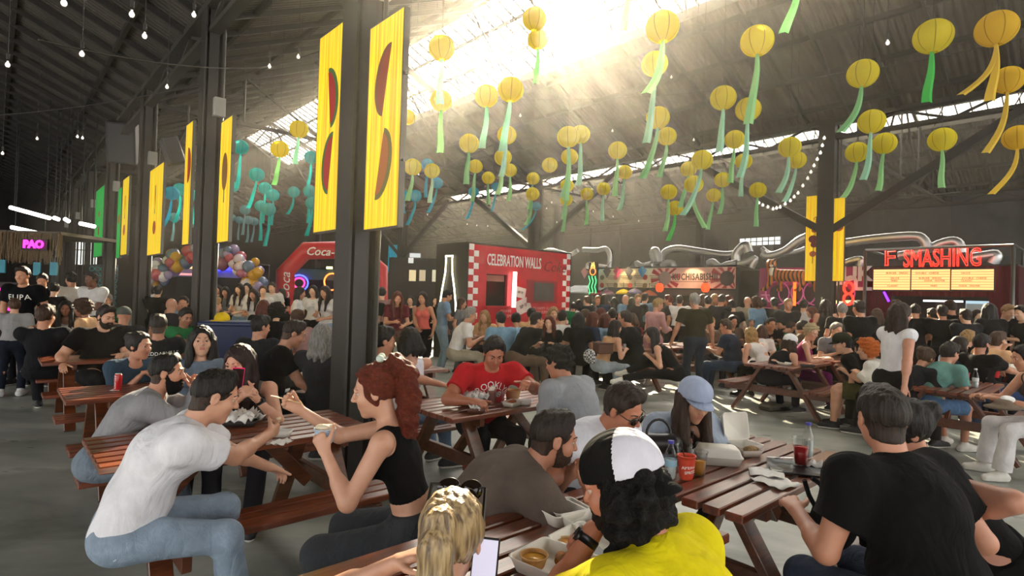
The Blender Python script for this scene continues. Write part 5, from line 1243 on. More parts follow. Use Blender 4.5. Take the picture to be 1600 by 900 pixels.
CR=[ # key px py Y yaw top bottom hair skin where
('m',35,431,9.0,165,K_,D_,HD,1,'at the left edge with pale letters on the chest'),('m2',66,439,11,150,K_,K_,HB,1,'behind the lettered T-shirt man, far left'),('f3',85,452,10.5,-20,K_,D_,HB,2,'with bare back turned, far left'),
('m',111,437,11,-60,W_,D_,HB,3,'in profile between two dark columns at left'),('m3',143,437,10.5,190,W_,K_,HB,5,'facing the camera left of the dark columns'),
('S',45,478,10,40,Gy,K_,HL,1,'at the far left table behind the boy'),('Tt',103,482,9.5,150,W_,D_,HB,4,'facing the camera at the far left table'),('Tc',128,483,9.2,-100,'c9a07a',D_,HL,4,'with frizzy hair at the far left table'),('S',166,470,11,160,'1f6b42',D_,HG,1,'behind the burly bearded man'),
('m3',247,455,12,-20,K_,K_,HB,2,'between the second and third columns, back turned'),('Sb',268,478,10,-20,D_,D_,HG,1,'grey head between the second and third column'),('S2',287,462,11.5,160,Bl,Nv,HD,1,'bending forward by the third column'),
('S',336,478,10.5,40,Bl,Nv,HY,0,'right of the second column, small'),('f',232,450,14,170,W_,D_,HD,2,'behind the second column'),
('f2',352,456,14,170,Gy,K_,HB,1,'right of the second column, holding something'),('f2',374,452,13,190,W_,Bl,HD,2,'arms raised in the group under the turquoise lanterns'),('f2',396,460,12,180,W_,Bl,HD,1,'reading a phone before the lilac bar'),('f3',411,455,13,160,W_,'9a9280',HL,2,'right of the phone-reading woman in white'),('f',340,452,15,180,D_,K_,HB,1,'half hidden right of the second column'),('fs',386,450,15,170,K_,D_,HB,2,'behind the women in white'),('m',425,450,15,185,W_,K_,HD,2,'behind the dustbin group at the red arch leg'),('f2',440,458,15.5,200,K_,K_,HD,1,'in the left leg of the red arch'),
('f',469,458,11.5,75,W_,Bl,HB,1,'in a cropped top under the red arch looking right'),('f',489,455,12.5,180,W_,K_,HB,2,'between two others under the red arch'),('f2',508,457,11.3,200,W_,Bl,HD,1,'open shirt, reading a phone under the red arch'),
('T3',464,497,8.6,-50,'8a6a66',D_,HL,1,'turned left beside the leaning man'),('Tc',432,489,9.5,-20,K_,K_,HB,2,'curly, near the blue bin'),('T',412,480,11,-20,D_,K_,HR,2,'red haired beyond the blue bin'),
('m3',580,463,11,170,K_,D_,HG,1,'right beside the nearest column, striped shoulders'),('m',597,459,12.5,-10,'8a6a66',K_,HB,2,'back turned right of the nearest column'),
('f2',621,466,10.5,160,'5a2228','5b4a3c',HR,1,'with long red hair carrying a jacket'),('f3',641,470,13,180,K_,D_,HB,2,'between the red haired and the coral one'),('ft',660,466,11,190,'d0655a',K_,HD,1,'bare midriff, jacket on the arm'),
('m2',699,463,12,70,Bl,'8fa8bb',HB,1,'all in faded denim before the neon bottle'),('f',722,474,12,100,Gy,Gy,HL,1,'with long hair left of the red booth'),('f3',680,470,15,170,K_,K_,HB,2,'dim, behind the denim man'),
('S',735,493,10.3,75,W_,'9a9280',HG,1,'with a bucket hat before the red booth'),('T',757,495,11.5,200,'c9a07a',D_,HY,0,'facing the camera before the red booth'),('S',782,500,10.2,-20,'6d8fa8',D_,HB,2,'back turned before the red booth, denim shirt'),('T3',806,500,10.4,-10,'8fb0cc',K_,HB,1,'back turned before the red booth, light shirt'),
('S2',838,501,9.8,60,K_,'5b4a3c',HD,1,'bending over the middle table'),('T3',831,492,11.5,20,'c9a07a',D_,HB,2,'behind the bending man'),('T',858,504,10.6,200,K_,D_,HR,2,'tilting her head at the middle table'),('T2',865,490,12,180,'c9a07a',D_,HY,0,'blond, under the red booth window'),('S',879,497,11,30,W_,D_,HB,2,'in a patterned shirt at the middle table'),
('T',904,500,10.4,10,K_,K_,HB,1,'with very long hair in front of the booth corner'),('T2',915,494,12,120,'c9a07a',D_,HL,0,'facing right near the booth corner'),('T',927,499,10.6,60,Nv,D_,HR,0,'auburn, in profile'),('T2',939,492,12,20,'c9a07a',D_,HR,0,'orange haired one in the second row'),('T',946,501,10.8,60,Bl,D_,HR,0,'red-brown hair, leaning right'),('S',978,499,10.2,-40,K_,K_,HD,1,'broad back right of the sand top woman'),('T2',988,500,11.6,30,'7d1f26',K_,HL,0,'partly hidden behind the broad back'),('S',957,493,12.5,10,D_,D_,HB,1,'dim, between the two middle rows'),
('T3',1110,505,11.2,170,'5b4a3c',D_,HY,0,'with a high blond knot facing the olive man'),('S',1145,503,12.5,170,'5b4a3c',D_,HB,3,'behind the navy shirt man'),('T',1190,518,10.6,30,W_,K_,HL,1,'beside the wavy blond one'),('S2',1205,507,12,180,K_,D_,HB,3,'facing the camera by the pink booth'),('S',1218,505,12.5,150,D_,D_,HD,2,'second from the pink booth pillar'),('S',1235,512,12.3,60,'1f6b42',D_,HD,3,'low in the crowd by the right column'),('S',1254,512,11.5,100,'5b4a3c',K_,HB,3,'near the right column, dim'),
('m3',1342,482,9.4,-5,K_,K_,HD,1,'broad back right of the right column'),('m',1316,485,10.5,20,K_,K_,HG,1,'grey haired right beside the right column'),('f',1370,492,10.8,10,D_,D_,HL,1,'between the broad back and the walking woman'),('S',1307,517,10,170,Gy,D_,HG,2,'low behind the purple top woman'),
('S2',1560,533,8.2,80,'c9a07a',D_,HL,0,'with bare shoulders at the right table far end'),('S',1512,530,8.9,70,K_,D_,HY,1,'behind the black bearded one'),('T2',1500,540,8.0,90,'2c3a52',Nv,HD,1,'in between at the right table'),
('m2',1430,487,10.5,30,K_,K_,HB,1,'right behind the walking woman'),('m',1457,493,10.8,-10,K_,K_,HB,2,'queuing under the left menu panel'),('m3',1472,488,10.2,20,K_,K_,HB,1,'in profile under the middle menu panel'),('m',1485,481,11.5,0,K_,K_,HD,1,'tall, queuing under the middle menu panel'),('m3',1508,494,9.8,0,D_,K_,HD,2,'leather jacket, queuing at the counter'),('f',1527,494,11.2,190,K_,K_,HB,2,'behind the counter, dim'),('m',1596,490,10,-90,K_,K_,HB,2,'cut off by the right edge'),
]
QU=[(896,480),(905,475),(917,470),(925,482),(934,470),(944,468),(952,480),(960,472),(968,485),(977,468),(987,472),(997,468),(1008,466),(1044,470),(1055,480),(1062,470),(1098,468),(1106,472),(1117,468),(1128,470),(1138,470),(1144,478),(1168,472),(1181,472),(1192,476),(1232,476),(1256,478),(1268,488),(1210,474),(1290,478),(1401,480),(1545,486),(1575,488)]
QT=['1f6b42',W_,D_,K_,Gy,Nv,W_,K_,D_,'6d8fa8','9a9280',K_,'6d8fa8',K_,D_,W_,W_,'5b4a3c','5b4a3c',D_,Gy,K_,'9a9280','6d8fa8',K_,D_,W_,'7d1f26',K_,K_,D_,K_,K_]
QW=['nearest the red booth corner','second from the red booth corner','under the green cactus neon','in the queue under the first kite','under the pink kite','under the yellow lamp of the menu board','with bare arms in the menu queue','arms folded in the menu queue','low in the menu queue','under the black kite','beside the tall pale shirt in the menu queue','under the blue kite','under the left end of the name banner','just left of the pink robe woman','right of the pink robe woman','left of the olive man','under the left red lantern','beside the olive man, raising a hand','under the right red lantern','under the middle of the name banner','bulky, right of the red lantern','at the right end of the name banner','in a plain back view left of the pink pillar','before the pink pillar, left one','before the pink pillar, right one','left inside the pink booth','before the pink booth counter','beside the right column, low','left of the tiger','behind the right column','left under the red neon letters','at the right end of the dark red stall','beyond the dark red stall']
QK=['m','f','m3','ft','m','f2','m2','f','m','mb','fs','m','m3']
for i,((x,y),t,w) in enumerate(zip(QU,QT,QW)):
    yv=PV(x,460,13.7).y*(.93 if i%2 else .99); yv=min(yv,15.5); CR.append((QK[i%13],x,y,yv,[0,20,-30,10,180,40,-60][i%7],t,[K_,D_,Nv,K_][i%4],[HB,HD,HL,HB,HY,HD,HR][i%7],[1,2,0,3,1][i%5],w))
for q in CR:
    k_,px,py,Y,yaw,t,b,hr,sk_,w=q
    sex='woman' if k_[0] in'fT' else 'man'; 
    lab='%s in %s with %s hair, %s'%(sex,CN.get(t,'dark'),HN[hr],w) if k_ not in('mb','Sb') else 'bald %s in %s, %s'%(sex,CN.get(t,'dark'),w)
    ob=crowd(k_,px,py,Y,yaw,t,b,hr,sk_,lab,'people standing in the crowd' if k_[0] in'mf' else 'people sitting in the crowd')
    if (px,py)==(35,431): LETTERED=ob
PEOPLE['lettered']=(LETTERED,PRO['m'][1],dict(sex='m'))
shirt_print('lettered','EUPA',.11,LET,'front',.09,spacing=1.1)
for k_,v in PRO.items():
    if not v[2]:
        for c in list(v[0].children): bpy.data.objects.remove(c)
        bpy.data.objects.remove(v[0])
# ------------------------------------------------------------------ stalls
def stall_frame(px0,px1,pytop,v,label,cat='food stall',name='food_stall'):
    """a frame on the plane at v facing the tables: local x to the right as seen, z up, origin on the floor at the left end"""
    a=PV(px0,pytop,v); b=PV(px1,pytop,v); o=empty(name,(a.x,a.y,0)); xd=-UV
    o.rotation_euler=(0,0,math.atan2(xd.y,xd.x)); tag(o,label,cat); bpy.context.view_layer.update()
    w=(b-a).dot(xd); return o,w,(a.z+b.z)/2
def loc(o,px,py,v):      # local x,z of a seen point on the plane at v
    q=PV(px,py,v); d=q-o.location; return d.dot(-UV),q.z
def boxp(o,name,x0,x1,y0,y1,z0,z1,m,bev=0,parent=None):
    mb=MB(); mb.box(((x0+x1)/2,(y0+y1)/2,(z0+z1)/2),(x1-x0,y1-y0,z1-z0),bev=bev); return mb.build(name,m,parent or o)
def tx(o,txt,x,z,size,m,y=-.012,name='lettering',flip=False,**kw):
    me=text_mesh(txt,size,.008,**kw); q=link(name,me,o,m)
    for p in me.polygons: p.material_index=0
    me.transform(Matrix.Translation((x,y,z))@(Matrix.Rotation(math.pi,4,'Y') if flip else Matrix.Identity(4))@Matrix.Rotation(math.pi/2,4,'X')); return q
def neon(o,pts,r,m,name='neon_tube',parent=None):
    mb=MB(); mb.tube(pts,r,6); return mb.build(name,m,parent or o,True)
def neon_text(o,txt,x,z,size,m,y=-.05,r=.012,spacing=1,name='neon_letters'):
    cu=bpy.data.curves.new('t','FONT'); cu.body=txt; cu.size=size; cu.align_x='CENTER'; cu.align_y='CENTER'; cu.fill_mode='NONE'; cu.bevel_depth=r; cu.bevel_resolution=1; cu.space_character=spacing; cu.resolution_u=3
    q=bpy.data.objects.new('t',cu); COL.objects.link(q); bpy.context.view_layer.update(); me=bpy.data.meshes.new_from_object(q.evaluated_get(bpy.context.evaluated_depsgraph_get())); bpy.data.objects.remove(q)
    me.transform(Matrix.Translation((x,y,z))@Matrix.Rotation(math.pi/2,4,'X')); q=link(name,me,o,m)
    for p in me.polygons: p.material_index=0
    return q
RED=mat('paint','c41f2b',rough=.45); RED2=mat('paint','96202a'); BLK=mat('paint','1a1a1c',rough=.6); WHT=mat('plain','e6e2e0'); NW=mat('emit','fff8ea',e=4)
# --- red booth: its front runs across the hall
A=PY(733,388,14.0); A.z=0; o=empty('promotion_booth',A,math.atan2(VV.y,VV.x)); tag(o,'red booth with white lettering, chequered edges and two windows','booth'); bpy.context.view_layer.update()
Wb,Hb=3.72,2.92
def lb(px,py):      # local point on the booth front
    n_=UV; r_=ray(px,py); t=(A-Vector((0,0,CH))).dot(n_)/r_.dot(n_); q=Vector((0,0,CH))+r_*t; return (q-A).dot(VV),q.z
x0,_=lb(760,440); x1,z1=lb(793,431); _,z0=lb(775,478); 
mb=MB(); w0,w1,h0,h1=x0,x1,z0,z1+.02
mb.box((w0/2,.06,Hb/2),(w0,.12,Hb)); mb.box(((w1+Wb)/2,.06,Hb/2),(Wb-w1,.12,Hb)); mb.box(((w0+w1)/2,.06,h0/2),(w1-w0,.12,h0)); mb.box(((w0+w1)/2,.06,(h1+Hb)/2),(w1-w0,.12,Hb-h1))
mb.build('front_wall',RED,o)
boxp(o,'side_wall',-.03,.0,0,1.35,0,Hb,BLK); boxp(o,'back_wall',0,Wb,1.30,1.35,0,Hb,BLK); boxp(o,'side_wall',Wb,Wb+.04,0,1.35,0,Hb,BLK); boxp(o,'roof',-.03,Wb+.04,0,1.35,Hb-.02,Hb+.03,BLK)
q=boxp(o,'window',w0,w1,.08,.10,h0,h1,mat('plain','14181a',rough=.12)); boxp(o,'window_sill',w0-.06,w1+.06,-.12,.0,h0-.05,h0,RED)
boxp(o,'poster_strip',w0+.05,w1-.05,.07,.08,h1-.18,h1-.02,mat('paint','9a5a4a'))
xa,za=lb(823,437); xb,zb=lb(869,474); boxp(o,'screen_frame',xa,xb,-.03,.0,zb,za,RED2); boxp(o,'screen',xa+.25,xb-.15,-.04,-.02,zb+.06,za-.06,mat('paint','4f4a4c',rough=.3))
xl,zl=lb(800,425); xl2,zl2=lb(799,480); neon(o,[(xl,-.10,zl2),(xl+.02,-.10,zl)],.055,NW,'tube_lamp')
cell=.155; n_=int(Hb/cell)
for xs,nm in((0,'l'),(Wb-cell*2,'r')):
    mb=MB()
    for r_ in range(n_):
        cx=xs+cell*(.5+(r_+(nm=='r'))%2); mb.box((cx,-.006,Hb-cell*(r_+.55)),(cell*.98,.012,cell*.95))
    mb.build('chequered_edge',WHT,o)
def fitx(q,x0,x1,z0=None,z1=None):
    c=[v.co.copy() for v in q.data.vertices]; a,b=min(v.x for v in c),max(v.x for v in c); e,f=min(v.z for v in c),max(v.z for v in c)
    for v in q.data.vertices:
        v.co.x=x0+(v.co.x-a)/(b-a)*(x1-x0)
        if z0 is not None: v.co.z=z0+(v.co.z-e)/(f-e)*(z1-z0)
    return q
x,z=lb(802,409); fitx(tx(o,'CELEBRATION WALLS',x,z,.345,WHT,bold=.004),lb(761,404)[0],lb(845,414)[0],z-.14,z+.16)
x,z=lb(866,418); tx(o,'Coke',x,z,.42,mat('plain','7c1a22'),shear=.35)
for (px,py,t) in((790,486,'#SHARE'),(790,494,'YOUR SMILE'),(845,482,'AS HAPPY AS'),(845,488,'YOUR TUNES')):
    x,z=lb(px,py); tx(o,t,x,z,.11,mat('plain','e09a98'))
for px,py,rz,s in((812,457,10,.2),(817,478,-20,.27)):
    x,z=lb(px,py); T=Matrix.Translation((x,-.015,z))@Matrix.Rotation(math.radians(rz),4,'Y'); mb=MB(); mb.prism([(-s,-s*.7),(s,-s*.7),(s,s*.7),(-s,s*.7)],.01,T); q=mb.build('sticker',mat('paint','d8c4bc'),o)
    me=text_mesh('SIP IT',s*.45,.006); me.transform(T@Matrix.Translation((0,-.012,0))@Matrix.Rotation(math.pi/2,4,'X')); link('lettering',me,q,mat('plain','5a3030')); [setattr(p,'material_index',0) for p in me.polygons]
# neon bottle on the black side
SD=empty('neon_bottle',A+UV*.72-VV*.07,math.atan2(-UV.y,-UV.x)); tag(SD,'white neon outline of a bottle on the black side of the red booth','neon sign')
pf=[(.24,1.0),(.225,1.4),(.17,1.8),(.10,2.2),(.085,2.55),(.10,2.62)]; neon(SD,[(-x*1.5,0,z) for x,z in pf]+[(x*1.5,0,z) for x,z in reversed(pf)],.022,mat('emit','fff2c8',e=5))
# --- menu stall
V1=15.0
o,w,zt=stall_frame(926,1150,419,V1,'long stall with a cream menu board and a KUCHISABISHII name banner')
_,zb=loc(o,1040,450,V1); CRM=mat('paint','cfc4a2'); PNK=mat('paint','d9a89c')
boxp(o,'counter',0,w,.1,1.0,0,1.05,BLK); boxp(o,'rear_wall',0,w,2.0,2.05,0,zt,BLK); boxp(o,'canopy',0,w,0,2.05,zt,zt+.05,BLK); boxp(o,'post',w-.05,w+.08,0,.15,0,zt,BLK); boxp(o,'post',-.1,.0,0,.12,0,zt,BLK); boxp(o,'lattice',w*.46,w,0,.03,zb-.22,zb-.04,mat('paint','3a3230'))
xm,_=loc(o,1027,430,V1); q=boxp(o,'menu_board',0,xm-.02,-.03,0,zb,zt,CRM)
rd=random.Random(3); dk=mat('plain','5a4a34'); rd_=mat('plain','a8443a')
for c in range(4):
    for r_ in range(2):
        x=.3+c*(xm-.3)/4; z=zt-.28-r_*.26; mb=MB()
        for k_ in range(3): mb.box((x+.55,-.036,z+.05-k_*.05),(.5-.1*k_,.008,.018))
        mb.build('menu_text',dk,q); mb=MB(); mb.lathe([(.085,-.004),(.085,.004)],14,(x+.15,-.038,z),0,Matrix.Rotation(math.pi/2,3,'X')); mb.build('dish_picture',rd_ if (c+r_)%2 else mat('plain','6a5a3a'),q)
q=boxp(o,'name_banner',xm,w,-.03,0,zb,zt,PNK); x,z=loc(o,1088,433,V1); fitx(tx(q,'KUCHISABISHII',x,z,.34,mat('plain','241a18'),y=-.04,bold=.010,spacing=1.12),loc(o,1052,433,V1)[0],loc(o,1122,433,V1)[0],z-.09,z+.11)
mb=MB(); x2,z2=loc(o,1088,439,V1); mb.box((x2,-.036,z2-.02),(1.5,.006,.02)); mb.build('underline',mat('plain','7a5a50'),q)
for pxc in(1040,1137):
    x,z=loc(o,pxc,435,V1); mb=MB(); T=Matrix.Translation((x,-.036,z))
    for k_ in range(10):
        a0,a1=math.radians(k_*36),math.radians(k_*36+17); P_=[]
        for a,rr in((a0,.2),(a0,.5),(a1,.5),(a1,.2)):
            xx,zz=rr*math.cos(a),rr*math.sin(a); P_.append((max(-.55,min(w-x-.01,xx)),max(zb-z+.01,min(zt-z-.01,zz))))
        mb.prism(P_,.006,T)
    mb.build('red_rays',mat('plain','98222c'),q); mb=MB(); mb.lathe([(.21,-.006),(.21,.006)],20,(x,-.045,z),0,Matrix.Rotation(math.pi/2,3,'X')); mb.build('round_badge',mat('plain','2c2424' if pxc>1100 else '8a7a74'),q)
for pxl in(1041,1112):
    x,z=loc(o,pxl,450,V1); L_=empty('red_lantern',o.matrix_world@Vector((x,-.35,z))); tag(L_,'glowing orange-red lantern under the name banner, '+('left' if pxl<1100 else 'right')+' one','lantern')
    mb=MB(); mb.lathe([(.05,-.13),(.10,-.09),(.12,0),(.10,.09),(.05,.13)],18); mb.build('shade',mat('emit','f0481c',e=1.6),L_,True); mb=MB(); mb.lathe([(.06,.13),(.06,.15)],14); mb.lathe([(.06,-.15),(.06,-.13)],14); mb.tube([(0,0,.15),(0,.2,.4)],.01,6); mb.build('rims',BLK,L_)
lamp=bpy.data.lights.new('banner_lamp','SPOT'); lamp.energy=40; lamp.color=(1,.75,.4); lamp.spot_size=1.6; lamp.shadow_soft_size=.05
for pxl in(985,1085):
    x,z=loc(o,pxl,418,V1); lo=bpy.data.objects.new('banner_lamp',lamp); COL.objects.link(lo); lo.parent=o; lo.location=(x,-.45,zt+.12); lo.rotation_euler=(math.radians(25),0,0)
KC={'2a8fb0':'blue','2b2b30':'black','b8355a':'pink','2f2f36':'charcoal','2c86b0':'second blue','c98a94':'pale pink'}
for px,py,c in((938,423,'2a8fb0'),(956,425,'2b2b30'),(972,425,'b8355a'),(990,425,'2f2f36'),(1011,424,'2c86b0'),(921,426,'c98a94')):
    x,z=loc(o,px,py,V1); K_o=empty('paper_kite',o.matrix_world@Vector((x,-.25,z)),o.rotation_euler[2]); tag(K_o,KC[c]+' diamond kite hanging before the menu board','kite','kites over the menu board')
    mb=MB(); mb.v=[(0,-.03,.16),(.17,0,.03),(0,.0,-.22),(-.17,0,.03),(0,.012,.0)]; mb.f=[(0,3,4),(0,4,1),(1,4,2),(2,4,3),(0,1,2,3)]; mb.m=[0]*5; mb.build('sail',mat('plain',c),K_o); mb=MB(); mb.tube([(0,0,.16),(0,.2,.35)],.006,5); mb.build('string',BLK,K_o)
for px,py,c,nm in((940,457,'a83048','dark red'),(955,457,'6a4a6a','mauve'),(980,456,'e0c020','yellow'),(998,455,'8a86a8','lilac'),(1020,458,'b85a30','orange')):
    x,z=loc(o,px,py,V1); U_=empty('paper_umbrella',o.matrix_world@Vector((x,-.2,z))); tag(U_,nm+' paper umbrella hanging under the menu board','umbrella','umbrellas under the menu board'); mb=MB(); mb.lathe([(.26,-.08),(.2,.0),(.1,.06),(.01,.085)],14); mb.build('canopy',mat('plain',c),U_,True); mb=MB(); mb.tube([(0,0,-.18),(0,0,.3)],.008,5); mb.build('stick',BLK,U_)
# cactus-like neon drink
q0=PV(925,462,V1-.4); N_=empty('neon_sign',q0,o.rotation_euler[2]); tag(N_,'green and orange neon figure at the left end of the menu stall','neon sign')
NG=mat('emit','3fe07a',e=2.5); NO=mat('emit','ff7a30',e=3)
for x in(-.13,.0,.13): neon(N_,[(x+.03*math.sin(k_*1.4),0,.05+k_*.075) for k_ in range(9)],.014,NG)
neon(N_,[(.12*math.cos(t*.7),0,.80+.12*math.sin(t*.7)) for t in range(10)],.014,NO); neon(N_,[(-.08,0,.92),(-.03,0,1.08),(.0,0,.95),(.04,0,1.1),(.08,0,.92)],.012,mat('emit','ffd35a',e=3))
boxp(N_,'backing',-.2,.2,.03,.05,0,1.1,BLK)
# awning lights left of the menu stall
q0=PV(912,452,V1); mb=MB(); mb.box((0,0,0),(1.5,.8,.04),Matrix.Rotation(math.radians(18),3,'X')); aw=mb.build('pale_awning',mat('paint','b8c4c8')); aw.location=q0; aw.rotation_euler=o.rotation_euler; tag(aw,'small pale awning left of the menu board','awning')
# --- pink booth with the tiger
o,w,zt=stall_frame(1188,1354,418,V1,'magenta booth with a tiger figure on its fascia and white TUK TUK letters'); MG=mat('paint','a02468')
_,zb=loc(o,1270,453,V1); boxp(o,'fascia',0,w,-.04,.04,zb,zt,MG); x1,_=loc(o,1211,470,V1); boxp(o,'pillar',0,x1,-.04,.3,0,zb,MG); boxp(o,'roof',0,w,.04,1.9,zt-.05,zt,BLK); boxp(o,'rear_wall',0,w,1.85,1.9,0,zt,BLK); boxp(o,'counter',x1,w,.1,.7,0,1.05,mat('paint','3b3430')); boxp(o,'light_strip',x1+.8,w-.8,1.6,1.66,zb-.32,zb-.22,mat('emit','e8d08a',e=2))
mb=MB()
for k_ in range(6): mb.box((x1/2,-.045,zb-.15-k_*.17),(x1*.7,.01,.03))
mb.build('pillar_slats',mat('plain','d890b4'),o)
LW=mat('plain','e6d6de'); x,z=loc(o,1333,429,V1); tx(o,'TUK',x-.05,z,.46,LW,y=-.05,bold=.018); x,z=loc(o,1333,441,V1); tx(o,'TUK',x-.05,z,.46,LW,y=-.05,bold=.018,flip=True)
for k_,px in enumerate((1216,1237,1257,1277,1315)):
    x,z=loc(o,px,458,V1); rr=.30; neon(o,[(x+rr*math.cos(t*math.pi/12),-.06,z+rr*math.sin(t*math.pi/12)) for t in range(25)],.016,mat('emit','b04a78',e=.7),'ring')
    mb=MB(); mb.lathe([(.2,-.01),(.2,.01)],18,(x,-.05,z),0,Matrix.Rotation(math.pi/2,3,'X')); mb.build('ring_disc',mat('plain','3a1c2c'),o)
NR=mat('emit','ff2a1c',e=4)
x,z=loc(o,1328,459,V1)
for dz in(-.13,.13): neon(o,[(x+.1*math.cos(t*math.pi/8),-.1,z+dz+.13*math.sin(t*math.pi/8)) for t in range(17)],.028,NR)
x,z=loc(o,1244,459,V1); neon(o,[(x,-.1,z-.3),(x,-.1,z+.3)],.035,mat('emit','ff5a1c',e=3)); x,z=loc(o,1304,457,V1); neon(o,[(x,-.1,z-.2),(x,-.1,z+.2)],.03,mat('emit','ff7a1c',e=3))
# tiger figure
tm=bpy.data.materials.new('tiger_stripes'); tm.use_nodes=True; n=tm.node_tree.nodes; l=tm.node_tree.links; b=n['Principled BSDF']; t=n.new('ShaderNodeTexCoord'); wv=n.new('ShaderNodeTexWave'); wv.bands_direction='X'; wv.inputs['Scale'].default_value=2.1; wv.inputs['Distortion'].default_value=3.5; wv.inputs['Detail'].default_value=1.5; l.new(t.outputs['Object'],wv.inputs['Vector'])
r=n.new('ShaderNodeValToRGB'); e=r.color_ramp.elements; e[0].position=.36; e[0].color=hexc('17110e'); e[1].position=.42; e[1].color=hexc('c0702c'); l.new(wv.outputs[0],r.inputs[0]); l.new(r.outputs[0],b.inputs['Base Color'])
x,z=loc(o,1238,434,V1); Tg=empty('tiger_figure',o.matrix_world@Vector((x,-.3,z)),o.rotation_euler[2]); tag(Tg,'striped orange tiger figure walking along the magenta fascia','figure')
B=SDF(.08); B.rc(V3(-.5,0,.10),V3(.75,0,.02),.24,.26); B.rc(V3(-.5,0,.1),V3(-.62,-.02,.42),.2,.17); B.el(V3(-.60,-.08,.55),V3(.19,.2,.18)); B.el(V3(-.50,-.24,.50),V3(.12,.1,.09))
for sg in(-1,1): B.el(V3(-.60+.13*sg,-.02,.72),V3(.05,.03,.06))
for (x0,x1,y) in((-.55,-.80,-.12),(-.40,-.30,.12),(.6,.45,-.12),(.8,1.0,.12)):
    B.rc(V3(x0,y,.0),V3((x0+x1)/2+.05,y,-.28),.13,.08); B.rc(V3((x0+x1)/2+.05,y,-.28),V3(x1,y,-.50),.08,.065); B.rc(V3(x1,y,-.5),V3(x1-.12,y,-.52),.065,.05)
B.rc(V3(.95,0,.08),V3(1.25,0,.3),.05,.045); B.rc(V3(1.25,0,.3),V3(1.2,0,.55),.045,.04)
v,qq=B.mesh(.03); link('body',np_mesh('body',v,qq),Tg,tm); B=SDF(.03); B.rc(V3(-.56,-.1,.38),V3(-.52,-.2,.10),.11,.08); B.el(V3(-.49,-.31,.46),V3(.08,.05,.06)); link('white_chest',np_mesh('chest',*B.mesh(.03)),Tg,mat('cloth','d8d0c4'))
for ch in Tg.children: ch.scale=(.66,.62,.62)
# --- dark red stall with neon letters
o,w,zt=stall_frame(1355,1590,417,V1,'dark red curtained stall with lit menu panels and red neon F SMASHING letters'); WN=mat('cloth','5a0f1e')
xa,zc=loc(o,1392,463,V1); xb,_=loc(o,1546,463,V1); _,zmid=loc(o,1450,463,V1)
def curtain(x0,x1,z0,z1,nm,y=0,par=None):
    mb=MB(); N=max(int((x1-x0)/.03),4)
    for i in range(N+1):
        x=x0+(x1-x0)*i/N; yy=y+.035*math.sin(x*42)
        for dy in(0,.012): mb.v+= [(x,yy+dy,z0),(x,yy+dy,z1)]
    for i in range(N):
        a=i*4; b_=a+4; mb.f+=[(a,b_,b_+1,a+1),(a+2,a+3,b_+3,b_+2)]; mb.m+=[0,0]
    return mb.build(nm,WN,par or o,True)
curtain(0,xa,0,zt,'curtain'); curtain(xb,w,0,zt,'curtain'); curtain(xa,xb,zmid,zt,'curtain'); boxp(o,'rear_wall',0,w,2.3,2.35,0,zt,mat('paint','3a2a2c')); boxp(o,'roof',0,w,.05,2.35,zt,zt+.04,BLK); boxp(o,'counter',xa,xb,.05,.7,0,1.1,mat('cloth','40101a')); boxp(o,'side_wall',w-.02,w+.02,.05,2.35,0,zt,mat('cloth','40101a'))
PN=mat('emit','ffc27a',e=1.25); DK=mat('plain','6b3a14')
mt=['BURGER   SMASH','CLASSIC','DOUBLE   CHEESE','FRIES','SAUCE','SODA   WATER']
for k_,(p0,p1) in enumerate(((1368,1424),(1427,1486),(1489,1554))):
    xx0,z1_=loc(o,p0,423,V1); xx1,z0_=loc(o,p1,454,V1); _,z1_=loc(o,(p0+p1)/2,421.5,V1); _,z0_=loc(o,(p0+p1)/2,453,V1)
    pn=boxp(o,'menu_panel',xx0,xx1,-.14,-.06,z0_,z1_,PN); boxp(o,'panel_frame',xx0-.02,xx1+.02,-.12,-.07,z0_-.03,z1_+.03,BLK)
    for j in range(7): boxp(o,'divider',xx0,xx1,-.145,-.14,z0_+(z1_-z0_)*(j+1)/8-.003,z0_+(z1_-z0_)*(j+1)/8+.003,DK,parent=pn)
    rd=random.Random(k_+5)
    for j in(1,3,4,6): tx(pn,mt[(k_*2+j)%6],(xx0+xx1)/2+rd.uniform(-.12,.12),z0_+(z1_-z0_)*(j+.5)/8,(z1_-z0_)/8*.95,DK,y=-.15)
xn,zn=loc(o,1391,404,V1); neon_text(o,'F',xn,zn,.52,NR,r=.010); xn,zn=loc(o,1471,404.5,V1); q=neon_text(o,'SMASHING',xn,zn,.52,NR,spacing=1.0,r=.010)
xs,_=loc(o,1411,404,V1); xe,_=loc(o,1532,404,V1); bw=max(v.co.x for v in q.data.vertices)-min(v.co.x for v in q.data.vertices); k_=(xe-xs)/bw
for v in q.data.vertices: v.co.x=xn+(v.co.x-xn)*k_
mb=MB(); z2=loc(o,1460,388,V1)[1]
for x in(0,w-.05): mb.tube([(x,-.15,0),(x,-.15,z2)],.035,8)
mb.tube([(0,-.15,z2),(w-.05,-.15,z2)],.03,8); mb.tube([(w-.05,-.15,z2),(w-.05,1.2,z2),(w-.05,1.2,0)],.03,8); mb.tube([(0,-.15,z2),(0,1.2,z2)],.03,8); mb.build('pipe_frame',mat('metal','8a8a88'),o,True)
mb=MB(); xr,zr=loc(o,1475,410,V1); mb.tube([(xs-.2,-.06,zr-.12),(xe+.1,-.06,zr-.12)],.012,6); mb.build('sign_rail',BLK,o)
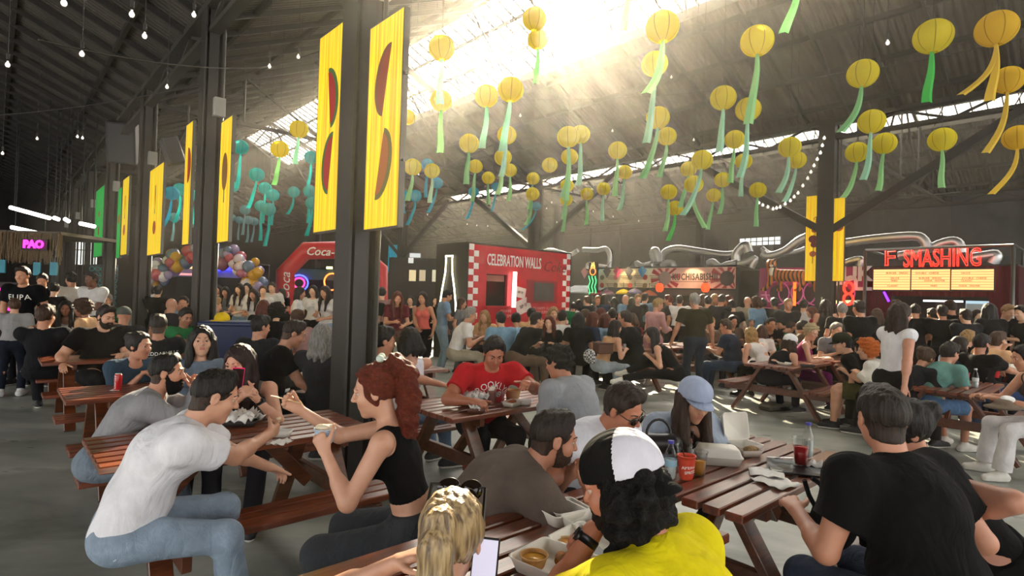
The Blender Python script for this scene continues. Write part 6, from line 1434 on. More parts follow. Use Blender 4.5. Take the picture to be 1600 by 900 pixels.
x0,z_=loc(o,1428,466,V1); x1,_=loc(o,1492,466,V1); boxp(o,'light_strip',x0,x1,.8,.86,z_-.06,z_-.02,mat('emit','dfe9ee',e=2.5)); x0,_=loc(o,1497,466,V1); x1,_=loc(o,1543,466,V1); boxp(o,'hood',x0,x1,.8,1.5,z_-.2,z_-.02,mat('emit','b8d8ea',e=.9))
boxp(o,'kitchen_panel',xa+.4,xb-.1,2.2,2.25,1.2,z_-.05,mat('paint','6a5552')); x0,z_=loc(o,1387,463,V1); neon(o,[(x0-.05,-.1,z_+.1),(x0+.05,-.1,z_-.12)],.025,mat('emit','6a2aff',e=4)); x0,z_=loc(o,1530,487,V1); boxp(o,'order_screen',x0-.2,x0+.2,-.1,-.05,z_-.2,z_+.16,mat('plain','aab6bc'))
# --- silver ducts
DU=mat('metal','cfd2d4',rough=.4)
def duct(pts,r,v,label,jit=0):
    P_=[PV(x,y,v+(i%2)*jit) for i,(x,y) in enumerate(pts)]; Q=[]
    for i in range(len(P_)-1):
        p0,p1,p2,p3=P_[max(i-1,0)],P_[i],P_[i+1],P_[min(i+2,len(P_)-1)]
        for s_ in range(8):
            t=s_/8; Q.append(.5*((2*p1)+(-p0+p2)*t+(2*p0-5*p1+4*p2-p3)*t*t+(-p0+3*p1-3*p2+p3)*t**3))
    Q.append(P_[-1]); mb=MB(); mb.tube([tuple(x) for x in Q],r,12,rs=[r*.8*(1+.06*(i%2)) for i in range(len(Q))]); o=mb.build('ventilation_duct',DU,None,True); tag(o,label,'duct','silver ventilation ducts')
duct([(843,397),(858,391),(878,395),(890,398),(903,391)],.10,16.2,'thin silver duct rising behind the red booth top'); duct([(911,390),(932,391),(947,389),(953,400),(952,418)],.11,16.2,'silver duct bending down at the left end of the menu stall')
duct([(918,420),(920,413),(932,415),(948,418)],.10,15.8,'short silver elbow behind the green neon'); duct([(998,419),(995,411),(1003,415),(1018,412)],.11,15.8,'silver elbow above the middle of the menu board'); duct([(1024,410),(1020,395),(1026,392),(1030,410)],.14,15.8,'upright silver duct hood above the board and banner seam')
duct([(1033,405),(1040,393),(1060,388),(1095,393),(1130,398),(1150,396)],.13,16,'long silver duct running above the name banner'); duct([(1034,416),(1042,410),(1052,412),(1053,420)],.11,15.6,'small silver elbow above the left rays'); duct([(1106,412),(1114,409),(1125,417),(1138,413),(1152,411)],.12,15.6,'zigzag silver duct at the right end of the name banner')
duct([(1150,410),(1152,395),(1165,383),(1170,395)],.16,15.8,'thick silver duct rising right of the name banner'); duct([(1192,395),(1200,400),(1225,393),(1250,375),(1275,365)],.14,16,'silver duct climbing left of the right column'); duct([(1190,388),(1205,397),(1240,395),(1262,388)],.10,16.3,'lower silver duct under the glass block window')
duct([(1310,381),(1360,374),(1425,369),(1443,375),(1449,388)],.13,15.8,'long silver duct from the right column over the dark red stall'); duct([(1404,400),(1440,392),(1480,378),(1497,380),(1502,396)],.13,15.9,'silver duct arching behind the neon letters'); duct([(1316,414),(1330,408),(1345,406),(1343,416)],.11,15.6,'silver elbow right of the magenta booth top'); duct([(1520,403),(1540,400),(1556,399),(1550,412)],.14,15.9,'silver duct behind the right end of the neon letters'); duct([(1154,413),(1168,409),(1180,404),(1174,418)],.11,15.6,'silver elbow left of the magenta booth')
# --- red inflatable arch
Ar=empty('inflatable_arch',PY(520,480,17)-Vector((0,0,PY(520,480,17).z))); tag(Ar,'red inflatable arch with white script lettering','arch'); bpy.context.view_layer.update(); Lr=Ar.location
pts=[PY(x,y,17)-Lr for x,y in((447,490),(446,425),(478,392),(558,390),(592,420),(594,490))]; pts[0].z=.0; pts[-1].z=.0
mb=MB(); mb.tube([tuple(p) for p in pts],.27,18); mb.build('tube',mat('plain','c01f28',rough=.4),Ar,True)
p=PY(517,394,16.7)-Lr; me=text_mesh('Coca-Cola',.34,.01,shear=.3,bold=.004); me.transform(Matrix.Translation(p+Vector((.0,0,0)))@Matrix.Rotation(math.pi/2,4,'X')); link('lettering',me,Ar,WHT); [setattr(q_,'material_index',0) for q_ in me.polygons]
p=PY(446,448,16.7)-Lr; me=text_mesh('Coca',.4,.01,shear=.3); me.transform(Matrix.Translation(p)@Matrix.Rotation(math.radians(-90),4,'Y')@Matrix.Rotation(math.pi/2,4,'X')); link('lettering',me,Ar,WHT); [setattr(q_,'material_index',0) for q_ in me.polygons]
# dark bar behind the arch
def backdrop(px0,px1,py0,py1,Y,m,name,label,cat,th=.06):
    a=PY(px0,py1,Y); b=PY(px1,py0,Y); mb=MB(); mb.box((0,0,0),(b.x-a.x,th,b.z-a.z)); o=mb.build(name,m); o.location=(a+b)/2; tag(o,label,cat); return o
def booth(px0,px1,py0,Y,dep,m,label,open_py=None):
    a=PY(px0,py0,Y); b=PY(px1,py0,Y); o=empty('stall',(a.x,Y,0)); tag(o,label,'stall'); w=b.x-a.x; h=a.z
    zo=PY(px0,open_py,Y).z if open_py else h*.75
    boxp(o,'fascia',0,w,0,.08,zo,h,m); boxp(o,'rear_wall',0,w,dep,dep+.05,0,h,BLK); boxp(o,'counter',0,w,.1,.6,0,1.0,mat('paint','2a2626')); boxp(o,'post',-.05,.05,0,.1,0,h,BLK); boxp(o,'post',w-.05,w+.05,0,.1,0,h,BLK); boxp(o,'roof',0,w,0,dep,h-.04,h,BLK); return o,w,h,zo
o,w,h,zo=booth(455,600,418,20.5,1.5,mat('paint','2f5560'),'teal fronted stall seen through the red arch',436)
q=PY(464,442,20.2)-o.location
for rr,c in((.2,'ff2a6a'),(.32,'3a4aff')): neon(o,[(q.x+rr*math.cos(t*math.pi/8),-.1,q.z+rr*.9*math.sin(t*math.pi/8)) for t in range(17)],.03,mat('emit',c,e=5))
q=PY(516,440,20.2)-o.location; neon(o,[(q.x+.28*math.cos(t*math.pi/8),-.1,q.z+.3*math.sin(t*math.pi/8)) for t in range(1,16)]+[(q.x+.1,-.1,q.z-.3)],.028,mat('emit','ff6a2a',e=5)); q=PY(512,418,20.2)-o.location; neon(o,[(q.x-.1,-.1,q.z),(q.x+.1,-.1,q.z)],.05,mat('emit','ffe08a',e=4),'lamp')
# lit pictures left of the red booth
pw=backdrop(606,700,405,500,19,mat('paint','1c1e20'),'black_partition','black partition wall left of the red booth','partition',.2)
for px0,px1,py0,py1,c in((639,650,422,439,'d8c89a'),(655,665,422,439,'b8a888'),(675,687,422,440,'c8c4a8'),(638,646,403,411,'d6d8d4'),(640,657,396,402,'cfd4d4')):
    q=backdrop(px0,px1,py0,py1,18.8,mat('emit',c,e=.8),'framed_picture','small lit picture on the black partition, '+{639:'left of three',655:'middle of three',675:'right of three',638:'square one above',640:'slanted one on top'}[px0],'picture',.04)
# --- left side: blue lit bar, balloon arch, straw canopy, doorway
o,w,h,zo=booth(228,385,404,17,1.6,mat('paint','7a74a8'),'bar with a lilac fascia and blue neon behind the balloon arch',430)
q=PY(352,419,16.85)-o.location; NB=mat('emit','2a2aff',e=6)
neon(o,[(q.x-.45+.35*math.cos(t*math.pi/8),-.06,q.z+.09*math.sin(t*math.pi/8)) for t in range(17)],.022,NB)
for dz in(-.07,0,.07): neon(o,[(q.x-.1,-.06,q.z+dz*.5),(q.x+.45,-.06,q.z+dz)],.018,NB)
q=PY(243,412,16.85)-o.location; neon(o,[(q.x-.3,-.06,q.z),(q.x+.3,-.06,q.z)],.03,NB); q=PY(287,413,16.85)-o.location; boxp(o,'lit_shelf',q.x-.45,q.x+.35,-.08,-.02,q.z-.12,q.z+.14,mat('emit','ffe2a0',e=1.3)); boxp(o,'lit_edge',q.x-.5,q.x+.5,-.1,-.02,q.z-.32,q.z-.26,mat('emit','e89a9a',e=1.2))
BA=empty('balloon_arch',PY(320,500,15.8)-Vector((0,0,PY(320,500,15.8).z))); tag(BA,'arch of pink, white, gold and lilac balloons over the bar','balloon arch'); bc=['b06a80','c8b8c4','8f7fa8','c0902c','7a4a5c','5a6a88','d0c8d0','a84a5a']
sph=MB(); sph.lathe([(.01,-1.1),(.5,-.9),(.85,-.5),(1,0),(.86,.5),(.5,.85),(.01,.98)],10); SP=sph.mesh('balloon',True); rb=random.Random(8)
for t in range(100):
    a=math.pi*(t/99); px=320-78*math.cos(a)+rb.uniform(-13,13); py=455-58*math.sin(a)**.8+rb.uniform(-13,13); p=PY(px,py,15.8+rb.uniform(-.2,.2))-BA.location
    b_=link('balloon',SP if t==0 else SP,BA); r_=rb.uniform(.12,.19); b_.scale=(r_,)*3; b_.location=p
    if not SP.materials: SP.materials.append(mat('plain',bc[0]))
    b_.material_slots[0].link='OBJECT'; b_.material_slots[0].material=mat('plain',bc[rb.randrange(8)],rough=.25)
# straw canopy
a=PY(-15,362,13.5); b=PY(95,366,13.5); ST=empty('straw_canopy',(a.x,a.y,0)); tag(ST,'raffia fringed canopy of the bar at the far left','canopy'); mb=MB(); rs=random.Random(4); w=b.x-a.x
boxp(ST,'roof',0,w,0,2.2,a.z-.03,a.z+.05,mat('paint','4a3c2c'))
for i in range(420):
    x=rs.uniform(0,w); y=rs.uniform(-.08,.08); L_=rs.uniform(.4,.75); mb.tube([(x,y,a.z),(x+rs.uniform(-.03,.03),y,a.z-L_*.5),(x+rs.uniform(-.06,.06),y+rs.uniform(-.03,.03),a.z-L_)],.012,4)
q=mb.build('raffia_fringe',mat('curl','9a8468'),ST); q['kind']='stuff'
for x in(.1,w-.1): boxp(ST,'post',x-.05,x+.05,-.05,.05,0,a.z,BLK)
boxp(ST,'bar_counter',0,w,.2,.7,0,1.05,mat('paint','3a2c22'))
q=PY(52,382,13.3); PS=empty('neon_sign',q); tag(PS,'small pink neon letters on the raffia canopy','neon sign'); neon_text(PS,'PAO',0,0,.24,mat('emit','ff2ac0',e=5),y=0,r=.014); boxp(PS,'backing',-.3,.3,.03,.05,-.13,.13,BLK)
q=PY(3,462,12.5); PS=empty('neon_sign',q); tag(PS,'pink neon tubes glowing at the left edge','neon sign'); neon(PS,[(-.3,0,.12),(.25,0,.16)],.03,mat('emit','ff2aa0',e=5)); neon(PS,[(-.3,0,-.2),(.2,0,-.3)],.03,mat('emit','ff2aa0',e=3)); boxp(PS,'backing',-.4,.3,.04,.08,-.5,.3,BLK)
for px,py in((3,416),(84,420),(58,420)):
    q=backdrop(px-6,px+6,py-10,py+10,13.2,mat('paint','2f8aa0'),'blue_poster','small blue poster under the raffia canopy, '+{3:'leftmost',84:'rightmost',58:'middle'}[px],'poster',.03); mb=MB(); mb.tube([(0,0,.1),(0,.1,.85)],.006,5); mb.build('cord',BLK,q)
# bright doorway and glowing bars standing in for daylight window strips on the far left
dw=PY(135,410,24); 
d_=backdrop(116,152,369,413,24,mat('emit','eef0e6',e=1.6),'window_5','','');
d_['kind']='structure'
mb=MB(); c=d_.location
for i in range(4): mb.box((c.x-.45+i*.3,c.y-.06,c.z),(.035,.04,1.2))
mb.box((c.x,c.y-.06,c.z),(1.0,.04,.035)); struct('trim_%d'%(k+1),mb,STEEL); k+=1
for i,(x0,y0,x1,y1) in enumerate(((16,324,78,341),(18,355,76,368),(84,340,92,343),(101,342,108,346),(125,349,148,354))):
    a=PY(x0,y0,15); b=PY(x1,y1,15); mb=MB(); mb.tube([tuple(a-(a+b)/2),tuple(b-(a+b)/2)],.05,8); o=mb.build('tube_lamp',mat('emit','fff6ec',e=6)); o.location=(a+b)/2; rd_m=MB(); c_=(a+b)/2; tp_=roofz(min(max(c_.dot(VV),VL),VC))-.05-c_.z
    for e_ in(a-c_,b-c_): rd_m.tube([tuple(e_*.8),(e_.x*.8,e_.y*.8,max(tp_,.3))],.012,5)
    rd_m.build('hanging_rod',BLK,o); tag(o,['long white tube lamp high at the left edge','second long tube lamp just above the raffia','tiny white lamp right of the long tube','another tiny white lamp between posts','short white tube lamp above the bright doorway'][i],'lamp','tube lamps at the far left')
tp=backdrop(140,184,414,478,16,mat('paint','2c3238'),'patterned_panel','panel with teal scale pattern behind the man in white at left','panel')
mb=MB(); 
for i in range(5):
    for j in range(7): mb.tube([(-.32+i*.16+.07*math.cos(t*math.pi/6),-.04,-.5+j*.16+.06*math.sin(t*math.pi/6)) for t in range(13)],.012,5)
mb.build('scale_pattern',mat('paint','2f8a8a'),tp); boxp(tp,'panel_legs',-.35,.35,.02,.06,-tp.location.z,-.3,BLK)
# blue wheelie bin in the left crowd
q=PY(366,520,8.0); BN=empty('wheelie_bin',(q.x,q.y,0),.2); tag(BN,'large dark blue bin between the left tables','bin'); BB=mat('plain','1b2a4e',rough=.4); BN.scale=(.62,.7,1)
mb=MB(); mb.v=[(-.42,-.3,.1),(.42,-.3,.1),(.42,.3,.1),(-.42,.3,.1),(-.6,-.4,1.12),(.6,-.4,1.12),(.6,.4,1.12),(-.6,.4,1.12)]; mb.f=[(0,3,2,1),(4,5,6,7),(0,1,5,4),(1,2,6,5),(2,3,7,6),(3,0,4,7)]; mb.m=[0]*6; mb.build('tub',BB,BN)
boxp(BN,'lid',-.63,.63,-.43,.43,1.12,1.18,BB,bev=.02)
for x in(-.35,.35): mb=MB(); mb.lathe([(.1,-.03),(.1,.03)],14,(x,.25,.1),0,Matrix.Rotation(math.pi/2,3,'Y')); mb.build('wheel',BLK,BN)
q=PY(347,499,8.0); Bd=empty('yellow_toy',(q.x,q.y,1.18)); tag(Bd,'yellow cap lying on the blue bin','cap'); Bd.name='yellow_cap'; B=SDF(.02); B.el(V3(0,0,.03),V3(.1,.11,.09)); B.plane(V3(0,0,0),V3(0,0,-1)); link('crown',np_mesh('c',*B.mesh(.012)),Bd,mat('cloth','d8b820')); boxp(Bd,'brim',-.07,.07,-.19,-.06,0,.012,mat('cloth','d8b820'))
# ------------------------------------------------------------------ things on the tables
TT=.751
FO=mat('plain','e9e4da',rough=.75); KR=mat('plain','b08a5c'); PAP=mat('plain','e6e4e0',rough=.9); CLR=mat('glass','ffffff')
def onT(px,py,z=TT): return G(px,py,z)
def loft(mb,rings,mi=0,capb=True,capt=False):
    n=len(rings[0]); b=len(mb.v)
    for r in rings: mb.v+=[tuple(p) for p in r]
    for i in range(len(rings)-1):
        for k_ in range(n): mb.f.append((b+i*n+k_,b+i*n+(k_+1)%n,b+(i+1)*n+(k_+1)%n,b+(i+1)*n+k_)); mb.m.append(mi)
    if capb: mb.f.append(tuple(b+k_ for k_ in reversed(range(n)))); mb.m.append(mi)
    if capt: mb.f.append(tuple(b+(len(rings)-1)*n+k_ for k_ in range(n))); mb.m.append(mi)
def rrect(w,d,z,r=.02,n=4):
    P_=[]
    for cx,cy,a0 in((w/2-r,d/2-r,0),(-w/2+r,d/2-r,90),(-w/2+r,-d/2+r,180),(w/2-r,-d/2+r,270)):
        for i in range(n+1):
            a=math.radians(a0+90*i/n); P_.append((cx+r*math.cos(a),cy+r*math.sin(a),z))
    return P_
def tray_rings(w,d,h): # open shell with an inner face
    return [rrect(w*.84,d*.84,0),rrect(w*.96,d*.96,h*.9),rrect(w,d,h),rrect(w,d,h+.004),rrect(w*.94,d*.94,h),rrect(w*.82,d*.82,.005)]
def clamshell(px,py,rz,label,w=.23,d=.20,h=.045,op=115,z=TT,lidw=1):
    o=empty('takeaway_box',onT(px,py,z),math.radians(rz)); tag(o,label,'takeaway box'); mb=MB(); loft(mb,tray_rings(w,d,h),capt=True); mb.build('base',FO,o,True)
    mb=MB(); loft(mb,tray_rings(w,d,h*.9),capt=True); l_=mb.build('lid',FO,o,True)
    a=math.radians(op); l_.rotation_euler=(math.pi-a,0,0) if op<180 else (0,0,0)
    if op==0: l_.location=(0,0,h*1.92); l_.rotation_euler=(math.pi,0,0)
    elif op>=180: l_.location=(0,d+.01,0)
    else: l_.location=(0,d/2+.5*d*math.cos(math.pi-a)*1.0,h+.5*d*math.sin(math.pi-a))
    return o
def lump(o,name,pts,r,m,seed,fr=120,amp=.004,h=.004):
    B=SDF(.01)
    for p in pts: B.el(np.array(p,float),V3(r,r*.8,r*.6))
    v,q=B.mesh(h,frizz(amp,fr,seed)); return link(name,np_mesh(name,v,q),o,m)
def cup(loc_,h,r0,r1,col,label,liquid=None,lvl=.8,name='plastic_cup',rim=True,tip=None,kind='plain',sleeve=None):
    o=empty(name,loc_); tag(o,label,'cup'); mb=MB(); prof=[(r0*.96,0),(r0,.002)]+[(r0+(r1-r0)*i/6,h*i/6) for i in range(1,7)]+[(r1+.003,h),(r1+.003,h+.004),(r1-.001,h+.004),(r1-.002,h*.98),(r0-.002,.004)]
    mb.lathe(prof,28); mb.build('wall',mat(kind,col) if kind!='glass' else CLR,o,True)
    if liquid: mb=MB(); rl=r0+(r1-r0)*lvl-.003; mb.lathe([(r0-.003,.005),(rl,h*lvl)],24); mb.build('drink',mat('plain',liquid,rough=.1),o,True)
    if sleeve: mb=MB(); mb.lathe([(r0+(r1-r0)*t+.0012,h*t) for t in(.12,.5,.88)],28); mb.f=mb.f[:-2]; mb.m=mb.m[:-2]; mb.build('sleeve',mat('plain',sleeve),o,True)
    if tip: o.rotation_euler=tip
    return o
def napkins(px,py,label,n=4,s=.09,z=TT,seed=1,name='crumpled_napkins',high=.04):
    o=empty(name,onT(px,py,z) if not isinstance(px,Vector) else px); tag(o,label,'napkin'); rr=random.Random(seed)
    for i in range(n):
        mb=MB(); N=7; cx,cy=rr.uniform(-s*.6,s*.6),rr.uniform(-s*.6,s*.6); ph=rr.uniform(0,6); rz=rr.uniform(0,3)
        for a in range(N):
            for b in range(N):
                x=(a/(N-1)-.5)*s*1.3; y=(b/(N-1)-.5)*s*1.3; zz=high*(.45+.3*math.sin(a*1.9+ph)+.3*math.cos(b*2.3+ph*2)+rr.uniform(-.12,.12))+i*.004
                mb.v.append((cx+x*math.cos(rz)-y*math.sin(rz),cy+x*math.sin(rz)+y*math.cos(rz),max(zz,.002)))
        for a in range(N-1):
            for b in range(N-1): q=a*N+b; mb.f.append((q,q+N,q+N+1,q+1)); mb.m.append(0)
        p=mb.build('napkin',PAP,o,True); md=p.modifiers.new('s','SOLIDIFY'); md.thickness=.0015
    return o
def boat(px,py,w,label,rz=0,col='6a3f28',name='paper_food_tray',z=TT):
    o=empty(name,onT(px,py,z),math.radians(rz)); tag(o,label,'food tray'); mb=MB(); h=.04
    loft(mb,[rrect(w*.75,w*.45,0,.01),rrect(w,w*.65,h,.01),rrect(w*.98,w*.63,h,.01),rrect(w*.74,w*.44,.004,.01)],capt=True); mb.build('shell',mat('plain',col),o,True); return o
def phone(o_loc,rot,label,case='16161a',screen='101418',e=None):
    o=empty('mobile_phone',o_loc); tag(o,label,'phone'); o.rotation_euler=rot
    mb=MB(); mb.box((0,0,0),(.074,.009,.15),bev=.004); mb.build('case',mat('plain',case,rough=.35),o)
    mb=MB(); mb.box((0,-.0052,0),(.066,.001,.138)); mb.build('screen',mat('emit',screen,e=e) if e else mat('plain',screen,rough=.08),o)
    mb=MB(); mb.box((-.018,.006,.052),(.026,.004,.03),bev=.002); mb.build('camera_bump',mat('plain','0c0c0e',rough=.2),o); return o
def bottle(loc_,label,h=.20,r=.031,capc='3a3aa0',water=True,lab='9cc4d8'):
    o=empty('water_bottle',loc_); tag(o,label,'bottle'); k=h/.2; mb=MB()
    mb.lathe([(r*.85,0),(r,.006),(r,.05*k),(r*.95,.055*k),(r,.06*k),(r,.12*k),(r*.8,.145*k),(r*.45,.17*k),(.012,.178*k),(.012,.19*k)],24); mb.build('body',CLR,o,True)
    mb=MB(); mb.lathe([(.0155,.188*k),(.0155,.203*k)],18); mb.build('bottle_cap',mat('plain',capc),o)
    if lab: mb=MB(); mb.lathe([(r+.001,.07*k),(r+.001,.105*k)],24); mb.f=mb.f[:-2]; mb.m=mb.m[:-2]; mb.build('label',mat('plain',lab),o,True)
    if water: mb=MB(); mb.lathe([(r*.85-.003,.004),(r-.003,.01),(r-.003,.10*k)],20); mb.build('water',mat('plain','b8c0be',rough=.1),o,True)
    return o
# near table, open food boxes
o=clamshell(868,893,-40,'open white takeaway box with fried chicken and a sauce pot, right at the bottom edge',w=.25,d=.21,op=180)
lump(o,'fried_chicken',[(.02,.02,.035),(.05,-.01,.03),(.04,.03,.05),(.0,.04,.03)],.03,mat('curl','b5702c'),3)
s_=cup(o.matrix_basis@Vector((-.06,-.04,.012)),.035,.035,.045,'b98a4a','round sauce pot full of yellow sauce standing in the open box',liquid='c89438',lvl=.8,name='sauce_pot')
boat(905,895,.07,'small paper holder with fries beside the chicken',20,'d8a860','fries_holder')
cup(onT(886,857),.022,.038,.045,'d8b884','flat pot of orange sauce alone on the slats','e09a50' and 'd8934a',.95,'sauce_pot')
clamshell(876,812,35,'empty open takeaway box under the reaching hand',w=.17,d=.15,op=180); o=clamshell(918,828,30,'takeaway box with the last bites, beside the wrist watch',w=.17,d=.15,op=180); lump(o,'food_scraps',[(0,0,.02),(.03,.01,.02)],.02,mat('curl','a87a44'),4)
phone(onT(932,868)+Vector((0,0,.006)),(math.radians(90),0,math.radians(20)),'black phone lying face up between the boxes','101114','1c2328')
phone(PY(757,886,1.55),(math.radians(-18),0,math.radians(-12)),'phone with a bright screen held by the blonde ponytail woman','1a1a1e','d8d4ea',.7)
# right table
bottle(onT(1047,748),'small water bottle with a blue cap next to the orange-red cup',.19)
c=cup(onT(1072,748),.115,.032,.044,'d84a2a','orange-red cup with white lettering','c8502c',.92,sleeve='d6452a'); q=text_mesh('APEROL',.026,0,bold=.0006)
for t,sz,zz in(('APEROL',.026,.068),('SPRITZ',.02,.042)):
    me=text_mesh(t,sz,0,bold=.0005)
    for v in me.vertices:
        x,y=v.co.x,v.co.y; R_=.0405; a=x/R_+math.radians(14); v.co=(R_*math.sin(a),-R_*math.cos(a),zz+y+x*.12)
    l_=link('lettering',me,c,mat('plain','f4e8e0')); [setattr(p,'material_index',0) for p in me.polygons]
c.rotation_euler=(0,0,0); mb=MB(); mb.tube([(.02,0,.01),(-.035,.0,.19)],.003,8); mb.build('straw',mat('plain','17171a'),c)
cup(onT(1092,742),.12,.030,.042,'ffffff','clear cup with amber beer behind the orange-red cup','c8881c',.62,kind='glass')
cup(onT(1068,728),.11,.032,.044,'ffffff','empty clear cup behind the water bottle',None,kind='glass')
clamshell(1122,722,-8,'closed white takeaway box behind the beer',w=.24,d=.18,op=0); clamshell(1160,704,20,'open takeaway box with its lid up at the far side',w=.19,d=.17,op=100)
o=boat(1170,712,.14,'paper tray with a wrapped sandwich wedge and napkins',10,'d8ccc0'); lump(o,'sandwich',[(0,0,.04),(.03,.01,.04)],.03,mat('curl','c09a68'),5)
tr_=empty('serving_tray',onT(1256,735),math.radians(-20)); tag(tr_,'black serving tray under the red drink','tray'); mb=MB(); loft(mb,[rrect(.33,.24,0,.03),rrect(.36,.27,.014,.03),rrect(.35,.26,.014,.03),rrect(.32,.23,.003,.03)],capt=True); mb.build('tray_base',mat('plain','121316',rough=.3),tr_,True)
cup(onT(1251,728)+Vector((0,0,.006)),.15,.032,.046,'ffffff','tall clear cup with red drink on the black tray','b3131c',.68,kind='glass'); bottle(onT(1262,716)+Vector((0,0,.006)),'water bottle standing behind the red drink',.2,lab=None)
napkins(1272,728,'small napkin on the black tray',1,.06,seed=9)
cup(onT(1197,734)+Vector((0,0,.042)),.13,.032,.044,'ffffff','tipped over clear plastic cup',None,kind='glass',tip=(math.radians(90),0,math.radians(70)))
napkins(1216,750,'flat crumpled napkin next to the tipped cup',2,.13,seed=4,high=.02)
bg_=empty('shoulder_bag',PY(1268,762,2.35)); tag(bg_,'black bag strap loop hanging beside the table end','bag'); mb=MB(); mb.tube([(0,0,.04),(.06,0,.0),(.07,0,-.08),(.03,.0,-.10),(-.01,0,-.03),(-.03,0,.03)],.010,8); mb.build('strap',mat('cloth','141416'),bg_,True); B=SDF(.03); B.el(V3(.13,.06,-.16),V3(.10,.06,.12)); link('pouch',np_mesh('pouch',*B.mesh(.01)),bg_,mat('cloth','141416'))
hb=empty('handbag',onT(1028,712)); tag(hb,'black handbag with a curved handle beside the blue cap woman','bag'); B=SDF(.03); B.rc(V3(-.08,0,.07),V3(.08,0,.07),.06,.06); link('bag_body',np_mesh('b',*B.mesh(.008)),hb,mat('plain','131315',rough=.35)); mb=MB(); mb.tube([(.07*math.cos(t*math.pi/10),0,.12+.09*math.sin(t*math.pi/10)) for t in range(11)],.008,8); mb.build('handle',mat('plain','131315',rough=.3),hb,True)
# blue cap woman's phone, pink phone, ice cream
p=grip('blue_cap_woman','r',.08,.03); phone(p+Vector((0,0,.02)),(math.radians(-40),0,math.radians(160)),'phone in the hand of the woman with the pale blue cap','3a3030')
p=(grip('phone_woman','r',.09,.02)+grip('phone_woman','l',.09,.02))/2; phone(PY(371,592,p.y),(math.radians(8),math.radians(5),math.radians(25)),'bright pink phone held up at the left table','f0286a','201418')
p=grip('red_hair_woman','l',.075,.045)-Vector((0,0,.03)); c=cup(p,.062,.034,.046,'b9c6d4','paper ice cream cup in the hand of the red haired woman',None,sleeve='9fb4cc'); lump(c,'ice_cream',[(0,0,.06),(.02,.01,.068),(-.018,0,.066),(0,-.016,.072)],.024,mat('plain','d8cbb0'),6,60,.002)
def spoon_(p,d,label,col='c8a878'):
    o=empty('spoon',p); tag(o,label,'spoon'); d=Vector(d).normalized(); mb=MB(); mb.tube([tuple(-d*.07),tuple(d*.03)],.0035,8); mb.tube([tuple(d*.025),tuple(d*.04),tuple(d*.06),tuple(d*.075)],.01,8,rs=[.003,.011,.011,.004],flat=.3); mb.build('spoon_shaft',mat('plain',col),o,True)
spoon_(grip('red_hair_woman','r',.085,.03),(-.9,-.2,.25),'small wooden spoon in the raised hand of the red haired woman')
o=empty('bread_bite',grip('white_man','r',.11,.02)); tag(o,'pale bite of food held up by the man in white','food'); lump(o,'bite',[(0,0,0),(0,0,.022),(.006,0,.04)],.014,mat('plain','d8c4a0'),7,90,.002)
# left tables
o=boat(372,664,.26,'dark tray with crumpled napkins and leftovers before the man in white',10,'2a2422'); napkins(o.location+Vector((0,0,.02)),0,'white napkins heaped on the dark tray',7,.11,seed=3,high=.06)
napkins(432,694,'napkin on the slats by the right end of the left table',2,.07,seed=6,high=.02); o=boat(440,682,.12,'small white food tray by the ice cream woman',0,'dcd8d0')
cn=empty('drink_can',onT(184,610)); tag(cn,'slim red drink can on the left table','can'); mb=MB(); mb.lathe([(.022,0),(.028,.006),(.028,.13),(.023,.14)],24); mb.build('can_body',mat('plain','b81a24',rough=.25),cn,True); mb=MB(); mb.lathe([(.0235,.14),(.0225,.144)],24); mb.build('can_lid',mat('metal','b8b8b8'),cn)
me=text_mesh('Coca-Cola',.034,0,shear=.25)
for v in me.vertices:
    x,y=v.co.x,v.co.y; a=-y/.0285-.35; v.co=(.0285*math.sin(a),-.0285*math.cos(a),.07+x*.75)
link('lettering',me,cn,mat('plain','e8e0dc')); [setattr(p,'material_index',0) for p in me.polygons]
napkins(172,611,'flat napkin beside the red can',1,.05,seed=2,high=.01); napkins(243,600,'napkin before the denim shirt woman',1,.07,seed=8,high=.02); o=boat(98,520,.3,'white food tray on the far left table',0,'d8d4cc')
# middle table
o=boat(738,633,.24,'large brown paper tray heaped with white napkins',5,'5a3222'); napkins(o.location+Vector((0,0,.03)),0,'big heap of white napkins on the middle table',8,.10,seed=11,high=.06)
o=boat(743,645,.15,'small brown tray with fluffy white leftovers, nearest on the middle table',5,'5a3222'); napkins(o.location+Vector((0,0,.025)),0,'white leftovers in the small brown tray',4,.05,seed=12,high=.03)
def shake(px,py,label):
    c=cup(onT(px,py),.11,.028,.040,'a87a70',label,None,sleeve='8a5a54'); lump(c,'cream',[(0,0,.115),(.008,0,.128)],.028,mat('plain','e2d8cc'),2,60,.002); mb=MB(); mb.tube([(0,0,.1),(.015,0,.19)],.003,6); mb.build('straw',mat('plain','3a3030'),c)
shake(745,616,'milkshake cup with cream at the red shirt arm'); shake(767,631,'milkshake cup with a dark straw in the middle of the table'); cup(onT(780,636),.12,.029,.036,'ffffff','clear glass of water in front of the milkshake',None,kind='glass')
cup(onT(772,617),.13,.032,.042,'ffffff','tall clear cup before the red shirt lettering','b8a8a8',.5,kind='glass'); cup(onT(801,622),.07,.055,.068,'b5895a','brown kraft bowl by the red shirt man','6a3c22',.9,name='kraft_bowl')
o=boat(800,634,.18,'paper wrap with a hot dog',60,'dcd2c2','paper_wrap'); lump(o,'hot_dog',[(-.05,0,.03),(-.02,0,.035),(.02,0,.035),(.05,0,.03)],.022,mat('plain','a8541c'),3,40,.001)
boat(818,632,.14,'white plate with scraps left of the grey hoodie',0,'dad6d0')
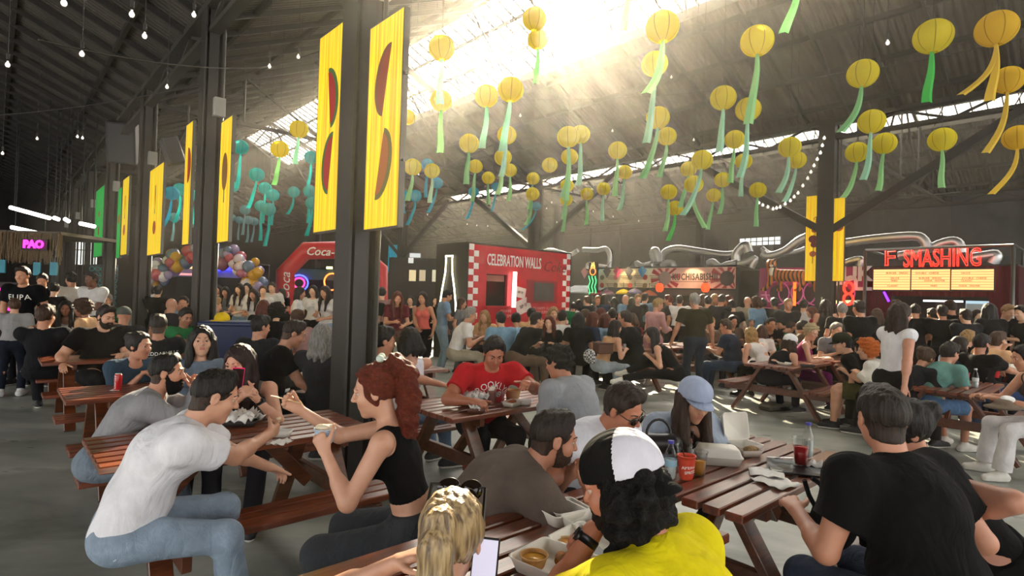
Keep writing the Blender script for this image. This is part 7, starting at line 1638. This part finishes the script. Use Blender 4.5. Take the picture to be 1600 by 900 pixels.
# right side table and middle rows
cup(onT(1508,598),.12,.034,.045,'b01822','red cup with pale lettering in front at the right table','701018',.9); bottle(onT(1524,606),'clear bottle with white wrap beside the red cup',.22,capc='d8d8dc',lab='dadada'); cup(onT(1556,590),.12,.034,.048,'c4121e','plain red party cup at the right edge table','701018',.9)
clamshell(1532,580,5,'open white box at the right table',w=.25,d=.2,op=110); napkins(1560,572,'napkins at the far end of the right table',4,.10,seed=15,high=.05); clamshell(1582,578,-10,'closed box at the far end of the right table',w=.2,d=.2,op=0)
for i,(x,y) in enumerate(((976,548),(981,545),(987,547))): bottle(onT(x,y),'clear glass bottle on the middle table, '+['left','middle','right'][i]+' of three',.24,capc='c8c8c8',lab=None)
o=empty('cardboard_box',onT(942,552),.4); tag(o,'brown box bag on the bench table by the sand top woman','box'); boxp(o,'box_body',-.14,.14,-.1,.1,0,.16,mat('plain','5a3a2a'),bev=.01); boxp(o,'box_lid',-.145,.145,-.105,.105,.16,.175,mat('plain','4a2e22'))
for i,(x,y,c) in enumerate(((862,522,'d8d0c8'),(870,524,'c8501c'),(893,524,'8a5a30'),(1052,538,'d8c8b0'),(755,517,'e0dcd8'),(764,517,'d8b080'),(1225,570,'e2ddd4'),(1345,565,'8a5a30'),(1330,566,'e0ddd6'),(1262,574,'2a2a2e'))):
    boat(x,y,.2,['white tray left on the middle table','orange tray on the middle table','brown tray at the right of the middle table','tray with food before the pink robe woman','white tray before the red booth','tan tray before the red booth','white paper in front of the white cap woman','brown tray before the orange haired woman','white tray beside the brown one at the orange haired woman','dark tray at the elbow of the green cap man'][i],i*17,c)
for i,(x,y) in enumerate(((858,519),(878,520),(886,522))): cup(onT(x,y),.12,.032,.042,['b8c4c0','d86a1c','c8302c'][i],['pale','orange','red'][i]+' cup on the middle table')
o=empty('checked_bag',PY(921,556,8.6)); o.scale=(.66,.66,.66); tag(o,'black and white checked cloth bag on the bench','bag'); 
cb=bpy.data.materials.new('checks'); cb.use_nodes=True; ck=cb.node_tree.nodes.new('ShaderNodeTexChecker'); ck.inputs['Scale'].default_value=24; ck.inputs[1].default_value=(.45,.45,.45,1); ck.inputs[2].default_value=(.02,.02,.02,1); tcn=cb.node_tree.nodes.new('ShaderNodeTexCoord'); cb.node_tree.links.new(tcn.outputs['Object'],ck.inputs[0]); cb.node_tree.links.new(ck.outputs[0],cb.node_tree.nodes['Principled BSDF'].inputs[0])
B=SDF(.04); B.el(V3(0,0,0),V3(.14,.1,.16)); B.el(V3(.06,0,-.1),V3(.1,.08,.1)); link('bag_body',np_mesh('b',*B.mesh(.015)),o,cb)
o=empty('cardboard_box',G(1285,682,0) if 0 else G(1215,640,0),.5); tag(o,'flat dark box lying on the floor under the right-hand table','box'); boxp(o,'box_body',-.32,.32,-.12,.12,0,.10,mat('plain','4f4a3c'),bev=.03); boxp(o,'box_handle',-.1,.1,-.14,-.12,.03,.06,mat('plain','1a1a1a'))
ht=empty('folded_hat',PY(1568,636,5.4)); tag(ht,'brown hat and white cloth lying on the lap at the right edge','hat'); B=SDF(.03); B.el(V3(0,0,0),V3(.17,.12,.025)); B.el(V3(0,0,.03),V3(.08,.07,.05)); link('hat_body',np_mesh('b',*B.mesh(.01)),ht,mat('cloth','6a5c50')); lump(ht,'white_cloth',[(.02,0,.08),(.05,0,.07)],.045,PAP,5,40,.006,.008)
# ------------------------------------------------------------------ thin dusty air lit by the skylights
mb=MB(); z=.02
Pz=[(VL+.1,2.2),(VA,ZV-.02),(VR1,ZR-.02),(VB,ZV-.02),(VR2,ZR-.02),(VC-.02,ZV-.02)]
mb.box(uv(15.5,(VA+VC)/2-1,3.9),(VC-VA+1.6,52.6,7.7),RUV); hz=mb.build('dusty_air',None); hz['kind']='stuff'; tag(hz,'thin warm haze hanging in the hall under the skylights','haze')
m=bpy.data.materials.new('dusty_air'); m.use_nodes=True; m.node_tree.nodes.remove(m.node_tree.nodes['Principled BSDF'])
vs=m.node_tree.nodes.new('ShaderNodeVolumeScatter'); vs.inputs['Density'].default_value=.0027; vs.inputs['Anisotropy'].default_value=.8; vs.inputs['Color'].default_value=(1,.95,.86,1)
m.node_tree.links.new(vs.outputs[0],m.node_tree.nodes['Material Output'].inputs['Volume']); hz.data.materials.append(m)
